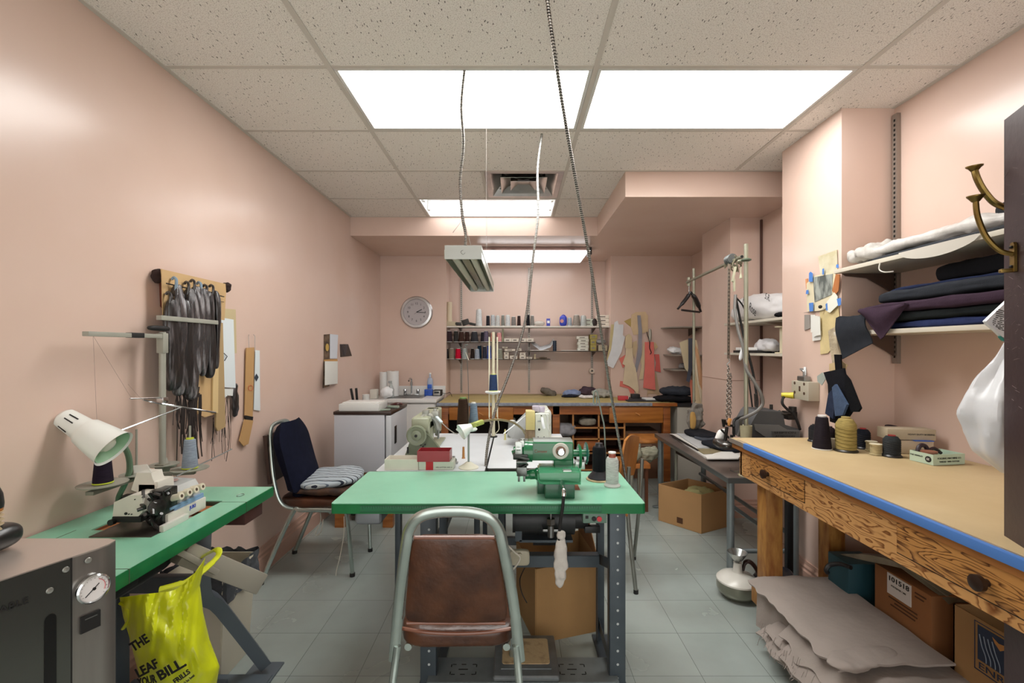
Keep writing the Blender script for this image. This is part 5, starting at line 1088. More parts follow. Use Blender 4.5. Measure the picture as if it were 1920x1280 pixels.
# ================================================================ FRIDGE TOP AND SINK ITEMS
FZ = .93
t = thing('white_box', 'long white appliance box lying on top of the small refrigerator', 'box', (-1.2, 3.62, FZ))
MB().box(-1.375, -1.06, 3.56, 3.80, FZ+.001, FZ+.058, .006).build('body', mat('appliance', 'd2d2ce', .4), t)
MB().box(-1.362, -1.075, 3.60, 3.77, FZ+.058, FZ+.066, .003).build('lid', mat('appliance_lid', 'dedeDA', .4), t)
MB().ob((-1.03, 3.62, FZ+.006), (.08, .06, .008), (0, 0, .2), .002).ob((-1.0, 3.75, FZ+.012), (.1, .03, .02), (0, 0, -.3), .006).build('clutter', mat('green_grey', '8d9a8c', .5), None, 'small grey green trinket beside the white box on the refrigerator', 'trinket')
MB().tube([(-1.06, 3.9, FZ+.01), (-1.0, 3.85, FZ+.02), (-.98, 3.95, FZ+.012), (-1.04, 4.0, FZ+.01)], .008, 6, 6, closed=True).build('eyeglasses', mat('brown_glass', '4a2320', .3), None, 'brown looped strap on the far corner of the refrigerator top', 'strap')
for k, (x, y, z, w_) in enumerate(((664, 742, 1, 4), (668, 742, 1, 5))):
    a = px(x-w_/2+(-4 if k == 0 else 0), 728, 3.9); e = px(x, 757, 3.9)
    MB().bar(V(a.x, 3.9+.03*k, a.z), V(e.x, 3.9+.03*k, FZ+.002), .018, .014, .002).build('black_marker', BLACK, None, ('thinner', 'thicker')[k]+' black stick standing behind the white box by the left wall', 'stick')
MB().cyl((-1.3, 3.98, FZ+.001), (-1.3, 3.98, FZ+.09), .03).build('cup', mat('appliance'), None, 'white cup standing behind the white box on the refrigerator', 'cup')
MB().box(-1.575, -1.50, 4.95, 5.02, .875, .975, .004).build('tissue_box', mat('tissue', 'd3cfc4', .6), None, 'white tissue box at the wall end of the sink counter', 'box')
b = MB(); b.pillow((-1.40, 4.98, .94), (.13, .10, .13), (0, -.5, 0), p=2, amp=.02, fr=14, seed=4, sub=10); b.build('crumpled_paper', mat('white_cloth', 'e3e5e6', .6), None, 'crumpled white cloth at the front of the sink counter', 'cloth')
t = thing('spray_bottle', 'clear spray bottle standing between cloth and paper rolls', 'bottle', (-1.38, 5.08, .875)); b = MB(); b.lathe([(.032, 0), (.034, .09), (.014, .14), (.012, .16)], (-1.38, 5.08, .875), (0, 0, 1), 16); b.build('body', mat('clear_bottle', 'c2cac8', .1, alpha=.55), t); MB().box(-1.41, -1.37, 5.07, 5.09, 1.035, 1.06, .004).build('trigger', mat('trigger_grey', '9aa0a0', .4), t)
for k, (x, r, h, nm) in enumerate(((-1.575+.065, .046, .275, 'narrow white paper towel roll standing in the sink corner'), (-1.405, .066, .285, 'wide white paper towel roll standing beside the sink'))):
    t = thing('paper_roll', nm, 'paper roll', (x, 5.25, .875), 'paper towel rolls by the sink')
    MB().cyl((x, 5.25, .875), (x, 5.25, .875+h), r, n=28).build('paper', mat('roll_white', 'dfe0de', .7), t); MB().cyl((x, 5.25, .875+h-.002), (x, 5.25, .877+h), r*.3).build('tube', mat('roll_core', 'a58f70', .8), t)
t = thing('soap_bottle', 'clear blue dish soap bottle at the backsplash by the sink', 'bottle', (-1.0, 5.36, .875))
MB().pillow((-1.0, 5.37, .985), (.07, .045, .19), p=3, sub=8).cyl((-1.0, 5.37, 1.07), (-1.0, 5.37, 1.12), .012).build('body', mat('soap_clear', 'b6c6dc', .1, alpha=.6), t)
MB().box(-1.025, -.975, 5.34, 5.346, .95, 1.0, .004).build('label_band', mat('soap_label', '2b5fc0', .4), t)
MB().cyl((-1.0, 5.37, 1.12), (-1.0, 5.37, 1.135), .013).build('cap', WHITE, t)
MB().box(-1.05, -.955, 5.28, 5.33, .875, .945, .003).build('blue_sponge_pack', mat('blue_pack', '2a55b4', .5, 0, .3, 30), None, 'blue sponge packet in front of the dish soap', 'packet')
t = thing('radio', 'small black and silver clock radio at the end of the sink counter', 'radio', (-.90, 5.3, .875))
MB().box(-.945, -.85, 5.25, 5.36, .875, .94, .005).build('body', BLACK, t)
MB().box(-.942, -.862, 5.246, 5.25, .88, .934, .002).build('front', mat('radio_silver', '9a9994', .3, .6), t)
MB().box(-.93, -.875, 5.2445, 5.246, .905, .925).build('display', mat('radio_disp', '2b3236', .2), t)
MB().tube([(-.85, 5.33, .90), (-.81, 5.38, .89), (-.77, 5.4, .90), (-.75, 5.42, .85)], .003, 5, 5).build('power_cord', BLACK, t)
# clock
t = thing('wall_clock', 'round silver wall clock on the back wall above the sink', 'clock', (-1.18, YB-.03, 1.85))
cc = px(780.5, 585, YB-.03)
b = MB(); b.lathe([(.19, 0), (.192, .012), (.180, .028), (.155, .030), (.150, .018), (.002, .018)], V(cc.x, YB-.001, cc.z), (0, -1, 0), 48); b.build('rim', mat('clock_silver', 'bdbdbd', .22, .8), t)
MB().lathe([(.152, 0), (.152, .002)], V(cc.x, YB-.019, cc.z), (0, -1, 0), 40).build('face', mat('clock_face', 'b4aeb0', .4), t)
b = MB(); f = t; CYY = YB-.0215
for k in range(1, 13):
    a = math.radians(90-30*k); text(str(k), .036, BLACK, t, (cc.x+.103*math.cos(a), CYY, cc.z+.103*math.sin(a)), (1, 0, 0), (0, 0, 1), name='numeral')
b.bar((cc.x, CYY-.002, cc.z), (cc.x+.065, CYY-.002, cc.z+.032), .009, .002, up=(0, 1, 0)); b.build('hour_hand', BLACK, t)
MB().bar((cc.x, CYY-.004, cc.z), (cc.x+.11, CYY-.004, cc.z-.006), .007, .002, up=(0, 1, 0)).build('minute_hand', BLACK, t)
MB().bar((cc.x+.01, CYY-.006, cc.z+.006), (cc.x-.025, CYY-.006, cc.z-.025), .002, .001, up=(0, 1, 0)).build('second_hand', DKMET, t)
# ================================================================ THREAD SHELVES
YS = 5.5
STD = mat('slot_standard', '9c948c', .35, .7); STDK = mat('standard_dark', '5d4a40', .5, .4)
for k, (x, lab) in enumerate(((865, 'slotted metal shelf upright left of the niche'), (992, 'slotted metal shelf upright in the middle of the niche'), (1110, 'slotted metal shelf upright at the right of the niche'))):
    d = 5.79; X = (x-CX)*d/F; t = thing('shelf_upright', lab, 'shelf upright', (X, d, .9), 'slotted uprights in the back niche')
    MB().box(X-.013, X+.013, 5.782, 5.80, .86, 2.44).build('channel', STD, t)
    b = MB()
    for i in range(60): b.box(X-.004, X+.004, 5.7812, 5.7822, .90+i*.0255, .913+i*.0255)
    b.build('slots', HOLE, t)['kind'] = 'stuff'
WSH = mat('shelf_white', 'd2cdc4', .5); DSH = mat('shelf_dark', '4a4039', .6)
def shelf(label, x0, x1, y, m=WSH, dep=.26, th=.018, yf=YS):
    a = px(x0, y, yf); e = px(x1, y, yf); t = thing('wall_shelf', label, 'shelf', (a.x, yf, a.z), 'shelves in the back niche')
    MB().box(a.x, e.x, yf, yf+dep, a.z-th, a.z, .001).build('board', m, t)
    n = 0
    for xx in (865, 992, 1110):
        if x0 < xx < x1: X = (xx-CX)*5.79/F; MB().card([V(X-.003, yf+.03, a.z-th-.001), V(X-.003, 5.78, a.z-th-.001), V(X-.003, 5.78, a.z-th-.06), V(X-.003, yf+.05, a.z-th-.015)], .004, (1, 0, 0)).build('bracket', STDK, t)
    return a.z
YA = 5.54
ZA = shelf('top white shelf of the niche holding grey and white cones', 837, 1143, 611)
ZB = shelf('thin dark shelf of the niche with dark thread cones', 836, 1004, 641, DSH, .24, .008)
ZC = shelf('thin right hand shelf of the niche with papers and small boxes', 985, 1143, 658, DSH, .24, .008)
ZD = shelf('lowest dark shelf of the niche with coloured cones', 832, 1032, 673, DSH, .24, .008)
def cpos(x, z, y=YA): return V((x-CX)*y/F, y, z+.001)
S = YA/F
names = iter([])
def shelf_cone(x, wpx, hpx, z, col, lab, top=.72, y=YA, tip=None, m=None): cone_thread('thread_cone', lab, cpos(x, z, y), hpx*S, wpx*S/2, wpx*S/2*top, col, tip=tip, group='thread cones on the niche shelves', n=14, m=m)
# top shelf
TOPS = [(898, 12, 32, 'e2e6e6', 'tall white plastic cone bottle on the top shelf', .8), (915, 7, 20, '2f3036', 'narrow black spool first right of the tall white one', .9), (924, 9, 21, 'c5c9cb', 'pale grey cone next to the narrow black spool', .85), (933, 9, 20, 'd0d2d0', 'off white cone fourth on the top shelf', .85), (943, 7, 21, '8f9088', 'dark grey cone in the middle left of the top shelf', .8), (952, 10, 21, 'dfe2e2', 'bright white cone beside the dark grey cone', .8), (963, 9, 18, '8d8884', 'short warm grey cone left of the brown spool', .85), (973, 7, 20, '3b2d2c', 'dark brown spool on the top shelf', .8), (990, 7, 22, '1f1e22', 'black spool on a round base by the middle upright', .85), (998, 8, 20, '908c86', 'grey cone just right of the black spool', .8), (1068, 9, 16, 'b7c2cc', 'small pale blue cone right of the blue bottle', .8), (1081, 15, 21, 'a39a90', 'wide taupe cone near the right end of the top shelf', .7), (1094, 12, 20, 'ccd0cc', 'pale white cone near the right end of the top shelf', .8)]
for x, w_, h_, c_, l_, tp in TOPS: shelf_cone(x, w_, h_, ZA, c_, l_, tp)
MB().cyl(cpos(843, ZA+.055), cpos(843, ZA+.055)+V(0, 0, .235), .030).build('tube_roll', mat('roll_tan', 'cdbfa4', .7), None, 'tan cardboard tube standing at the left end of the top shelf', 'tube')
MB().box(*[v for v in (px(838, 0, YA).x, px(856, 0, YA).x)], YA-.03, YA+.12, ZA+.001, ZA+.055, .003).build('beige_box', mat('beige_box', 'b5a98f', .7), None, 'beige box under the cardboard tube on the top shelf', 'box')
for k, (x, w_, h_, r) in enumerate(((859, 11, 7, .05), (873, 13, 13, -.3), (886, 11, 6, .2))):
    MB().ob(cpos(x, ZA+h_*S/2+.004), (w_*S, .06, h_*S*.8), (0, r, 0), .004).build('black_packet', mat('packet_black', '26231f', .5, 0, .3, 30), None, ('flat black packet at the left of the three', 'tilted black packet in the middle of the three', 'small black packet at the right of the three')[k]+' on the top shelf', 'packet', 'black packets on the top shelf')
MB().pillow(cpos(1011, ZA+.03), (.13, .08, .06), p=2.4, amp=.006, fr=20, seed=2, sub=8).build('plastic_bag', mat('clear_bag', 'c9c6bc', .2, alpha=.6), None, 'crumpled clear plastic bag on the top shelf', 'bag')
t = thing('blue_box', 'small upright blue and white packet on the top shelf', 'packet', tuple(cpos(1028, ZA))); MB().ob(cpos(1028, ZA+.046), (.044, .03, .09), bev=.003).build('body', mat('blue_box_m', '3d46a8', .4), t); MB().ob(cpos(1028, ZA+.05)+V(0, -.0155, 0), (.03, .001, .03)).build('label_patch', WHITE, t)
t = thing('blue_bottle', 'blue detergent bottle with a pale label on the top shelf', 'bottle', tuple(cpos(1056, ZA))); MB().pillow(cpos(1056, ZA+.062), (.09, .06, .125), p=3.6, sub=8).build('body', mat('detergent_blue', '2f3fae', .3), t)
MB().lathe([(.022, 0), (.022, .001)], cpos(1053, ZA+.06)+V(0, -.031, 0), (0, -1, 0), 18).build('label_patch', mat('label_red', 'c98f8a', .5), t); MB().tube([cpos(1052, ZA+.115), cpos(1056, ZA+.135), cpos(1061, ZA+.115)], .007, 6, 4).build('grip', mat('detergent_blue'), t)
WB = mat('small_box', 'e2d9ca', .6, 0, .05, 20)
def sbox(x0, x1, y0, y1, lab, m=None, y=YA, dep=.09, nm='small_box', mark=True, grp='small boxes on the niche shelves'):
    a = px(x0, y1, y); e = px(x1, y0, y); t = thing(nm, lab, 'box', (a.x, y, a.z), grp)
    MB().box(a.x+.001, e.x-.001, y, y+dep, a.z+.0006, e.z-.0006, .0015).build('body', m or WB, t)
    if mark: MB().box(a.x+(e.x-a.x)*.25, a.x+(e.x-a.x)*.7, y-.001, y, a.z+(e.z-a.z)*.35, a.z+(e.z-a.z)*.65).build('printed_label', mat('box_print', '7c746c', .6), t)
yb_ = CY-(ZA-EYE)*F/YA
k = 0
for x0, x1, n in ((1094, 1112, 2), (1119, 1142, 3)):
    for i in range(n):
        sbox(x0+k % 2, x1, yb_-7*(i+1), yb_-7*i-.3, ('lower', 'upper')[i]+' greenish white box right of the pale cones on the top shelf' if n == 2 else ('bottom', 'middle', 'topmost')[i]+' flat box of the stack at the right end of the top shelf', mat('box_green_w', 'c5cbbb', .6) if n == 2 else WB, YA); k += 1
MB().pillow(cpos(1115, ZA+.045), (.06, .05, .085), p=2.3, amp=.01, fr=30, seed=2, sub=8).build('dark_tangle', mat('tangle', '2e2422', .6), None, 'dark tangled cord between two box stacks on the top shelf', 'cord')
# second shelf: dark cones
for x, w_, h_, c_, l_, tp in [(842, 12, 21, '3a2c31', 'plum brown cone first on the dark cone shelf', .8), (855, 9, 21, '3c3a38', 'charcoal cone second on the dark cone shelf', .8), (865, 11, 20, '453029', 'brown cone with white base third on the dark cone shelf', .75), (876, 9, 20, '3b2723', 'dark chestnut cone fourth on the dark cone shelf', .8), (889.5, 15, 20, '3d3d42', 'wide slate cone in the middle of the dark cone shelf', .7), (905, 8, 19, '2c2b33', 'narrow ink black cone right of the wide slate cone', .8), (911.5, 11, 21, '6d6578', 'grey violet cone on the dark cone shelf', .7), (924, 9, 18, 'e79a8e', 'salmon pink cone left of the tall stand pole', .8), (936, 10, 18, 'eea7a6', 'light pink cone right of the tall stand pole', .8)]: shelf_cone(x, w_, h_, ZB, c_, l_, tp)
MB().box(px(941, 0, YA).x, px(944, 0, YA).x, YA, YA+.1, ZB+.001, ZB+.16).build('divider', mat('green_strip', '8d9073', .6), None, 'olive strip standing right of the light pink cone', 'divider')
yb_ = CY-(ZB-EYE)*F/YA
for k in range(4): sbox(945+14*k, 958.6+14*k, yb_-7, yb_-.2, ('first', 'second', 'third', 'last')[k]+' white box from the left in the row beside the pink cones')
# lowest shelf: coloured cones
for x, w_, h_, c_, l_, tp in [(837, 9, 20, '1e1c1f', 'black cone at the left end of the lowest shelf', .8), (847, 11, 20, '8d8474', 'taupe cone second on the lowest shelf', .8), (859, 11, 20, 'd01638', 'bright red cone on the lowest shelf', .8), (871.5, 12, 20, 'a9b4b3', 'pale grey green cone right of the red cone', .75), (886, 9, 20, '2f2420', 'black brown cone with cream tip on the lowest shelf', .6), (894.5, 10, 19, 'a9b4c4', 'silver blue cone on the lowest shelf', .8), (908.5, 8, 24, '3a3d4b', 'dark slate cone with speckles on the lowest shelf', .8), (917, 9.5, 26, '5568b0', 'periwinkle blue cone on the lowest shelf', .75), (937.5, 11, 19, '97998a', 'sage grey cone behind the tall stand', .75)]: shelf_cone(x, w_, h_, ZD, c_, l_, tp)
shelf_cone(899, 9, 26, ZD, '2d4c66', 'teal navy cone standing in the row behind on the lowest shelf', .8, 5.66)
yb_ = CY-(ZD-EYE)*F/YA
for i, (x0, x1, y0, y1, l) in enumerate(((945, 954, 7, 0, 'lowest box of the left pile on the lowest shelf'), (945, 954, 13.5, 7.2, 'second box of the left pile on the lowest shelf'), (956, 970, 6.5, 0, 'flat box between the two piles on the lowest shelf'), (974, 986, 6.2, 0, 'lower box of the second pile under the conduit'), (974.5, 985.5, 12, 6.3, 'upper box of the second pile under the conduit'), (987, 998, 4, 0, 'flat box right of the second pile'), (942, 952, 23, 20, 'thin box at the top left of the hanging box rack'), (946, 966, 19, 14.5, 'wide flat box above the left pile'), (968, 978, 20, 15, 'tilted box above the space between the piles'))):
    if i > 5: y0 += 0
    sbox(x0, x1, yb_-y0, yb_-y1, l)
MB().box(px(942, 0, YA).x, px(983, 0, YA).x, YA-.01, YA+.2, px(0, yb_-14.4, YA).z-.005, px(0, yb_-14.4, YA).z-.001).build('small_rack', DSH, None, 'thin dark ledge carrying the flat boxes over the lowest shelf', 'ledge')
b = MB(); c = cpos(1003, ZD); b.lathe([(.018, 0), (.016, .006), (.007, .02), (.007, .04), (.014, .055), (.004, .062)], c, (0, 0, 1), 14); b.build('wooden_pawn', mat('pawn', 'd6c9a8', .5), None, 'small cream turned spool standing alone on the lowest shelf', 'spool')
MB().pillow(cpos(1018, ZD+.012), (.10, .05, .02), p=2.2, amp=.004, fr=30, seed=5, sub=6).build('bobbin_scraps', mat('scrap', '6b5d4c', .8), None, 'small scraps at the right end of the lowest shelf', 'scraps')
# right shelf
MB().grid(lambda u, v: V((997+42*u-CX)*YA/F, YA+.02+.12*v, ZC+.012+.05*math.sin(min(1, u*1.3)*math.pi*.9)*0+(.10*abs(u-.42)**1.2*(1 if u > .3 else 2.2))+(.07*max(0, u-.85)*5)+.055*v*(1-.3*u)), 24, 6, .003).build('curled_paper', mat('paper_blue_white', 'd6dade', .6), None, 'large curled white paper lying on the right hand shelf', 'paper')
MB().ob(cpos(1010, ZC+.008), (.22, .16, .006), (0, 0, .1), .001).build('flat_paper', mat('paper'), None, 'flat white sheet under the curled paper', 'paper')
MB().ob(cpos(1075, ZC+.006), (.30, .16, .006), (0, 0, -.1), .001).build('flat_paper', mat('paper_grey', 'c8c8c4', .7), None, 'flat pale sheets along the middle of the right hand shelf', 'paper')
b = MB(); b.lathe([(.024, 0)]+[(.024 if i % 2 else .021, .005+.012*i) for i in range(10)]+[(.02, .125)], cpos(1040, ZC), (0, 0, 1), 16); b.build('dark_bottle', mat('bottle_navy', '18283a', .3), None, 'dark navy ribbed spool standing beside the curled paper', 'spool')
yb_ = CY-(ZC-EYE)*F/YA
for i in range(5): sbox(1083+(i % 2)*1.2+(0 if i < 4 else -2), 1103+(i % 2), yb_-5.6*(i+1), yb_-5.6*i-.2, ('lowest', 'second', 'third', 'fourth', 'topmost')[i]+' pale box of the leaning stack on the right hand shelf', mat('pale_box', 'd0cfc2', .6))
for i in range(3): sbox(1107+(-1 if i == 2 else 0), 1118+(2 if i == 2 else 0), yb_-11*(i+1)+(2 if i == 2 else 0), yb_-11*i-.3, ('lower', 'middle', 'upper')[i]+' olive yellow box by the right upright', mat('olive_box', '9c8e45' if i < 2 else 'b39f3c', .6))
sbox(1122, 1139, yb_-11, yb_-.3, 'beige box at the far right end of the right hand shelf', mat('beige_box'), mark=False)
MB().pillow(cpos(1127, ZC+.11), (.12, .08, .06), p=2.2, amp=.01, fr=22, seed=8, sub=8).build('grey_pouch', mat('pouch_grey', '7c7a78', .4, 0, .3, 20), None, 'grey crumpled pouch lying on the beige box', 'pouch')
t = thing('tape_roll', 'small cream spool hung on the right upright below the shelves', 'spool', tuple(px(1109, 695, 5.75)))
c = px(1109, 695, 5.77); MB().lathe([(.033, 0), (.033, .04), (.012, .04), (.012, .0)], c, (0, -1, 0), 22).build('roll', mat('spool_pinkish', 'd9c9b8', .5), t); MB().cyl(c+V(.004, -.041, .002), c+V(.004, -.043, .002), .009).build('core_hole', BLACK, t)
# ================================================================ ON THE BACK DESK
DZ = dz+.001
def lump(name, x, y, d, size, col, lab, cat, seed, amp=.015, rot=(0, 0, 0), rough=.85, m=None, p=2.6, z=DZ, flat=-.9):
    return MB().pillow(V((x-CX)*d/F, d, z+size[2]/2*.92), size, rot, p=p, amp=amp, fr=13, seed=seed, sub=12, flat=flat).build(name, m or mat('fab_'+col, col, rough, 0, .15, 20, .2, 60), None, lab, cat)
lump('grey_cloth', 1028, 735, 5.6, (.20, .12, .09), '6f685f', 'small grey brown cloth peak at the back of the desk', 'cloth', 1, rot=(0, .35, 0))
lump('blue_cloth', 1072, 737, 5.5, (.22, .16, .08), '7f8cab', 'blue grey folded cloth at the back of the desk', 'cloth', 2)
lump('blue_cloth', 1068, 737, 5.4, (.20, .08, .03), '23252f', 'dark strip under the blue grey cloth', 'cloth', 12)
lump('purple_cloth', 1102, 735, 5.6, (.20, .14, .11), '4e3f47', 'plum cloth heap behind the hooked wire guide', 'cloth', 3)
lump('white_scrap', 1100, 741, 5.3, (.18, .10, .035), 'd8d3d0', 'white crumpled scraps in front of the plum cloth', 'scraps', 4)
lump('grey_scrap', 1128, 738, 5.4, (.22, .14, .09), '9d9a90', 'grey green crumpled tissue on the desk near the long conduit', 'tissue', 5, amp=.03)
t = thing('red_box', 'small red and white box on the back desk', 'box', (1.32, 5.1, DZ)); x = (1168-CX)*5.1/F
MB().ob((x, 5.1, DZ+.024), (.11, .07, .046), (0, 0, -.1), .002).build('body', mat('red_pack', 'b83038', .5), t); MB().ob((x+.035, 5.063, DZ+.03), (.04, .001, .025), (0, 0, -.1)).build('label_patch', WHITE, t)
MB().ob(((1191-CX)*5.2/F, 5.2, DZ+.03), (.09, .08, .06), bev=.003).build('black_box', mat('box_black', '1d1b1c', .5), None, 'small black box under the hanging paper patterns', 'box')
MB().box(1.22, 1.70, 4.95, 5.32, DZ-.0005, DZ+.012, .003).build('dark_mat', mat('mat_black', '26272b', .7), None, 'flat black cloth spread on the right end of the back desk', 'cloth')
MB().ob(((1222-CX)*5.05/F, 5.05, DZ+.022), (.18, .14, .018), (0, 0, .1), .004).build('white_folder', mat('folder', 'd9dad8', .6), None, 'white folded paper on the black cloth', 'paper')
lump('folded_jacket', 1270, 732, 5.05, (.36, .24, .10), '363a42', 'slate grey folded garment on top of the pile at the desk end', 'garment', 6, z=DZ+.06)
lump('folded_jacket', 1262, 742, 5.0, (.42, .26, .07), '1b1b1e', 'black folded garment under the slate grey one', 'garment', 7)
# inside the pigeonholes and below
lump('folded_trousers', 1101, 800, 5.0, (.19, .18, .09), '8d877a', 'taupe folded cloth in the upper left pigeonhole', 'cloth', 8, z=.58)
lump('grey_bundle', 1062, 835, 4.95, (.2, .2, .14), '8e8e93', 'grey cloth bundle in the dark opening beside the pigeonholes', 'cloth', 9, z=.48)
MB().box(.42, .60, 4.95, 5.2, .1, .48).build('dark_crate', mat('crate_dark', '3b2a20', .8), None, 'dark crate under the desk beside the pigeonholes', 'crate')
t = thing('cardboard_box', 'dim printed cardboard box standing under the right side of the desk', 'box', (1.35, 5.2, 0))
MB().box(1.19, 1.56, 4.99, 5.3, 0, .52, .004).build('body', mat('dim_box', '6d4e3a', .8), t)
b = MB()
for i in range(5): b.box(1.38, 1.50-.01*(i % 2), 4.987, 4.99, .24+.04*i, .25+.04*i)
b.build('printed_lines', mat('box_lines', '9c8068', .8), t)
for k, (x, h, c_) in enumerate(((-.02, .70, 'a9aaa8'), (.05, .68, 'cfd2cf'), (.12, .67, '2b6a5c'), (.19, .70, '50493f'))):
    cone_thread('thread_cone', ('grey', 'white capped', 'green capped', 'brown')[k]+' cone under the desk in the dark opening', V(x, 5.0, h-.17), .13, .035, .026, c_, group='cones under the desk', n=14)
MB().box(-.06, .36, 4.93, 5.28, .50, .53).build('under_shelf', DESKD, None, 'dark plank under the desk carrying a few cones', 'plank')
# ================================================================ PAPER PATTERNS ON THE BACK WALL
def bw(x, y, off): return px(x, y, YB-off)
PAT = [('paper_pattern', 'long white paper pattern hanging nearest the shelves', [(1152, 604), (1158, 601), (1160, 608), (1169, 608), (1168, 628), (1172, 632), (1165, 660), (1150, 690), (1136, 684), (1146, 655), (1150, 625)], 'd6d8da', .03),
 ('paper_pattern', 'narrow cream pattern strip behind the long white pattern', [(1146, 608), (1152, 608), (1150, 640), (1140, 690), (1135, 690), (1142, 650)], 'c2b183', .012),
 ('paper_pattern', 'large rounded beige card pattern at the top of the group', [(1184, 590), (1192, 585), (1210, 584), (1215, 592), (1215, 622), (1200, 626), (1188, 628), (1183, 612)], 'd2b893', .014),
 ('paper_pattern', 'small tan triangle pattern peeking left of the rounded card', [(1170, 602), (1183, 596), (1183, 613)], 'b39a5b', .008),
 ('paper_pattern', 'long grey strip pattern down the middle of the group', [(1195, 591), (1201, 591), (1204, 620), (1203, 665), (1194, 698), (1190, 692), (1197, 650), (1197, 620)], '8f8c93', .028),
 ('paper_pattern', 'coral red pattern half hidden at the left of the cream one', [(1161, 672), (1174, 664), (1172, 685), (1168, 690)], 'd9776b', .014),
 ('paper_pattern', 'coral red lower pattern piece curling above the black box', [(1163, 714), (1176, 716), (1190, 728), (1189, 738), (1182, 737), (1178, 728), (1162, 724)], 'd9776b', .012),
 ('paper_pattern', 'wide cream dress pattern in the front of the group', [(1174, 650), (1186, 652), (1187, 678), (1192, 690), (1198, 728), (1196, 740), (1188, 730), (1180, 724), (1168, 719), (1172, 685), (1167, 682), (1173, 665)], 'd3c1a2', .04),
 ('paper_pattern', 'crumpled cream cap pattern above the wide dress pattern', [(1173, 630), (1180, 625), (1185, 632), (1185, 652), (1172, 652)], 'cbb894', .05),
 ('paper_pattern', 'small beige side pattern beside the grey strip', [(1186, 642), (1194, 638), (1195, 652), (1190, 672), (1186, 660)], 'c9b38f', .02),
 ('paper_pattern', 'cream pattern left of the coral sleeve', [(1207, 642), (1211, 642), (1208, 690), (1206, 710), (1198, 712), (1203, 684), (1201, 678)], 'd2c09c', .02),
 ('paper_pattern', 'long coral red sleeve pattern hanging by a black hook', [(1209, 641), (1226, 641), (1227, 690), (1229, 731), (1206, 727), (1209, 690)], 'e0776c', .045),
 ('paper_pattern', 'pointed coral pattern sticking out right of the sleeve', [(1227, 664), (1236, 664), (1239, 698), (1228, 695), (1230, 680)], 'd8675f', .02),
 ('paper_pattern', 'beige narrow pattern standing low behind the coral sleeve', [(1228, 697), (1231, 700), (1238, 744), (1228, 738), (1216, 738), (1213, 744), (1214, 730), (1228, 730)], 'c0a585', .008),
 ('paper_pattern', 'small cream folded pattern at the shoulder of the coral sleeve', [(1223, 642), (1229, 642), (1234, 650), (1228, 656), (1226, 650)], 'cdb28b', .035)]
for n_, l_, P, c_, off in PAT:
    MB().card([bw(x, y, off) for x, y in P], .004).build(n_, mat('pat_'+c_, c_, .8, 0, .06, 9), None, l_, 'paper pattern', 'paper patterns on the back wall')
MB().tube([bw(1213, 622, .06), bw(1214, 628, .06), bw(1218, 640, .06), bw(1218, 652, .052), bw(1221, 660, .052), bw(1219, 664, .052)], .005, 6, 4).build('black_hook', BLACK, None, 'black wire hook holding the coral sleeve pattern', 'hook')
MB().pillow(bw(1219, 628, .06), (.035, .03, .15), p=2.5, amp=.004, sub=6).build('bulldog_clip', mat('clip_grey', 'a9a79a', .4, .4), None, 'grey clip above the coral sleeve pattern', 'clip')
# patterns and tall papers leaning at the right back corner
XP = 1.80
def rp(x, y, d): return px(x, y, d)
for l_, P, c_, d in [('cream triangular pattern hanging behind the iron pole', [(1274, 642), (1290, 636), (1292, 700), (1284, 690)], 'd4c6a4', 4.9), ('dark blue grey pattern strip hanging behind the iron pole', [(1291, 634), (1298, 634), (1298, 690), (1293, 717), (1287, 714), (1291, 690)], '4b4f5c', 4.85),
 ('coral pattern strip low behind the iron pole', [(1293, 712), (1299, 712), (1300, 760), (1297, 757)], 'd8836c', 4.88)]:
    MB().card([rp(x, y, d) for x, y in P], .004).build('paper_pattern', mat('pat_'+c_, c_, .8), None, l_, 'paper pattern')
for k, (l_, P, c_, d) in enumerate([('tallest cream paper sheet leaning in the right back corner', [(1299, 637), (1306, 637), (1312, 665), (1318, 700), (1325, 725), (1328, 800), (1329, 812), (1320, 812), (1306, 760), (1299, 700)], 'd0bd99', 4.62), ('white edged paper sheet leaning in front of the tallest sheet', [(1300, 650), (1304, 650), (1316, 700), (1320, 758), (1316, 758), (1305, 700)], 'dccfb4', 4.58), ('orange tinted paper strip leaning in the right back corner', [(1303, 645), (1308, 655), (1320, 720), (1321, 740), (1312, 720)], 'c99b74', 4.55), ('beige paper sheet lowest in the right back corner stack', [(1304, 752), (1314, 757), (1320, 800), (1322, 815), (1312, 815), (1306, 790)], 'cbb896', 4.5)]):
    MB().card([rp(x, y, d) for x, y in P], .012).build('leaning_paper', mat('lean_'+c_, c_, .8, 0, .15, 20, streak=(9, 1, .3)), None, l_, 'paper')
# small corner shelves
for y, x0, d, l_ in ((612, 1257, 5.1, 'thin grey empty shelf high in the right back corner'), (693, 1262, 5.1, 'small beige shelf low in the right back corner'), (665, 1262, 5.1, 'small dark shelf with white scraps in the right back corner')):
    t = thing('corner_shelf', l_, 'shelf', tuple(px(x0, y, d)), 'small shelves in the right back corner'); a = px(x0, y, d)
    MB().card([V(a.x, d+.03, a.z-.012), V(2.09, d-.10, a.z-.012), V(2.09, 5.44, a.z-.012), V(a.x, 5.44, a.z-.012)], .012, (0, 0, 1)).build('board', mat('corner_shelf', 'a59b89' if y == 693 else '8c8378', .6), t)
    MB().card([V(2.06, 5.1, a.z-.013), V(2.06, 5.44, a.z-.013), V(2.06, 5.44, a.z-.10)], .006, (1, 0, 0)).build('bracket', STDK, t)
MB().pillow(px(1268, 657, 5.25), (.20, .12, .07), p=2.3, amp=.02, fr=18, seed=4, sub=10).build('white_scrap', mat('white_cloth'), None, 'white crumpled scrap on the small corner shelf', 'scrap')
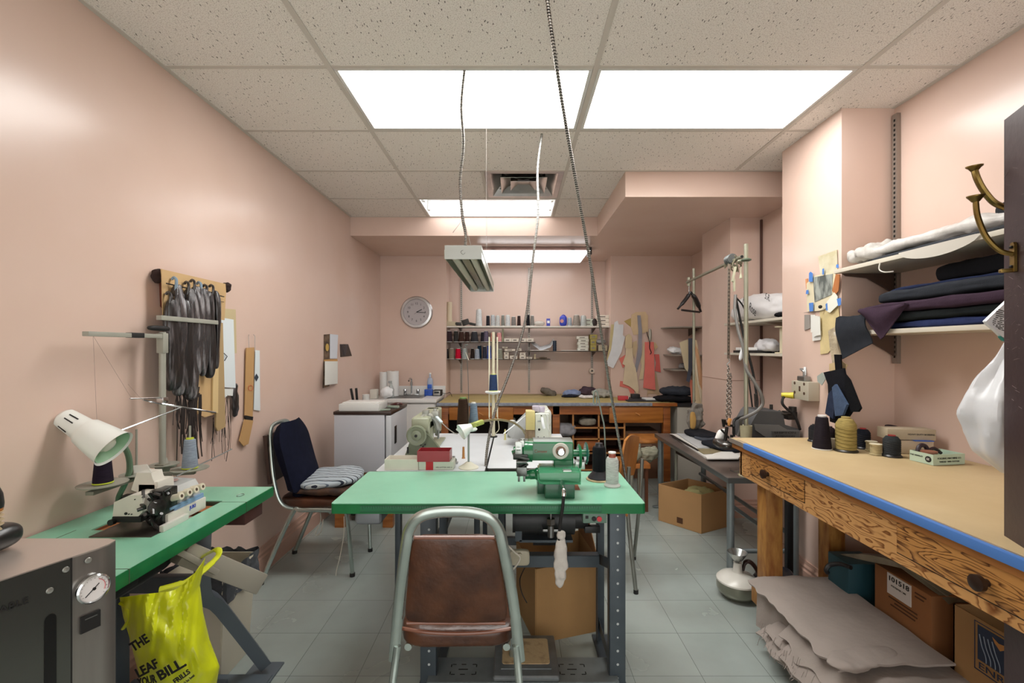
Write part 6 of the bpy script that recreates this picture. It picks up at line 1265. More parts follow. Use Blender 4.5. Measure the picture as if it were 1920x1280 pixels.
MB().pillow(px(1281, 686, 5.2), (.10, .08, .07), p=2.3, amp=.01, fr=18, seed=6, sub=8).build('grey_spool', mat('pouch_grey'), None, 'small grey bundle on the lower beige corner shelf', 'bundle')
# ================================================================ RIGHT WALL SHELVES
SHW = mat('shelf_cream', 'c6bfb0', .5, 0, .04, 6)
t = thing('shelf_upright', 'slotted metal upright in the corner beside the pilaster above the bench', 'shelf upright', (2.015, 2.42, 1.34))
MB().box(2.008, 2.029, 2.405, 2.435, 1.34, 2.66).build('channel', STD, t)
b = MB()
for i in range(50): b.box(2.0072, 2.0082, 2.415, 2.425, 1.37+i*.0255, 1.383+i*.0255)
b.build('slots', HOLE, t)['kind'] = 'stuff'
for lab, z, xf, y0, y1 in (('upper cream shelf over the bench, sloping out of view behind the dark door', 1.838, 1.70, 1.02, 2.44), ('lower cream shelf over the bench holding the thick stack of suit cloth', 1.508, 1.70, 1.02, 2.44)):
    t = thing('wall_shelf', lab, 'shelf', (1.86, 1.7, z))
    MB().box(xf, 2.028, y0, y1, z-.02, z, .001).build('board', SHW, t)
    for y in (2.42, 1.04): MB().card([V(xf+.03, y, z-.021), V(2.02, y, z-.021), V(2.02, y, z-.14), V(1.96, y, z-.10), V(1.86, y, z-.045), V(xf+.05, y, z-.035)], .004, (0, 1, 0)).build('bracket', STDK, t)
def cloth_slab(label, col, x0, x1, y0, y1, z0, z1, seed, amp=.006, p=5, name='folded_cloth', cat='folded cloth', group='suit cloth on the shelves over the bench', rough=.9, rot=(0, 0, 0), fr=7):
    m = mat('suit_'+col, col, rough, 0, .12, 30, .15, 250, sheen=0)
    return MB().pillow(((x0+x1)/2, (y0+y1)/2, (z0+z1)/2), (x1-x0, y1-y0, z1-z0), rot, p=p, amp=amp, fr=fr, seed=seed, sub=20).build(name, m, None, label, cat, group)
Z2 = 1.508
cloth_slab('bright navy cloth at the bottom of the suit cloth stack', '2b3459', 1.71, 2.0, 1.1, 2.16, Z2, Z2+.035, 1)
cloth_slab('black green cloth second from the bottom of the stack', '1b1f20', 1.70, 2.0, 1.1, 2.24, Z2+.034, Z2+.075, 2)
cloth_slab('aubergine purple cloth in the middle of the stack', '392a37', 1.685, 1.99, 1.1, 2.30, Z2+.072, Z2+.122, 3)
cloth_slab('charcoal grey cloth above the aubergine one', '2a2d33', 1.69, 1.99, 1.1, 2.20, Z2+.12, Z2+.175, 4)
cloth_slab('thin navy cloth edge showing near the top of the stack', '222a45', 1.74, 1.98, 1.2, 2.18, Z2+.172, Z2+.19, 5)
cloth_slab('black coat cloth piled highest on the stack', '0f0f12', 1.76, 1.99, 1.10, 1.96, Z2+.185, Z2+.265, 6, .012)
# hanging corners
m_ = mat('suit_2a2d33')
MB().grid(lambda u, v: V(1.690-.010*math.sin(v*5), 2.40-.20*u-.03*v, Z2+.072-.20*v*(1-.25*u)+.03*(u-.5)*v), 14, 14, .006).grid(lambda u, v: V(1.69+.3*v, 2.40-.20*u, Z2+.075+.01*noise.noise(V(u*4, v*4, 0))), 14, 10, .006).build('draped_cloth', m_, None, 'charcoal cloth end draped over the far corner of the lower shelf', 'folded cloth')
MB().grid(lambda u, v: V(1.678-.01*math.sin(v*5), 2.22-.26*u, Z2+.10-v*.15*(1-abs(2*u-.9)*.95)), 16, 14, .005).build('draped_cloth', mat('suit_392a37'), None, 'aubergine triangular corner hanging below the lower shelf edge', 'folded cloth')
MB().card([V(1.688, 2.42, Z2-.12), V(1.688, 2.37, Z2-.12), V(1.686, 2.36, Z2-.27), V(1.688, 2.40, Z2-.30)], .006).build('black_strap', mat('suit_0f0f12'), None, 'black strap hanging under the draped charcoal cloth', 'strap')
Z1 = 1.838
cloth_slab('flat grey garment bag along the edge of the upper shelf', '3c3f44', 1.72, 1.95, 1.05, 2.30, Z1+.001, Z1+.022, 7, .003)
cloth_slab('white plastic wrapped roll lying on the upper shelf', 'c9c6c2', 1.73, 1.86, 1.55, 2.40, Z1+.02, Z1+.085, 8, .016, 2.4, 'plastic_wrapped_roll', 'wrapped cloth', rough=.25, fr=11)
cloth_slab('crumpled clear plastic end at the far tip of the upper shelf', 'b5b1ab', 1.72, 1.90, 2.12, 2.43, Z1+.015, Z1+.10, 9, .03, 2.2, 'plastic_wrapping', 'plastic', rough=.15, fr=13)
cloth_slab('olive grey cloth behind the white wrapped roll on the upper shelf', '77705f', 1.86, 2.0, 1.55, 2.36, Z1+.01, Z1+.10, 10, .006)
cloth_slab('dark cloth stack at the near end of the upper shelf', '26282c', 1.76, 2.0, 1.05, 1.72, Z1+.02, Z1+.125, 11, .008)
cloth_slab('black crumpled cloth topmost at the near end of the upper shelf', '17181a', 1.78, 1.98, 1.05, 1.52, Z1+.12, Z1+.165, 12, .014)
MB().grid(lambda u, v: V(1.698-.004-.02*v*0, 2.02-.36*u, Z1+.003-.05*v*math.sin(u*math.pi)**.5), 16, 6, .002).build('plastic_sheet', mat('sheet_plastic', 'c3beb4', .3), None, 'loose pale plastic sheet hanging over the upper shelf edge', 'plastic')
t = MB().tube([V(1.70, 2.13, Z1-.02), V(1.697, 2.13, Z1-.05), V(1.705, 2.11, Z1-.066), V(1.73, 2.09, Z1-.066)], .003, 6, 6).build('wire_hook', mat('white_wire', 'd9d5cb', .4), None, 'white wire hook under the upper shelf', 'hook')
# alcove shelves
for lab, z, y in (('upper alcove shelf between the pilasters holding the lettered white bag', 1.628, 0), ('lower alcove shelf between the pilasters holding the white bobbin', 1.385, 0)):
    t = thing('wall_shelf', lab, 'shelf', (1.92, 3.4, z)); MB().box(1.755, 2.07, 2.995, 3.84, z-.018, z, .001).build('board', SHW, t)
    MB().card([V(1.80, 3.3, z-.019), V(2.07, 3.3, z-.019), V(2.07, 3.3, z-.10), V(1.95, 3.3, z-.05)], .006, (0, 1, 0)).build('bracket', mat('bracket_beige', '9d8878', .5), t)
MB().box(2.058, 2.074, 3.285, 3.315, .66, 1.83).build('shelf_upright', mat('standard_grey', '857a70', .5, .3), None, 'grey metal upright on the alcove wall behind the iron poles', 'shelf upright')
t = thing('lettered_bag', 'white plastic bag with black script lettering on the upper alcove shelf', 'bag', (1.9, 3.4, 1.63))
bg = MB().pillow((1.905, 3.40, 1.725), (.28, .80, .20), (.06, 0, 0), p=3, amp=.014, fr=9, seed=3, sub=18).pillow((1.85, 3.70, 1.70), (.16, .22, .13), p=2.4, amp=.012, fr=12, seed=5, sub=10).build('bag_body', mat('bag_white', 'd6d4d4', .35, 0, .05, 9), t)
text('Fine Rose', .085, BLACK, bg, (1.752, 3.42, 1.735), (0, -.86, -.52), (0, -.35, .93), wid=.22); text('S.R.', .06, BLACK, bg, (1.757, 3.18, 1.775), (0, -.9, -.4), (0, -.4, .9), wid=.07)
MB().pillow((1.80, 3.06, 1.645), (.10, .14, .03), p=2.4, amp=.01, fr=30, seed=5, sub=8).build('black_scrap', mat('suit_0f0f12'), None, 'black jagged cloth scrap on the near end of the upper alcove shelf', 'cloth')
t = thing('thread_bobbin', 'large empty cream bobbin standing on the lower alcove shelf', 'bobbin', (1.82, 3.12, 1.385))
BC = mat('bobbin_cream', 'd2c8ac', .5); c = V(1.84, 3.13, 1.386)
MB().cyl(c, c+V(0, 0, .008), .055, n=28).build('flange', BC, t); MB().cyl(c+V(0, 0, .008), c+V(0, 0, .178), .026, n=24).build('barrel', BC, t); MB().cyl(c+V(0, 0, .178), c+V(0, 0, .186), .055, n=28).build('flange', BC, t)
MB().box(1.765, 1.95, 3.34, 3.70, 1.386, 1.405, .002).build('black_book', BLACK, None, 'flat black box on the lower alcove shelf', 'box')
MB().box(1.775, 1.93, 3.38, 3.68, 1.406, 1.428, .002).build('white_book', mat('paper'), None, 'white pad on top of the flat black box in the alcove', 'paper')
MB().pillow((1.85, 3.36, 1.44), (.12, .24, .10), p=2.2, amp=.02, fr=14, seed=6, sub=10).build('plastic_bag', mat('grey_bag', 'c4c2c4', .3), None, 'crumpled white plastic bag beside the bobbin in the alcove', 'bag')
MB().box(2.06, 2.075, 3.83, 3.848, .66, 2.5).build('wall_pipe', mat('dark_seam', '5a4038', .6), None, 'dark vertical pipe line in the alcove corner', 'pipe')
# ================================================================ IRONING STATION
POLE = mat('pole_steel', '9a9a88', .35, .6, .1, 10)
t = thing('iron_stand_pole', 'tall steel pole rising beside the workbench corner from the steel table', 'pole', (1.394, 2.745, .65))
MB().cyl((1.394, 2.76, .66), (1.394, 2.76, 2.05), .0125, n=16).build('pole', POLE, t)
MB().lathe([(.045, 0), (.045, .006), (.026, .015), (.030, .17), (.034, .30), (.034, .305)], (1.394, 2.76, .651), (0, 0, 1), 20).build('padded_sleeve', mat('sleeve_tan', 'a39d80', .8, 0, .1, 20), t)
MB().lathe([(.013, -.01), (.03, -.002), (.03, .004), (.013, .012)], (1.394, 2.76, 1.953), (0, 0, 1), 18).build('collar', mat('green_collar', '5c6a5a', .4, .5), t)
MB().tube([(1.394, 2.76, 1.953), (1.366, 2.80, 1.955)], .008, 8).build('side_pin', POLE, t)
t = thing('iron_stand_pole', 'thin steel pole at the far side of the steel table with the black hanger', 'pole', (1.62, 4.1, .65))
MB().cyl((1.61, 4.12, .66), (1.61, 4.12, 2.14), .012, n=14).build('pole', POLE, t)
MB().lathe([(.05, 0), (.05, .01), (.02, .02)], (1.61, 4.12, .651), (0, 0, 1), 18).build('base', DKMET, t)
t = thing('hanger_rail', 'steel cross rail joining the two iron poles near the ceiling bulkhead', 'rail', (1.5, 3.4, 2.0))
q0, q1 = px(1288, 529, 4.05), px(1391, 481, 2.90)
MB().cyl(q0, q1, .0115, n=14).build('rail', POLE, t); MB().cyl(q1+(q0-q1).normalized()*.0, q1+(q1-q0).normalized()*.004, .0085).build('open_end', HOLE, t)
MB().cyl(px(1292, 520, 4.04), px(1292, 536, 4.04), .016).build('clamp', POLE, t)
b = MB(); a = q1+(q0-q1)*.08
for k in range(4): b.lathe([(.03, 0), (.034, .003), (.03, .006)], a+(q0-q1).normalized()*(.03+.02*k)+V(-.01, 0, .012), (q0-q1), 16)
b.build('pulley_discs', mat('pulley', '5e6160', .4, .6), t)
b = MB(); rr = random.Random(9)
for k in range(16):
    p = a+(q0-q1).normalized()*rr.uniform(-.02, .12)+V(rr.uniform(-.02, .02), 0, rr.uniform(-.03, .02)); b.tube([p, p+V(rr.uniform(-.03, .03), rr.uniform(-.03, .03), rr.uniform(-.06, .02)), p+V(rr.uniform(-.02, .04), .02, rr.uniform(-.05, 0))], .0045, 6, 3)
b.build('knotted_cord', mat('cord_khaki', '78735e', .8), t)
b = MB(); p = px(1379, 500, 2.93); b.bar(p, px(1373, 528, 2.93), .018, .012, .003); b.bar(px(1376, 522, 2.93), px(1377, 546, 2.93), .014, .010, .003); b.tube([px(1389, 500, 2.9), px(1389, 515, 2.9)], .003, 5); b.lathe([(.003, 0), (.010, .02), (.010, .03)], px(1389, 513, 2.9), (0, 0, -1), 8)
b.build('handle_tabs', mat('tab_beige', 'a8a78f', .6), t)
t = thing('perforated_strap', 'long perforated metal strap hanging from the cross rail', 'strap', tuple(px(1367, 500, 2.95)))
MB().bar(px(1367, 495, 2.95), px(1366, 672, 2.95), .018, .003, .001).build('strap', mat('strap_metal', '7f7468', .4, .6), t)
b = MB()
for k in range(24): y = 505+k*6.9; b.ob(px(1367-.04*k, y, 2.946), (.006, .002, .010))
b.build('holes', mat('strap_hole', '3b332d', .8), t)['kind'] = 'stuff'
MB().tube([px(1366, 672, 2.95), px(1368, 678, 2.95), px(1363, 683, 2.95), px(1367, 690, 2.95)], .003, 6, 5).build('s_hook', STEEL, t)
b = MB()
for x0, x1, y0, y1 in ((1366, 1363, 686, 790), (1370, 1369, 700, 782)):
    p, q = px(x0, y0, 2.94), px(x1, y1, 2.86); n = int((q-p).length/.016)
    for i in range(n):
        c = p+(q-p)*((i+.5)/n); a = V(1, 0, 0) if i % 2 else V(.2, 1, 0).normalized()
        b.tube([c+a*.0075*math.cos(u)+V(0, 0, .0115*math.sin(u)) for u in [j*math.pi/4 for j in range(8)]], .0025, 4, closed=True)
b.build('support_chain', mat('chain_steel', '6f6a62', .4, .7), None, 'doubled steel link chain holding the iron over the steel table', 'chain')
t = thing('coat_hanger', 'black wooden coat hanger hanging on the cross rail', 'hanger', tuple(px(1292, 545, 4.04)))
MB().tube([px(1292, 530, 4.04), px(1292, 548, 4.04)], .004, 6).build('hook', STEEL, t)
b = MB(); b.tube([px(1294, 547, 4.04), px(1288, 558, 4.04), px(1271, 579, 4.02)], [.016, .025, .024, .014], 8, 6, flat=.7); b.tube([px(1294, 547, 4.04), px(1304, 560, 4.05), px(1314, 584, 4.1)], [.016, .026, .026, .014], 8, 6, flat=.7); b.tube([px(1278, 581, 4.03), px(1312, 585, 4.09)], .009, 8)
b.build('frame', mat('hanger_black', '161315', .35), t)
def cable(pts, r, label, m=None, nm='cable'): return MB().tube(pts, r, 8, 8).build(nm, m or BLACK, None, label, 'cable')
GC = mat('grey_hose', '62605c', .45)
cable([px(1379, 553, 2.93), px(1378, 580, 2.9), px(1384, 618, 2.85), px(1393, 650, 2.8), px(1399, 690, 2.75), px(1412, 712, 2.72), px(1425, 735, 2.7), px(1430, 755, 2.7), px(1421, 769, 2.7), px(1400, 781, 2.72), px(1388, 787, 2.75), px(1389, 800, 2.78), px(1384, 817, 2.8)], .010, 'thick grey iron hose looping down in front of the alcove', GC, 'iron_hose')
cable([px(1380, 560, 2.95), px(1388, 600, 2.98), px(1397, 640, 2.98), px(1410, 690, 3.0), px(1417, 730, 3.0), px(1419, 762, 2.98), px(1400, 778, 2.9), px(1378, 786, 2.86), px(1376, 800, 2.84)], .008, 'black iron cable beside the thick grey hose')
cable([px(1379, 556, 2.95), px(1396, 580, 2.98), px(1397, 620, 3.0), px(1395, 660, 3.0), px(1404, 712, 3.0), px(1411, 765, 3.0)], .005, 'thin black cable arcing right behind the steel pole')
MB().pillow(px(1392, 660, 2.84), (.028, .02, .11), (0, .3, 0), p=2.2, sub=8).build('iron_rest', mat('paper_blue_white'), None, 'pale blue grip hanging on the iron hose', 'grip')
# iron hanging just above the table
t = thing('steam_iron', 'old black and chrome iron hanging by chains over the papers', 'iron', tuple(px(1366, 830, 2.84)))
b = MB(); b.pillow(px(1357, 832, 2.84), (.11, .16, .06), (0, .2, 0), p=2.4, amp=.006, fr=20, seed=2, sub=10); b.build('soleplate', mat('iron_chrome', '6e6c69', .25, .9, .3, 30), t)
b = MB(); b.tube([px(1358, 791, 2.85), px(1366, 797, 2.85), px(1375, 800, 2.85), px(1376, 818, 2.85)], .008, 8, 4); b.cyl(px(1357, 786, 2.85), px(1357, 800, 2.85), .014, .007); b.cyl(px(1363, 800, 2.84), px(1360, 825, 2.84), .010); b.cyl(px(1352, 805, 2.84), px(1368, 822, 2.83), .006); b.cyl(px(1372, 815, 2.83), px(1372, 834, 2.83), .009)
b.build('handle_linkage', mat('iron_black', '242220', .35, .5, .2, 30), t)
MB().pillow(px(1351, 817, 2.88), (.05, .04, .10), (0, .5, 0), p=2.3, amp=.006, fr=30, seed=4, sub=8).build('white_tag', WHITE, t)
MB().bar(px(1369, 784, 2.85), px(1365, 798, 2.85), .02, .018, .005).build('wooden_grip', mat('wood_knob'), t)
# papers, pads and trousers on the steel table
TZ = .651
def on_t(x, y): return on_z(x, y, TZ)
def flat(nm, lab, P, th, m, z=TZ, cat='paper'):
    P = [on_z(x, y, z) for x, y in P]; return MB().card(P, th, (0, 0, 1)).build(nm, m, None, lab, cat)
flat('ironing_pad', 'white ironing pad with folded corners lying on the steel table', [(1256, 815), (1320, 816), (1390, 842), (1389, 860), (1325, 861)], .010, mat('pad_white', 'd2d0ca', .8, 0, .06, 9, .2, 30), TZ, 'pad')
flat('ironing_cloth', 'large grey white ironing cloth over the far part of the steel table', [(1268, 813), (1308, 815), (1345, 822), (1345, 838), (1310, 841)], .006, mat('pad_grey', 'b5b7b8', .8, 0, .06, 9, .2, 30), TZ+.011, 'cloth')
flat('brown_paper', 'square of olive brown paper on the ironing pad', [(1303, 841), (1353, 841), (1372, 849), (1319, 851)], .002, mat('paper_brown', '857a5c', .8), TZ+.012)
flat('papers', 'stack of white paper sheets on the near end of the ironing pad', [(1322, 856), (1352, 848), (1372, 848), (1388, 857), (1384, 861), (1326, 861)], .007, mat('paper_stack', 'd6d5cf', .7), TZ+.014)
MB().bar(on_t(1258, 818)+V(0, 0, .015), on_t(1310, 848)+V(0, 0, .012), .02, .008, .002).build('steel_ruler', DKMET, None, 'dark strip lying along the near edge of the ironing pad', 'strip')
for k, (x, y, sx, sy, sz_, c_, l_) in enumerate(((1345, 822, .22, .34, .05, '25262b', 'black folded trousers behind the iron on the steel table'), (1338, 828, .20, .20, .03, '494d55', 'grey folded trousers peeking under the black trousers'), (1378, 842, .26, .34, .04, '24262c', 'black cloth spread near the bench corner on the steel table'))):
    c = on_t(x, y); MB().pillow((min(c.x+.03, 1.60), c.y, TZ+.012+sz_/2), (sx, sy, sz_), (0, 0, .2), p=3.5, amp=.008, fr=10, seed=k, sub=12).build('trousers', mat('suit_'+c_, c_, .9, 0, .12, 30, .15, 250), None, l_, 'trousers')
MB().tube([px(1368, 880, 2.76), px(1378, 884, 2.76), px(1390, 882, 2.78), px(1400, 884, 2.8)], .005, 6, 5).build('metal_clip', STEEL, None, 'small bent metal clip at the near end of the steel table', 'clip')
t = thing('gas_bottle_wrap', 'small white and tan bottle bundle standing at the far pole of the steel table', 'bundle', (1.66, 4.0, TZ)); 
MB().pillow(px(1304, 783, 4.02), (.14, .08, .26), p=2.4, amp=.03, fr=14, seed=5, sub=12).build('grey_rag', mat('rag_grey', '77726a', .8), t); MB().pillow(px(1299, 788, 3.96), (.05, .03, .15), p=3, amp=.005, sub=8).build('yellow_cloth', mat('rag_yellow', 'b08a4c', .8), t)
# boiler / generator on the wall side of the table
t = thing('steam_boiler', 'dark grey cast steam boiler with raised hood behind the workbench', 'boiler', (1.66, 2.85, .9))
BO = mat('boiler_grey', '55585a', .4, .3, .12, 8)
def cw_(x, y, d=2.78): return px(x, y, d)
MB().card([cw_(1402, 824), cw_(1402, 806), cw_(1419, 776), cw_(1424, 770), cw_(1468, 772), cw_(1472, 796), cw_(1500, 805), cw_(1500, 824)], .20, (0, 1, 0)).build('body', BO, t)
MB().card([cw_(1414, 795, 2.77), cw_(1462, 797, 2.77), cw_(1478, 806, 2.77), cw_(1500, 806, 2.77), cw_(1500, 822, 2.77), cw_(1440, 822, 2.77), cw_(1416, 806, 2.77)], .03, (0, 1, 0)).build('front_lip', mat('boiler_light', '7a7c7c', .35, .4), t)
bp2 = MB().box(cw_(1447, 0, 2.765).x, cw_(1498, 0, 2.765).x, 2.762, 2.768, cw_(0, 821, 2.765).z, cw_(0, 808, 2.765).z).build('name_plate', mat('plate_dark', '5e605f', .4, .4), t)
text('SHIPTON', .016, BLACK, bp2, cw_(1472, 811, 2.7615), (1, 0, 0), (0, 0, 1), wid=.13); text('ATTENTION', .014, BLACK, bp2, cw_(1472, 817.5, 2.7615), (1, 0, 0), (0, 0, 1), wid=.115)
b = MB(); b.ob(cw_(1480, 778, 2.84), (.06, .07, .05), bev=.006); b.cyl(cw_(1486, 762, 2.85), cw_(1486, 784, 2.85), .022); b.tube([cw_(1460, 770, 2.8), cw_(1470, 776, 2.78), cw_(1490, 775, 2.8)], .008, 6, 4); b.cyl(cw_(1446, 758, 2.9), cw_(1446, 772, 2.9), .010); b.cyl(cw_(1417, 738, 2.86), cw_(1417, 762, 2.86), .010, .007)
b.build('valves', mat('valve_dark', '3b3936', .4, .6, .3, 30), t)
cable([on_x(1477, 741, 1.72), px(1469, 745, 2.78), px(1467, 756, 2.76), px(1475, 766, 2.76), px(1488, 776, 2.76), px(1496, 793, 2.76), px(1500, 805, 2.77)], .008, 'black power cable with the yellow plug dropping to the steam boiler')
# outlet box on the pilaster
XP = 1.747
t = thing('outlet_box', 'beige metal outlet box with several sockets on the pilaster', 'outlet', tuple(on_x(1506, 735, XP)))
a = on_x(1484, 716, XP-.065); e = on_x(1516, 752, XP-.065)
ob_ = MB().box(XP-.065, XP-.001, e.y, a.y, e.z, a.z+.01, .003).build('box', mat('outlet_beige', 'b9b3a2', .4, .2), t)
b = MB()
for i in range(2):
    for j in range(2): b.cyl(V(XP-.066, e.y+.04+i*.09, e.z+.04+j*.055), V(XP-.064, e.y+.04+i*.09, e.z+.04+j*.055), .009, n=10)
b.box(XP-.067, XP-.064, (a.y+e.y)/2-.006, (a.y+e.y)/2+.008, e.z+.05, e.z+.08, .002)
b.build('sockets', mat('socket_brown', '4a3428', .5), ob_)
b = MB(); c = on_x(1480, 741, XP-.085); b.cyl(c+V(.02, -.01, 0), c+V(-.03, .03, 0), .019, .014); b.build('yellow_plug', mat('yellow_plug', 'cfc13a', .4), t)
b = MB(); c = on_x(1507, 708, XP-.03); b.tube([c, c+V(0, 0, .035), c+V(0, .03, .05), c+V(.02, .03, .05)], .006, 8, 3); b.bar(on_x(1509, 688, XP-.006), on_x(1509, 704, XP-.02), .012, .004); b.ob(c+V(0, 0, -.005), (.04, .07, .03), bev=.006); b.build('conduit_fitting', STEEL, t)
# ---- collage on the pilaster
def pp(x, y, off=.004): return on_x(x, y, XP-off)
def pcard(nm, lab, P, col, off, th=.003, cat='paper', m=None):
    return MB().card([pp(x, y, off) for x, y in P], th, (-1, 0, 0)).build(nm, m or mat('pc_'+col, col, .6), None, lab, cat, 'papers taped on the pilaster')
pcard('paper_sheet', 'yellowed long paper sheet behind the photograph on the pilaster', [(1538, 572), (1572, 560), (1575, 600), (1571, 640), (1553, 662), (1539, 664)], 'cfbd8c', .003, m=mat('old_paper', 'cbb988', .7, 0, .15, 12))
pcard('paper_sheet', 'pale picture sheet taped highest on the pilaster', [(1535, 481), (1570, 468), (1571, 505), (1564, 512), (1539, 516)], 'cdc9b2', .004, m=mat('pale_picture', 'd2cdb8', .5, 0, 0, 12, col2='b9b08e'))
pcard('photograph_backing', 'cream backing sheet around the grey photograph', [(1513, 532), (1524, 518), (1568, 508), (1566, 560), (1545, 582), (1514, 584)], 'cfc5a8', .006)
PH = mat('grey_photo', '9a9f98', .35, 0, 0, 16, col2='4c524f', thr=(.4, .6), streak=(1, 2, .7))
pcard('photograph', 'grey photograph of standing people taped on the pilaster', [(1525, 520), (1562, 513), (1560, 552), (1528, 566)], '8c9690', .0095, .002, 'photograph', PH)
pcard('paper_sheet', 'orange brown folded paper at the right of the photograph', [(1568, 514), (1576, 514), (1573, 545), (1567, 552), (1561, 545)], 'a8693a', .012)
pcard('paper_sheet', 'white tilted note taped at the lower right of the photograph', [(1551, 566), (1565, 548), (1571, 556), (1572, 572), (1557, 586), (1552, 584)], 'd8d8cc', .014)
for k, P in enumerate(([(1517, 512), (1520, 509), (1524, 512), (1524, 528), (1517, 528)], [(1517, 568), (1525, 567), (1525, 583), (1518, 584)], [(1512, 544), (1516, 543), (1516, 551), (1511, 551)], [(1542, 504), (1545, 503), (1545, 514), (1542, 515)], [(1569, 560), (1577, 558), (1577, 571), (1572, 574)], [(1568, 496), (1572, 495), (1573, 502), (1568, 502)], [(1548, 570), (1551, 568), (1552, 581), (1549, 582)])):
    pcard('blue_tape', 'blue tape piece '+('at the top left of the photograph backing', 'at the lower left of the photograph backing', 'smallest on the far left edge', 'above the middle of the photograph', 'right of the tilted white note', 'at the right of the highest sheet', 'left of the tilted white note')[k], P, '5b86c4', .018, .001, 'tape', mat('blue_tape'))
pcard('orange_strip', 'thin orange paper strip left of the photograph', [(1511, 523), (1515, 522), (1515, 540), (1512, 541)], 'c98a5c', .004)
for k, (x, y0_, y1_) in enumerate(((1525, 590, 622), (1530, 592, 630), (1534, 593, 628))):
    pcard('paper_tag', ('left', 'middle', 'right')[k]+' white paper tag of the bunch pinned below the photograph', [(x-4, y0_), (x+4, y0_), (x+5, y1_), (x-4, y1_+1)], 'd6d6d0', .010+.004*k, .003, 'tag')
pcard('paper_tag', 'lowest wide white tag under the tag bunch', [(1523, 622), (1540, 620), (1539, 637), (1524, 639)], 'd9d9d4', .008, .002, 'tag')
pcard('hair_pin', 'grey pins and needles left of the tag bunch', [(1509, 590), (1519, 590), (1520, 615), (1509, 619)], '8d8781', .004, .003, 'pins')
MB().tube([pp(1507, 586, .01), pp(1530, 584, .01), pp(1550, 579, .01)], .0012, 5, 4).build('wire', STEEL, None, 'thin wire holding the paper tags', 'wire')
MB().pillow(pp(1538, 575, .03), (.02, .02, .02), p=2, sub=4).build('clip', BLACK, None, 'small black clip under the photograph', 'clip')
pcard('dried_paper', 'crumpled beige and grey paper bits below the long yellowed sheet', [(1556, 620), (1570, 612), (1574, 650), (1580, 668), (1565, 684), (1560, 660)], 'b9ab94', .02, .01, 'paper', mat('crumple', 'b5a68c', .8, 0, .3, 14, .6, 40))
pcard('paper_sheet', 'beige cut paper above the hanging ties', [(1556, 682), (1578, 676), (1590, 684), (1583, 700), (1572, 704), (1556, 694)], 'c4ab80', .03, .004)
pcard('paper_sheet', 'small curled grey blue paper at the left of the hanging ties', [(1533, 705), (1543, 698), (1549, 710), (1542, 722), (1534, 715)], '9ba39c', .04, .004)
# hanging ties / swatches
for k, (P, c_, off, l_) in enumerate((([(1548, 698), (1585, 690), (1587, 700), (1604, 755), (1612, 766), (1600, 772), (1588, 790), (1590, 800), (1560, 790), (1556, 720)], '17181d', .05, 'black cloth swatch bunch hanging on the pilaster'), ([(1564, 726), (1570, 720), (1592, 758), (1584, 778), (1570, 780)], '45556e', .085, 'blue checked cloth swatch hanging in front'), ([(1557, 738), (1566, 728), (1569, 760), (1566, 785), (1551, 775)], '2b3347', .075, 'navy cloth swatch with pale edge hanging at the left'), ([(1588, 702), (1596, 712), (1617, 765), (1612, 772), (1600, 772), (1588, 730)], '101114', .07, 'black pointed cloth end hanging at the right'))):
    mm = mat('swatch_'+c_, c_, .85, 0, .15, 30, .2, 200)
    b = MB(); b.card([pp(x, y, off) for x, y in P], .012, (-1, 0, 0)); b.build('cloth_swatch', mm, None, l_, 'cloth swatch', 'cloth swatches hanging on the pilaster')
# ================================================================ THINGS ON THE BENCH
WZ = BZ+.0015
def bpos(x, y): return on_z(x, y, WZ)
def king(lab, x, y, wb, hh, col, topc='8a2f2c', flangec='1c1c1e', tw=.8):
    c = bpos(x, y); s = c.y/F; r = wb*s/2; h = hh*s; t = thing('thread_spool', lab, 'thread spool', tuple(c), 'thread spools on the bench')
    MB().lathe([(r*1.1, 0), (r*1.1, .004), (r*.95, .010)], c, (0, 0, 1), 26).build('foot', mat('flange_'+flangec, flangec, .35), t)
    pr = [(r*.92, .010)]; n = 7
    for i in range(n+1): pr.append((r*.93, .012+(h*.78-.012)*i/n)); 
    pr += [(r*tw*.8, h*.93), (r*tw*.55, h*.95)]
    MB().lathe(pr, c, (0, 0, 1), 30).build('thread', thr_mat(col), t)
    b = MB()
    for i in range(1, n): b.tube([c+V(r*.935*math.cos(a), r*.935*math.sin(a), .012+(h*.78-.012)*(i+.5*math.sin(a))/n) for a in [j*math.pi/12 for j in range(24)]], .0012, 4, closed=True)
    b.build('thread_rings', thr_mat('6f6334') if col == 'a8965c' else mat('ring_dark', '15161a', .7), t)
    MB().lathe([(r*tw*.5, h*.94), (r*tw*.52, h), (r*tw*.3, h)], c, (0, 0, 1), 22).build('cap', mat('cap_'+topc, topc, .4), t)
king('black spool furthest left at the column on the bench', 1528, 827, 22, 32, '222227', '1c1c1e')
cone_thread('thread_spool', 'tall dark purple cone with white tip left of the big olive spool', bpos(1541, 841), 63*bpos(1541, 841).y/F, .041, .026, '241f28', tip='dcdcdc', group='thread spools on the bench')
king('dark maroon spool between the tall purple cone and the olive spool', 1556, 837, 20, 38, '2c2126', '2a2024')
king('large olive gold ridged spool in the middle of the bench thread', 1586, 845, 36, 64, 'a8965c', 'a8965c', '2a251c')
king('black navy spool with red cap right of the olive spool', 1618, 840, 25, 38, '1b1e28', 'a02c30')
king('dark grey spool with red cap at the right front of the bench thread', 1672, 855, 29, 40, '33373a', '8c2a2c', '17171a', .8)
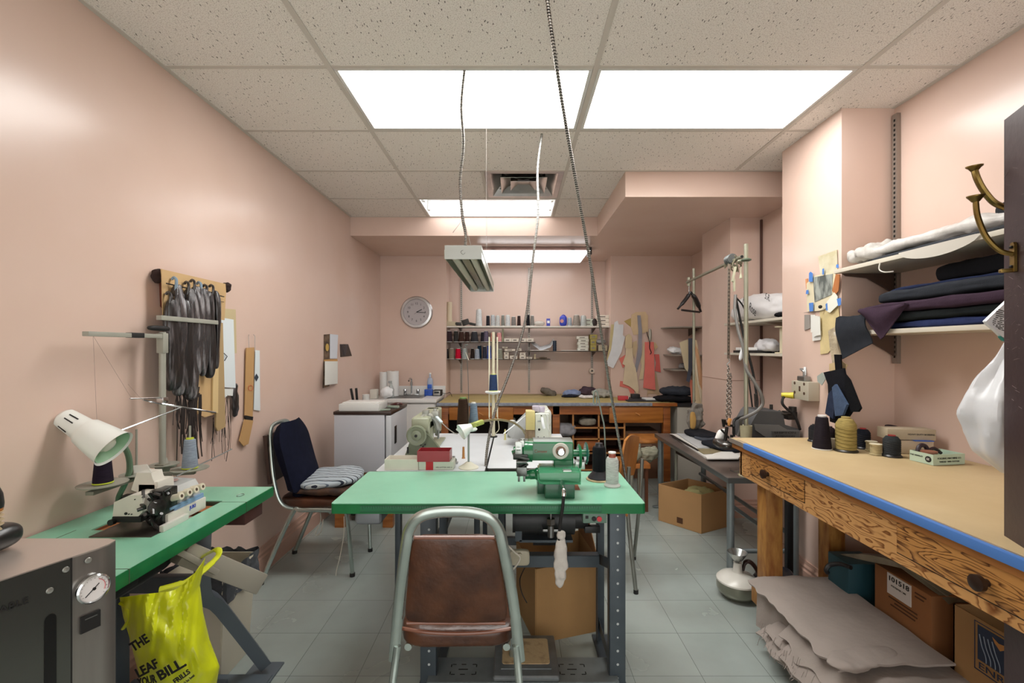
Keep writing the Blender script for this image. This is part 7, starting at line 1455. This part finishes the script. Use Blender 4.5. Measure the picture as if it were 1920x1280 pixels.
for x, y, h_, l_ in ((1634, 845, 18, 'small cream thread spool at the back of the bench spools'), (1642, 852, 20, 'small cream thread spool in front of the other small one')):
    c = bpos(x, y); s = c.y/F; t = thing('small_spool', l_, 'thread spool', tuple(c), 'small cream spools on the bench')
    MB().lathe([(.026, 0), (.026, .005), (.022, .006), (.022, h_*s-.006), (.026, h_*s-.005), (.026, h_*s)], c, (0, 0, 1), 20).build('thread', thr_mat('b7a983'), t); MB().cyl(c+V(0, 0, h_*s), c+V(0, 0, h_*s+.001), .024).build('label_disc', mat('disc_cream', 'd3cbb0', .6), t)
def rbox(nm, lab, c, size, rz, m, openb=False, z=WZ, th=.003):
    t = thing(nm, lab, 'box', (c[0], c[1], z)); M_ = Matrix.Translation((c[0], c[1], z)) @ Matrix.Rotation(rz, 4, 'Z'); a, e, h = size[0]/2, size[1]/2, size[2]; b = MB()
    if openb:
        for q in ((-a, a, -e, -e+th, 0, h), (-a, a, e-th, e, 0, h), (-a, -a+th, -e+th, e-th, 0, h), (a-th, a, -e+th, e-th, 0, h), (-a+th, a-th, -e+th, e-th, 0, th)): b.box(*q, M=M_)
    else: b.box(-a, a, -e, e, 0, h, .002, 2, M_)
    b.build('body', m, t); return t, M_
GRN = mat('mint_box', 'b5c9b5', .55, 0, .04, 9)
c = bpos(1755, 868)
t, M_ = rbox('open_box', 'open mint green box with round black emblem on the bench', (1.852, 2.008), (.16, .10, .045), .15, GRN, True)
bd = t.children[0]
nf = (M_.to_3x3() @ V(0, -1, 0)); uf = M_.to_3x3() @ V(1, 0, 0)
text('FOLDING MACHINE CO', .011, BLACK, bd, M_ @ V(.0, -.0505, .028), uf, (0, 0, 1)); text('THREAD  100% COTTON', .009, BLACK, bd, M_ @ V(0, -.0505, .014), uf, (0, 0, 1))
nl = (M_.to_3x3() @ V(-1, 0, 0)); ul = M_.to_3x3() @ V(0, -1, 0)
MB().lathe([(.013, 0), (.013, .001), (.010, .001)], M_ @ V(-.0802, -.03, .022), nl, 20).build('emblem', BLACK, t); text('EE', .012, WHITE, bd, M_ @ V(-.0815, -.03, .022), ul, (0, 0, 1)); text('THE HEMSLEY', .009, BLACK, bd, M_ @ V(-.0802, .02, .028), ul, (0, 0, 1))
MB().lathe([(.025, 0), (.025, .03), (.020, .03)], M_ @ V(-.04, .0, .004), (0, 0, 1), 18).lathe([(.03, .038), (.03, .046)], M_ @ V(-.04, 0, .004), (0, 0, 1), 18).build('blue_spool', mat('sp_blue_brown', '8c5a45', .5), None, 'brown topped spool standing inside the mint box', 'spool')
MB().tube([M_ @ V(-.06, .03, .02), M_ @ V(-.05, .035, .06), M_ @ V(-.02, .035, .065), M_ @ V(.0, .03, .03)], .009, 8, 5).tube([M_ @ V(.0, .03, .045), M_ @ V(.03, .035, .052), M_ @ V(.06, .03, .03)], .007, 8, 5).build('leather_strap', mat('dark_strap', '2d1e24', .5), None, 'dark curled strap sticking out behind the mint box', 'strap')
t, M_ = rbox('thread_box', 'grey beige long box lying tilted on top behind the mint box', (1.88, 2.20), (.205, .08, .05), -.15, mat('box_taupe', 'b5a78f', .6, 0, .05, 9), z=WZ+.066)
text('HEAVY DUTY BOBBINS', .011, BLACK, t.children[0], M_ @ V(.04, -.0405, .026), M_.to_3x3() @ V(1, 0, 0), (0, 0, 1))
rbox('thread_box', 'pinkish white box lying under the long grey beige box', (1.90, 2.20), (.15, .08, .062), -.15, mat('box_pinkwhite', 'c9b8a2', .6, 0, .05, 9))
MB().ob((1.92, 2.155, WZ+.064), (.08, .03, .003), (0, 0, -.15)).build('blue_card', mat('soap_label'), None, 'blue card strip between the two stacked boxes', 'card')
rbox('thread_box', 'small upright beige box behind the small cream spools', (1.62, 2.26), (.09, .05, .05), -.2, mat('box_taupe'))
MB().lathe([(.035, 0), (.035, .01)], (1.86, 2.25, WZ+.1), (.0, -.3, 1), 20).build('round_disc', mat('suit_2c2126', '2c2126', .5), None, 'dark round disc behind the long grey beige box', 'disc')
# white bag hanging at the door, printed bag above
t = thing('plastic_bag', 'large white plastic bag hanging behind the dark door over the bench', 'bag', (1.417, 1.30, 1.06))
def wb(u, v):
    a = u*2*math.pi; z = 1.45-.385*v; prof = [.015, .045, .085, .12, .135, .13, .10, .03]; f_ = v*7; i = min(6, int(f_)); r = prof[i]+(prof[i+1]-prof[i])*(f_-i)
    r *= 1+.10*math.sin(5*a+v*3)+.12*noise.noise(V(math.cos(a)*2, math.sin(a)*2, v*5)); return V(1.417+r*.85*math.cos(a), 1.30+r*.62*math.sin(a), z)
b = MB(); b.grid(wb, 40, 36, .0015); b.build('bag_body', mat('bag_bright', 'dfe2e6', .3, 0, .05, 12, .25, 12, alpha=.97), t)
t = thing('printed_bag', 'white bag corner with lines of small black print beside the dark door', 'bag', (1.32, 1.26, 1.45))
def pd(s, h, n=.004): return D0+dirv*s+nrmv*n+V(0, 0, h)
P = [px(x, y, 1.26) for x, y in ((1890, 563), (1872, 580), (1856, 595), (1849, 602), (1854, 609), (1868, 620), (1878, 630), (1888, 636))]
sheet = MB().card(P, .01, (0, 1, 0)).build('bag_corner', mat('bag_bright'), t)
b = MB(); rr = random.Random(2)
for k in range(11):
    x0 = 1869-k*1.2+rr.uniform(-1, 1); y0 = 582+k*3.6; x1 = 1883
    if x0 < 1856+max(0, (y0-606)*1.3): x0 = 1856+max(0, (y0-606)*1.3)
    p, q = px(x0, y0-2.5, 1.259), px(x1, y0+1.5, 1.259)
    for i in range(7):
        if rr.random() < .85: b.bar(p+(q-p)*(i/7), p+(q-p)*((i+.7)/7), .0022, .0006, up=(0, 1, 0))
b.build('print_lines', BLACK, t)['kind'] = 'stuff'
MB().tube([px(1874, 630, 1.265), px(1880, 637, 1.265), px(1888, 638, 1.265)], .004, 6, 3).build('green_edge', mat('teal_edge', '2c8a7c', .4), t)
# ================================================================ UNDER THE BENCH
CAN = mat('canvas', '9a9089', .9, 0, .07, 5, .25, 35)
def canvas(lab, x0, x1, y0, y1, z, th, seed, drop=0, amp=.009, n=26, col=None):
    def f(u, v):
        x = x0+(x1-x0)*u; y = y0+(y1-y0)*v; e = .014*noise.noise(V(u*3, v*9, seed)); x += e*(1-u)*2; nz = noise.noise(V(x*4, y*3, seed))*amp+noise.noise(V(x*11, y*9, seed+3))*amp*.35
        edge = max(0, (1.215-x))*1.0
        return V(x, y+.012*noise.noise(V(u*6, 2, seed)), z+nz-edge*drop*.6)
    return MB().grid(f, n, n*2, th).build('canvas_cloth', mat('canvas' if not col else 'canvas_'+col, col or 'a39a94', .9, 0, .07, 5, .25, 35), None, lab, 'canvas', 'canvas cloth piled under the bench')
for k, (x0, y0, y1, z, l_) in enumerate(((1.13, 1.15, 2.15, .140, 'lowest canvas layer of the pile under the bench'), (1.12, 1.12, 2.05, .158, 'second canvas layer with frayed front edge'), (1.14, 1.12, 2.10, .176, 'third canvas layer of the pile, slightly set back'), (1.11, 1.14, 1.95, .195, 'fourth canvas layer with drooping corner'))):
    canvas(l_, x0, 1.62, y0, y1, z, .008, k+1, 1.1)
canvas('fifth canvas layer covering most of the pile', 1.15, 1.62, 1.12, 2.0, .232, .010, 7, 1.6, .010)
canvas('top canvas piece folded over at the far end of the pile', 1.17, 1.60, 1.66, 2.30, .272, .008, 11, .6, .012)
b = MB(); rr = random.Random(8)
for k in range(110):
    y = rr.uniform(1.12, 2.1); z = rr.uniform(.09, .20); x = 1.125+rr.uniform(-.02, .01); b.tube([V(x, y, z), V(x-.01, y+rr.uniform(-.01, .01), z-rr.uniform(.01, .04))], .0012, 3)
b.build('frayed_threads', CAN, None, 'frayed thread ends along the front of the canvas pile', 'threads', kind='stuff')
MB().grid(lambda u, v: V(1.235-.05*v+.02*u, 2.32-.40*u-.08*v, .262-.03*u-.20*v*(1-.3*u)+.008*math.sin(u*8)), 18, 14, .005).build('canvas_cloth', CAN, None, 'canvas flap hanging from the far corner of the pile by the bench leg', 'canvas')
for k, (y, w_) in enumerate(((1.70, .30), (1.36, .22))):
    MB().pillow((1.30, y, .268-.015*k), (.34, w_*.35, .035), (0, .05, .3-.5*k), p=2.2, amp=.010, fr=12, seed=k+3, sub=14).build('canvas_fold', CAN, None, ('rolled canvas fold across the middle of the pile', 'smooth canvas fold near the front of the pile')[k], 'canvas')
# boxes behind the canvas
t = thing('cardboard_box', 'cardboard box with a numbered white sticker under the bench', 'box', (1.80, 1.92, .17))
bb_ = MB().box(1.62, 1.98, 1.78, 2.06, .112, .455, .003).build('body', mat('box_label_brown', '8e5e36', .8, 0, .08, 4), t)
lb = MB().box(1.616, 1.6195, 1.868, 1.986, .362, .450).build('sticker', mat('sticker_white', 'cfcac4', .6), t)
text('101518', .028, BLACK, lb, (1.6155, 1.927, .430), (0, -1, 0), (0, 0, 1), bold=.0006, wid=.10); text('POLYESTER / 300', .010, BLACK, lb, (1.6155, 1.927, .402), (0, -1, 0), (0, 0, 1))
b = MB()
for z, y0, y1 in ((.43, 1.80, 1.85), (.415, 1.81, 1.85), (.345, 1.84, 1.98), (.33, 1.84, 1.95), (.315, 1.85, 1.97)): b.box(1.617, 1.619, y0, y1, z, z+.005)
b.build('printed_lines', mat('brown_print', '4f3018', .8), t)
t = thing('cardboard_box', 'open cardboard box with a blue picture panel at the right edge under the bench', 'box', (1.80, 1.5, .17))
open_m = mat('box_pictured', 'a17c50', .8, 0, .06, 4)
x_ = 1.62; b = MB(); b.box(x_, x_+.005, 1.33, 1.69, .112, .476); b.box(x_, x_+.36, 1.685, 1.69, .112, .476); b.box(x_+.355, x_+.36, 1.33, 1.69, .112, .476); b.box(x_, x_+.36, 1.33, 1.335, .112, .476); b.box(x_, x_+.36, 1.33, 1.69, .112, .116); eb = b.build('body', open_m, t)
pn = MB().box(x_-.0016, x_-.0004, 1.425, 1.60, .335, .455).build('blue_panel', mat('panel_blue', '24344c', .5), t)
b = MB(); b.box(x_-.0012, x_-.0006, 1.415, 1.612, .295, .299); b.box(x_-.0012, x_-.0006, 1.415, 1.612, .462, .465); b.box(x_-.0012, x_-.0006, 1.609, 1.612, .295, .465); b.build('panel_border', mat('panel_blue'), t)
text('ENRICH', .032, mat('panel_blue'), eb, (x_-.001, 1.515, .315), (0, -1, 0), (0, 0, 1), wid=.16)
b = MB()
for k in range(4):
    z0 = .26; b.tube([V(x_-.002, 1.593-.014*k, z0+.165-.022*k*0), V(x_-.002, 1.585-.015*k, z0+.13), V(x_-.002, 1.572-.015*k, z0+.10), V(x_-.002, 1.57-.015*k, z0+.078)][::1], .0016, 5, 6)
for k in range(4): b.tube([V(x_-.002, 1.50-.015*k, .338), V(x_-.002, 1.494-.015*k, .362-.004*k), V(x_-.002, 1.48-.014*k, .378-.006*k), V(x_-.002, 1.475-.013*k, .398-.01*k)], .0016, 5, 6)
b.build('wave_lines', mat('wave_grey', '8e9aa8', .5), pn)
MB().card([V(x_-.0018, 1.55, .442), V(x_-.0018, 1.542, .426), V(x_-.0018, 1.525, .410), V(x_-.0018, 1.502, .428), V(x_-.0018, 1.512, .436), V(x_-.0018, 1.53, .432)], .0008, (-1, 0, 0)).build('orange_mark', mat('mark_tan', 'c28a4e', .6), pn)
t = thing('plastic_sheet', 'dusty clear plastic sheet stretched over the numbered cardboard box', 'plastic', (1.6, 1.9, .5))
MB().grid(lambda u, v: V(1.52+.15*u+.33*v, 2.12-.36*u, .466+.055*math.sin(u*math.pi)+.012*noise.noise(V(u*6, v*5, 2))-.03*(1-v)*u), 26, 16, .0015).grid(lambda u, v: V(1.52+.15*u-.01*v, 2.12-.36*u, .466+.055*math.sin(u*math.pi)-.028*v*math.sin(math.pi*min(1, u*1.4+.02))), 26, 6, .0015).build('sheet', mat('dusty_plastic', '7f7764', .3, 0, .3, 9, .3, 14, alpha=.93), t)
MB().tube([px(1596, 1064, 2.1), px(1575, 1057, 2.15), px(1556, 1059, 2.18), px(1549, 1068, 2.18), px(1552, 1074, 2.18)], .010, 8, 6).build('umbrella_handle', mat('black_plastic'), None, 'black hooked umbrella handle sticking out beside the plastic sheet', 'umbrella')
MB().box(1.56, 1.72, 2.14, 2.28, .17, .41, .004).build('teal_box', mat('teal_box', '1f4650', .5), None, 'dark teal box standing by the pilaster foot under the bench', 'box')
MB().pillow((1.47, 2.58, .10), (.20, .22, .18), p=2.4, amp=.02, fr=12, seed=3, sub=12, flat=-.85).build('black_bag', mat('black_bag', '23242b', .35), None, 'black plastic bag on the floor behind the bench leg', 'bag')
for k, (x, y) in enumerate(((1.50, 2.75), (1.56, 2.62))): MB().box(x, x+.035, y, y+.03, 0.0, .62, .002).build('black_post', mat('post_black', '17181b', .5), None, ('far', 'near')[k]+' black square post standing below the bench corner', 'post')
# kettle-like iron bottle with funnel
t = thing('canister', 'white lidded steel canister with funnel and brown handle on the floor', 'canister', (1.27, 2.60, 0))
c = V(1.275, 2.62, .0)
MB().lathe([(.075, .0), (.085, .012), (.105, .03), (.112, .05), (.113, .09), (.105, .098)], c, (0, 0, 1), 36).build('steel_body', mat('can_steel', '9c9a8c', .28, .9, .1, 9), t)
MB().lathe([(.114, .092), (.113, .10), (.095, .118), (.055, .135), (.03, .142), (.025, .15), (.022, .19), (.024, .195)], c, (0, 0, 1), 36).build('white_lid', mat('can_white', 'd7d5cc', .25), t)
MB().tube([c+V(.03, 0, .15), c+V(.04, -.01, .20), c+V(.07, -.02, .20), c+V(.10, -.03, .15), c+V(.105, -.03, .09)], [.010, .013, .014, .013, .010], 8, 6, flat=.8).build('handle', mat('handle_brown', '2e1b15', .3), t)
MB().lathe([(.008, .17), (.012, .20), (.030, .215), (.052, .25), (.054, .254), (.050, .250), (.028, .217), (.004, .20)], c+V(-.002, 0, 0), (0, 0, 1), 28, caps=False).build('funnel', mat('funnel_steel', 'a9adab', .25, .85), t)
# open cardboard box below the steel table
t = thing('cardboard_box', 'open cardboard box on the floor under the steel table', 'box', (1.42, 3.7, 0))
k0, k1, k2 = V(1.425, 3.50, 0), V(1.185, 3.78, 0), V(1.73, 3.66, 0); k3 = k1+k2-k0; hh = .30
b = MB()
for p, q in ((k0, k1), (k1, k3), (k3, k2), (k2, k0)): b.card([p, q, q+V(0, 0, hh), p+V(0, 0, hh)], .004)
b.card([k0, k1, k3, k2], .004, (0, 0, 1)); b.build('body', mat('box_tan', 'ad8558', .8, 0, .06, 4), t)
a = k0+(k1-k0)*.42; MB().card([a+V(-.0, -.003, .03), a+(k1-k0).normalized()*.05+V(0, -.003, .03), a+(k1-k0).normalized()*.05+V(0, -.003, .075), a+V(0, -.003, .075)], .001).build('printed_mark', mat('brown_print'), t)
MB().pillow((1.48, 3.68, .24), (.26, .2, .10), p=2.4, amp=.03, fr=14, seed=7, sub=12).build('rags', mat('rags_yellow', 'a09a68', .9), None, 'yellow green rags inside the open cardboard box', 'rags')
# ================================================================ LEFT FOREGROUND: STEAM GENERATOR
SSB = mat('brushed_steel', 'a39f9a', .34, .85, .12, 6, streak=(6, 6, .4)); SST = mat('steel_top', 'c4bab2', .35, .6, .04, 4)
A_ = V(-.868, 1.0, 0); dd_ = V(-.07, -.167, 0).normalized(); B_ = A_+dd_*.62
t = thing('steam_generator', 'stainless steam generator box with pressure gauge in the left foreground', 'steam generator', (-1.1, .8, 0))
nn = V(-dd_.y, dd_.x, 0); nn = nn if nn.x > 0 else -nn       # outward, to the right
GTZ = 1.0; n2 = -nn
def gp(s, o=0, z=0): return A_+dd_*s+nn*o+V(0, 0, z)
out = [gp(.035), gp(.018)+V(-.002, .004, 0), gp(.004)+V(-.012, .012, 0), V(A_.x-.035, A_.y+.016, 0), V(-1.22, 1.016, 0), V(-1.32, .55, 0), gp(.62)]
body = MB().card([p+V(0, 0, .08) for p in out], GTZ-.085, (0, 0, 1)).build('cabinet', SSB, t)
MB().card([p+V(0, 0, GTZ-.006) for p in out], .004, (0, 0, 1)).build('top_panel', SST, t)
PN = mat('glossy_panel', '62645f', .22, .8)
MB().card([gp(.0827, .0008, .1), gp(.60, .0008, .1), gp(.60, .0008, GTZ-.004), gp(.0827, .0008, GTZ-.004)], .002, nn).build('mirror_panel', PN, t)
MB().card([gp(.0795, .0006, .1), gp(.0827, .0006, .1), gp(.0827, .0006, GTZ-.004), gp(.0795, .0006, GTZ-.004)], .001, nn).build('seam', BLACK, t)
for s, z in ((.054, .98), (.09, .977), (.1144, .947)): MB().lathe([(.006, 0), (.005, .002), (.002, .0025)], gp(s, .0025, z), nn, 14).build('rivet', mat('rivet', 'b9bcb6', .3, .8), t)
gc = gp(.048, .001, .920)
g = MB().lathe([(.026, 0), (.029, .004), (.029, .010), (.026, .013), (.024, .009)], gc, nn, 36).build('gauge_rim', CHROME, t)
MB().lathe([(.0245, .009), (.0245, .0096)], gc, nn, 30).build('gauge_face', mat('gauge_white', 'd9d6d4', .4), g)
uu = -dd_; up_ = V(0, 0, 1)
def gq(a, r, o=.0105): return gc+nn*o+uu*r*math.cos(a)+up_*r*math.sin(a)
MB().bar(gq(math.radians(218), .019), gq(math.radians(45), .012), .0016, .0006, up=nn).lathe([(.003, .0096), (.003, .0115)], gc, nn, 12).build('gauge_needle', BLACK, g)
MB().tube([gq(math.radians(a), .019, .0101) for a in range(-25, 66, 10)], .0008, 5).build('red_arc', mat('red_arc', 'c26a6e', .5), g)
b = MB()
for a in range(-40, 230, 18): b.bar(gq(math.radians(a), .0205, .0099), gq(math.radians(a), .0225, .0099), .0006, .0003, up=nn)
b.build('gauge_ticks', BLACK, g)['kind'] = 'stuff'
MB().card([gp(.034, .001, .834), gp(.067, .001, .834), gp(.067, .001, .868), gp(.034, .001, .868)], .004, nn).build('rocker_switch', BLACK, t)
MB().card([gp(.040, .0055, .860), gp(.061, .0055, .860), gp(.061, .0055, .862), gp(.040, .0055, .862)], .0008, nn).build('switch_highlight', STEEL, t)
b = MB(); b.card([gp(.105+.009*(1-math.cos(a)), .0032, .89+.011*math.sin(a)) for a in [i*math.pi/8 for i in range(9)]]+[gp(.123, .0032, .5), gp(.105, .0032, .5)], .001, nn); b.build('dark_slot', mat('slot_black', '0b0b0b', .3), t)
text('ABLE', .018, BLACK, body, gp(.165, .004, .945), uu, (0, 0, 1))
for x, y in ((-.95, .96), (-1.2, .96), (-1.02, .60), (-1.26, .6)): MB().cyl((x, y, 0), (x, y, .08), .02).build('foot', RUBBER, t)
# iron standing on top at the very edge of the picture
t = thing('steam_iron', 'black steam iron with cork coil grip at the left edge on the steam generator', 'iron', (-1.03, .9, GTZ))
cI = px(-16, 1010, .93); cI.z = GTZ
b = MB(); 
for k in range(5): b.lathe([(.020, 0), (.026, .004), (.020, .008)], cI+V(-.012, 0, .045+.009*k), (0, 0, 1), 20)
b.build('cork_grip', mat('cork_coil', 'b9a684', .6, 0, .2, 20), t)
MB().lathe([(.028, .09), (.029, .10), (.027, .12), (.020, .14), (.012, .155)], cI+V(-.016, 0, 0), (0, 0, 1), 20).build('black_head', mat('iron_plastic', '17191a', .3), t)
MB().lathe([(.024, .083), (.025, .092)], cI+V(-.012, 0, 0), (0, 0, 1), 20).build('wood_ring', mat('wood_ring', 'a5692f', .4), t)
MB().pillow(cI+V(-.02, .01, .028), (.085, .10, .054), p=2.6, sub=10).build('base_shoe', mat('iron_plastic'), t)
# yellow bag hanging from the waste chute
YB_ = mat('yellow_bag', 'c3cc1e', .28, 0, .12, 9, .35, 16)
t = thing('yellow_bag', 'bright yellow grocery bag with black lettering hanging under the left green table', 'bag', (-1.1, 1.35, .2))
def yb2(u, v, back=0):
    xl = [225, 232, 243, 252, 262, 270]; xr = [384, 374, 380, 392, 411, 402]; i = min(4, int(v*5)); f_ = v*5-i
    X0 = xl[i]+(xl[i+1]-xl[i])*f_; X1 = xr[i]+(xr[i+1]-xr[i])*f_
    ytop = 1120-60*max(0, (u-.55)/.45)**2*1.0-14*math.sin(u*math.pi*.5); yb__ = 1300
    x = X0+(X1-X0)*u; y = ytop+(yb__-ytop)*v
    d = 1.30+.08*u-(0 if back else 1)*.085*math.sin(math.pi*min(1, max(0, u)))**.6*math.sin(math.pi*(.12+.8*v))**.7+.009*noise.noise(V(u*13+v*6, v*2.5, 3))*(1.2-v*.5)+.016*noise.noise(V(u*5, v*4, back))
    return px(x, y, d)
b = MB(); b.grid(lambda u, v: yb2(u, v), 44, 40, .0012); b.grid(lambda u, v: yb2(1-u, v, 1), 30, 26, .0012); bg = b.build('bag_body', YB_, t)
b = MB(); b.tube([px(300, 1108, 1.33), px(345, 1094, 1.36), px(378, 1072, 1.42), px(404, 1048, 1.48), px(411, 1036, 1.50), px(406, 1030, 1.52), px(392, 1036, 1.56), px(375, 1046, 1.60)], [.020, .015, .012, .010, .010, .010, .008, .008], 10, 8, flat=.6); b.tube([px(226, 1130, 1.30), px(241, 1140, 1.29), px(243, 1158, 1.29), px(231, 1178, 1.3)], .006, 8, 6, flat=.7); b.build('twisted_handle', YB_, t)
def ytext(s, x, y, size, ang, wid=None, bold=.0012):
    a = math.radians(ang); p = px(x, y, 1.222); text(s, size, BLACK, bg, p, (math.cos(a), .02, math.sin(a)), (-math.sin(a), 0, math.cos(a)), bold=bold, wid=wid)
ytext('THE', 262, 1205, .034, 33, .052); ytext('LEAF', 276, 1253, .034, 28, .062); ytext('YOUR', 276, 1276, .030, 14, .05); ytext('BILL.', 322, 1254, .036, 30, .080); ytext('FRILLS', 341, 1268, .018, 36, .05, .0006); ytext("won't be beat", 351, 1276, .010, 40, .05, .0002)
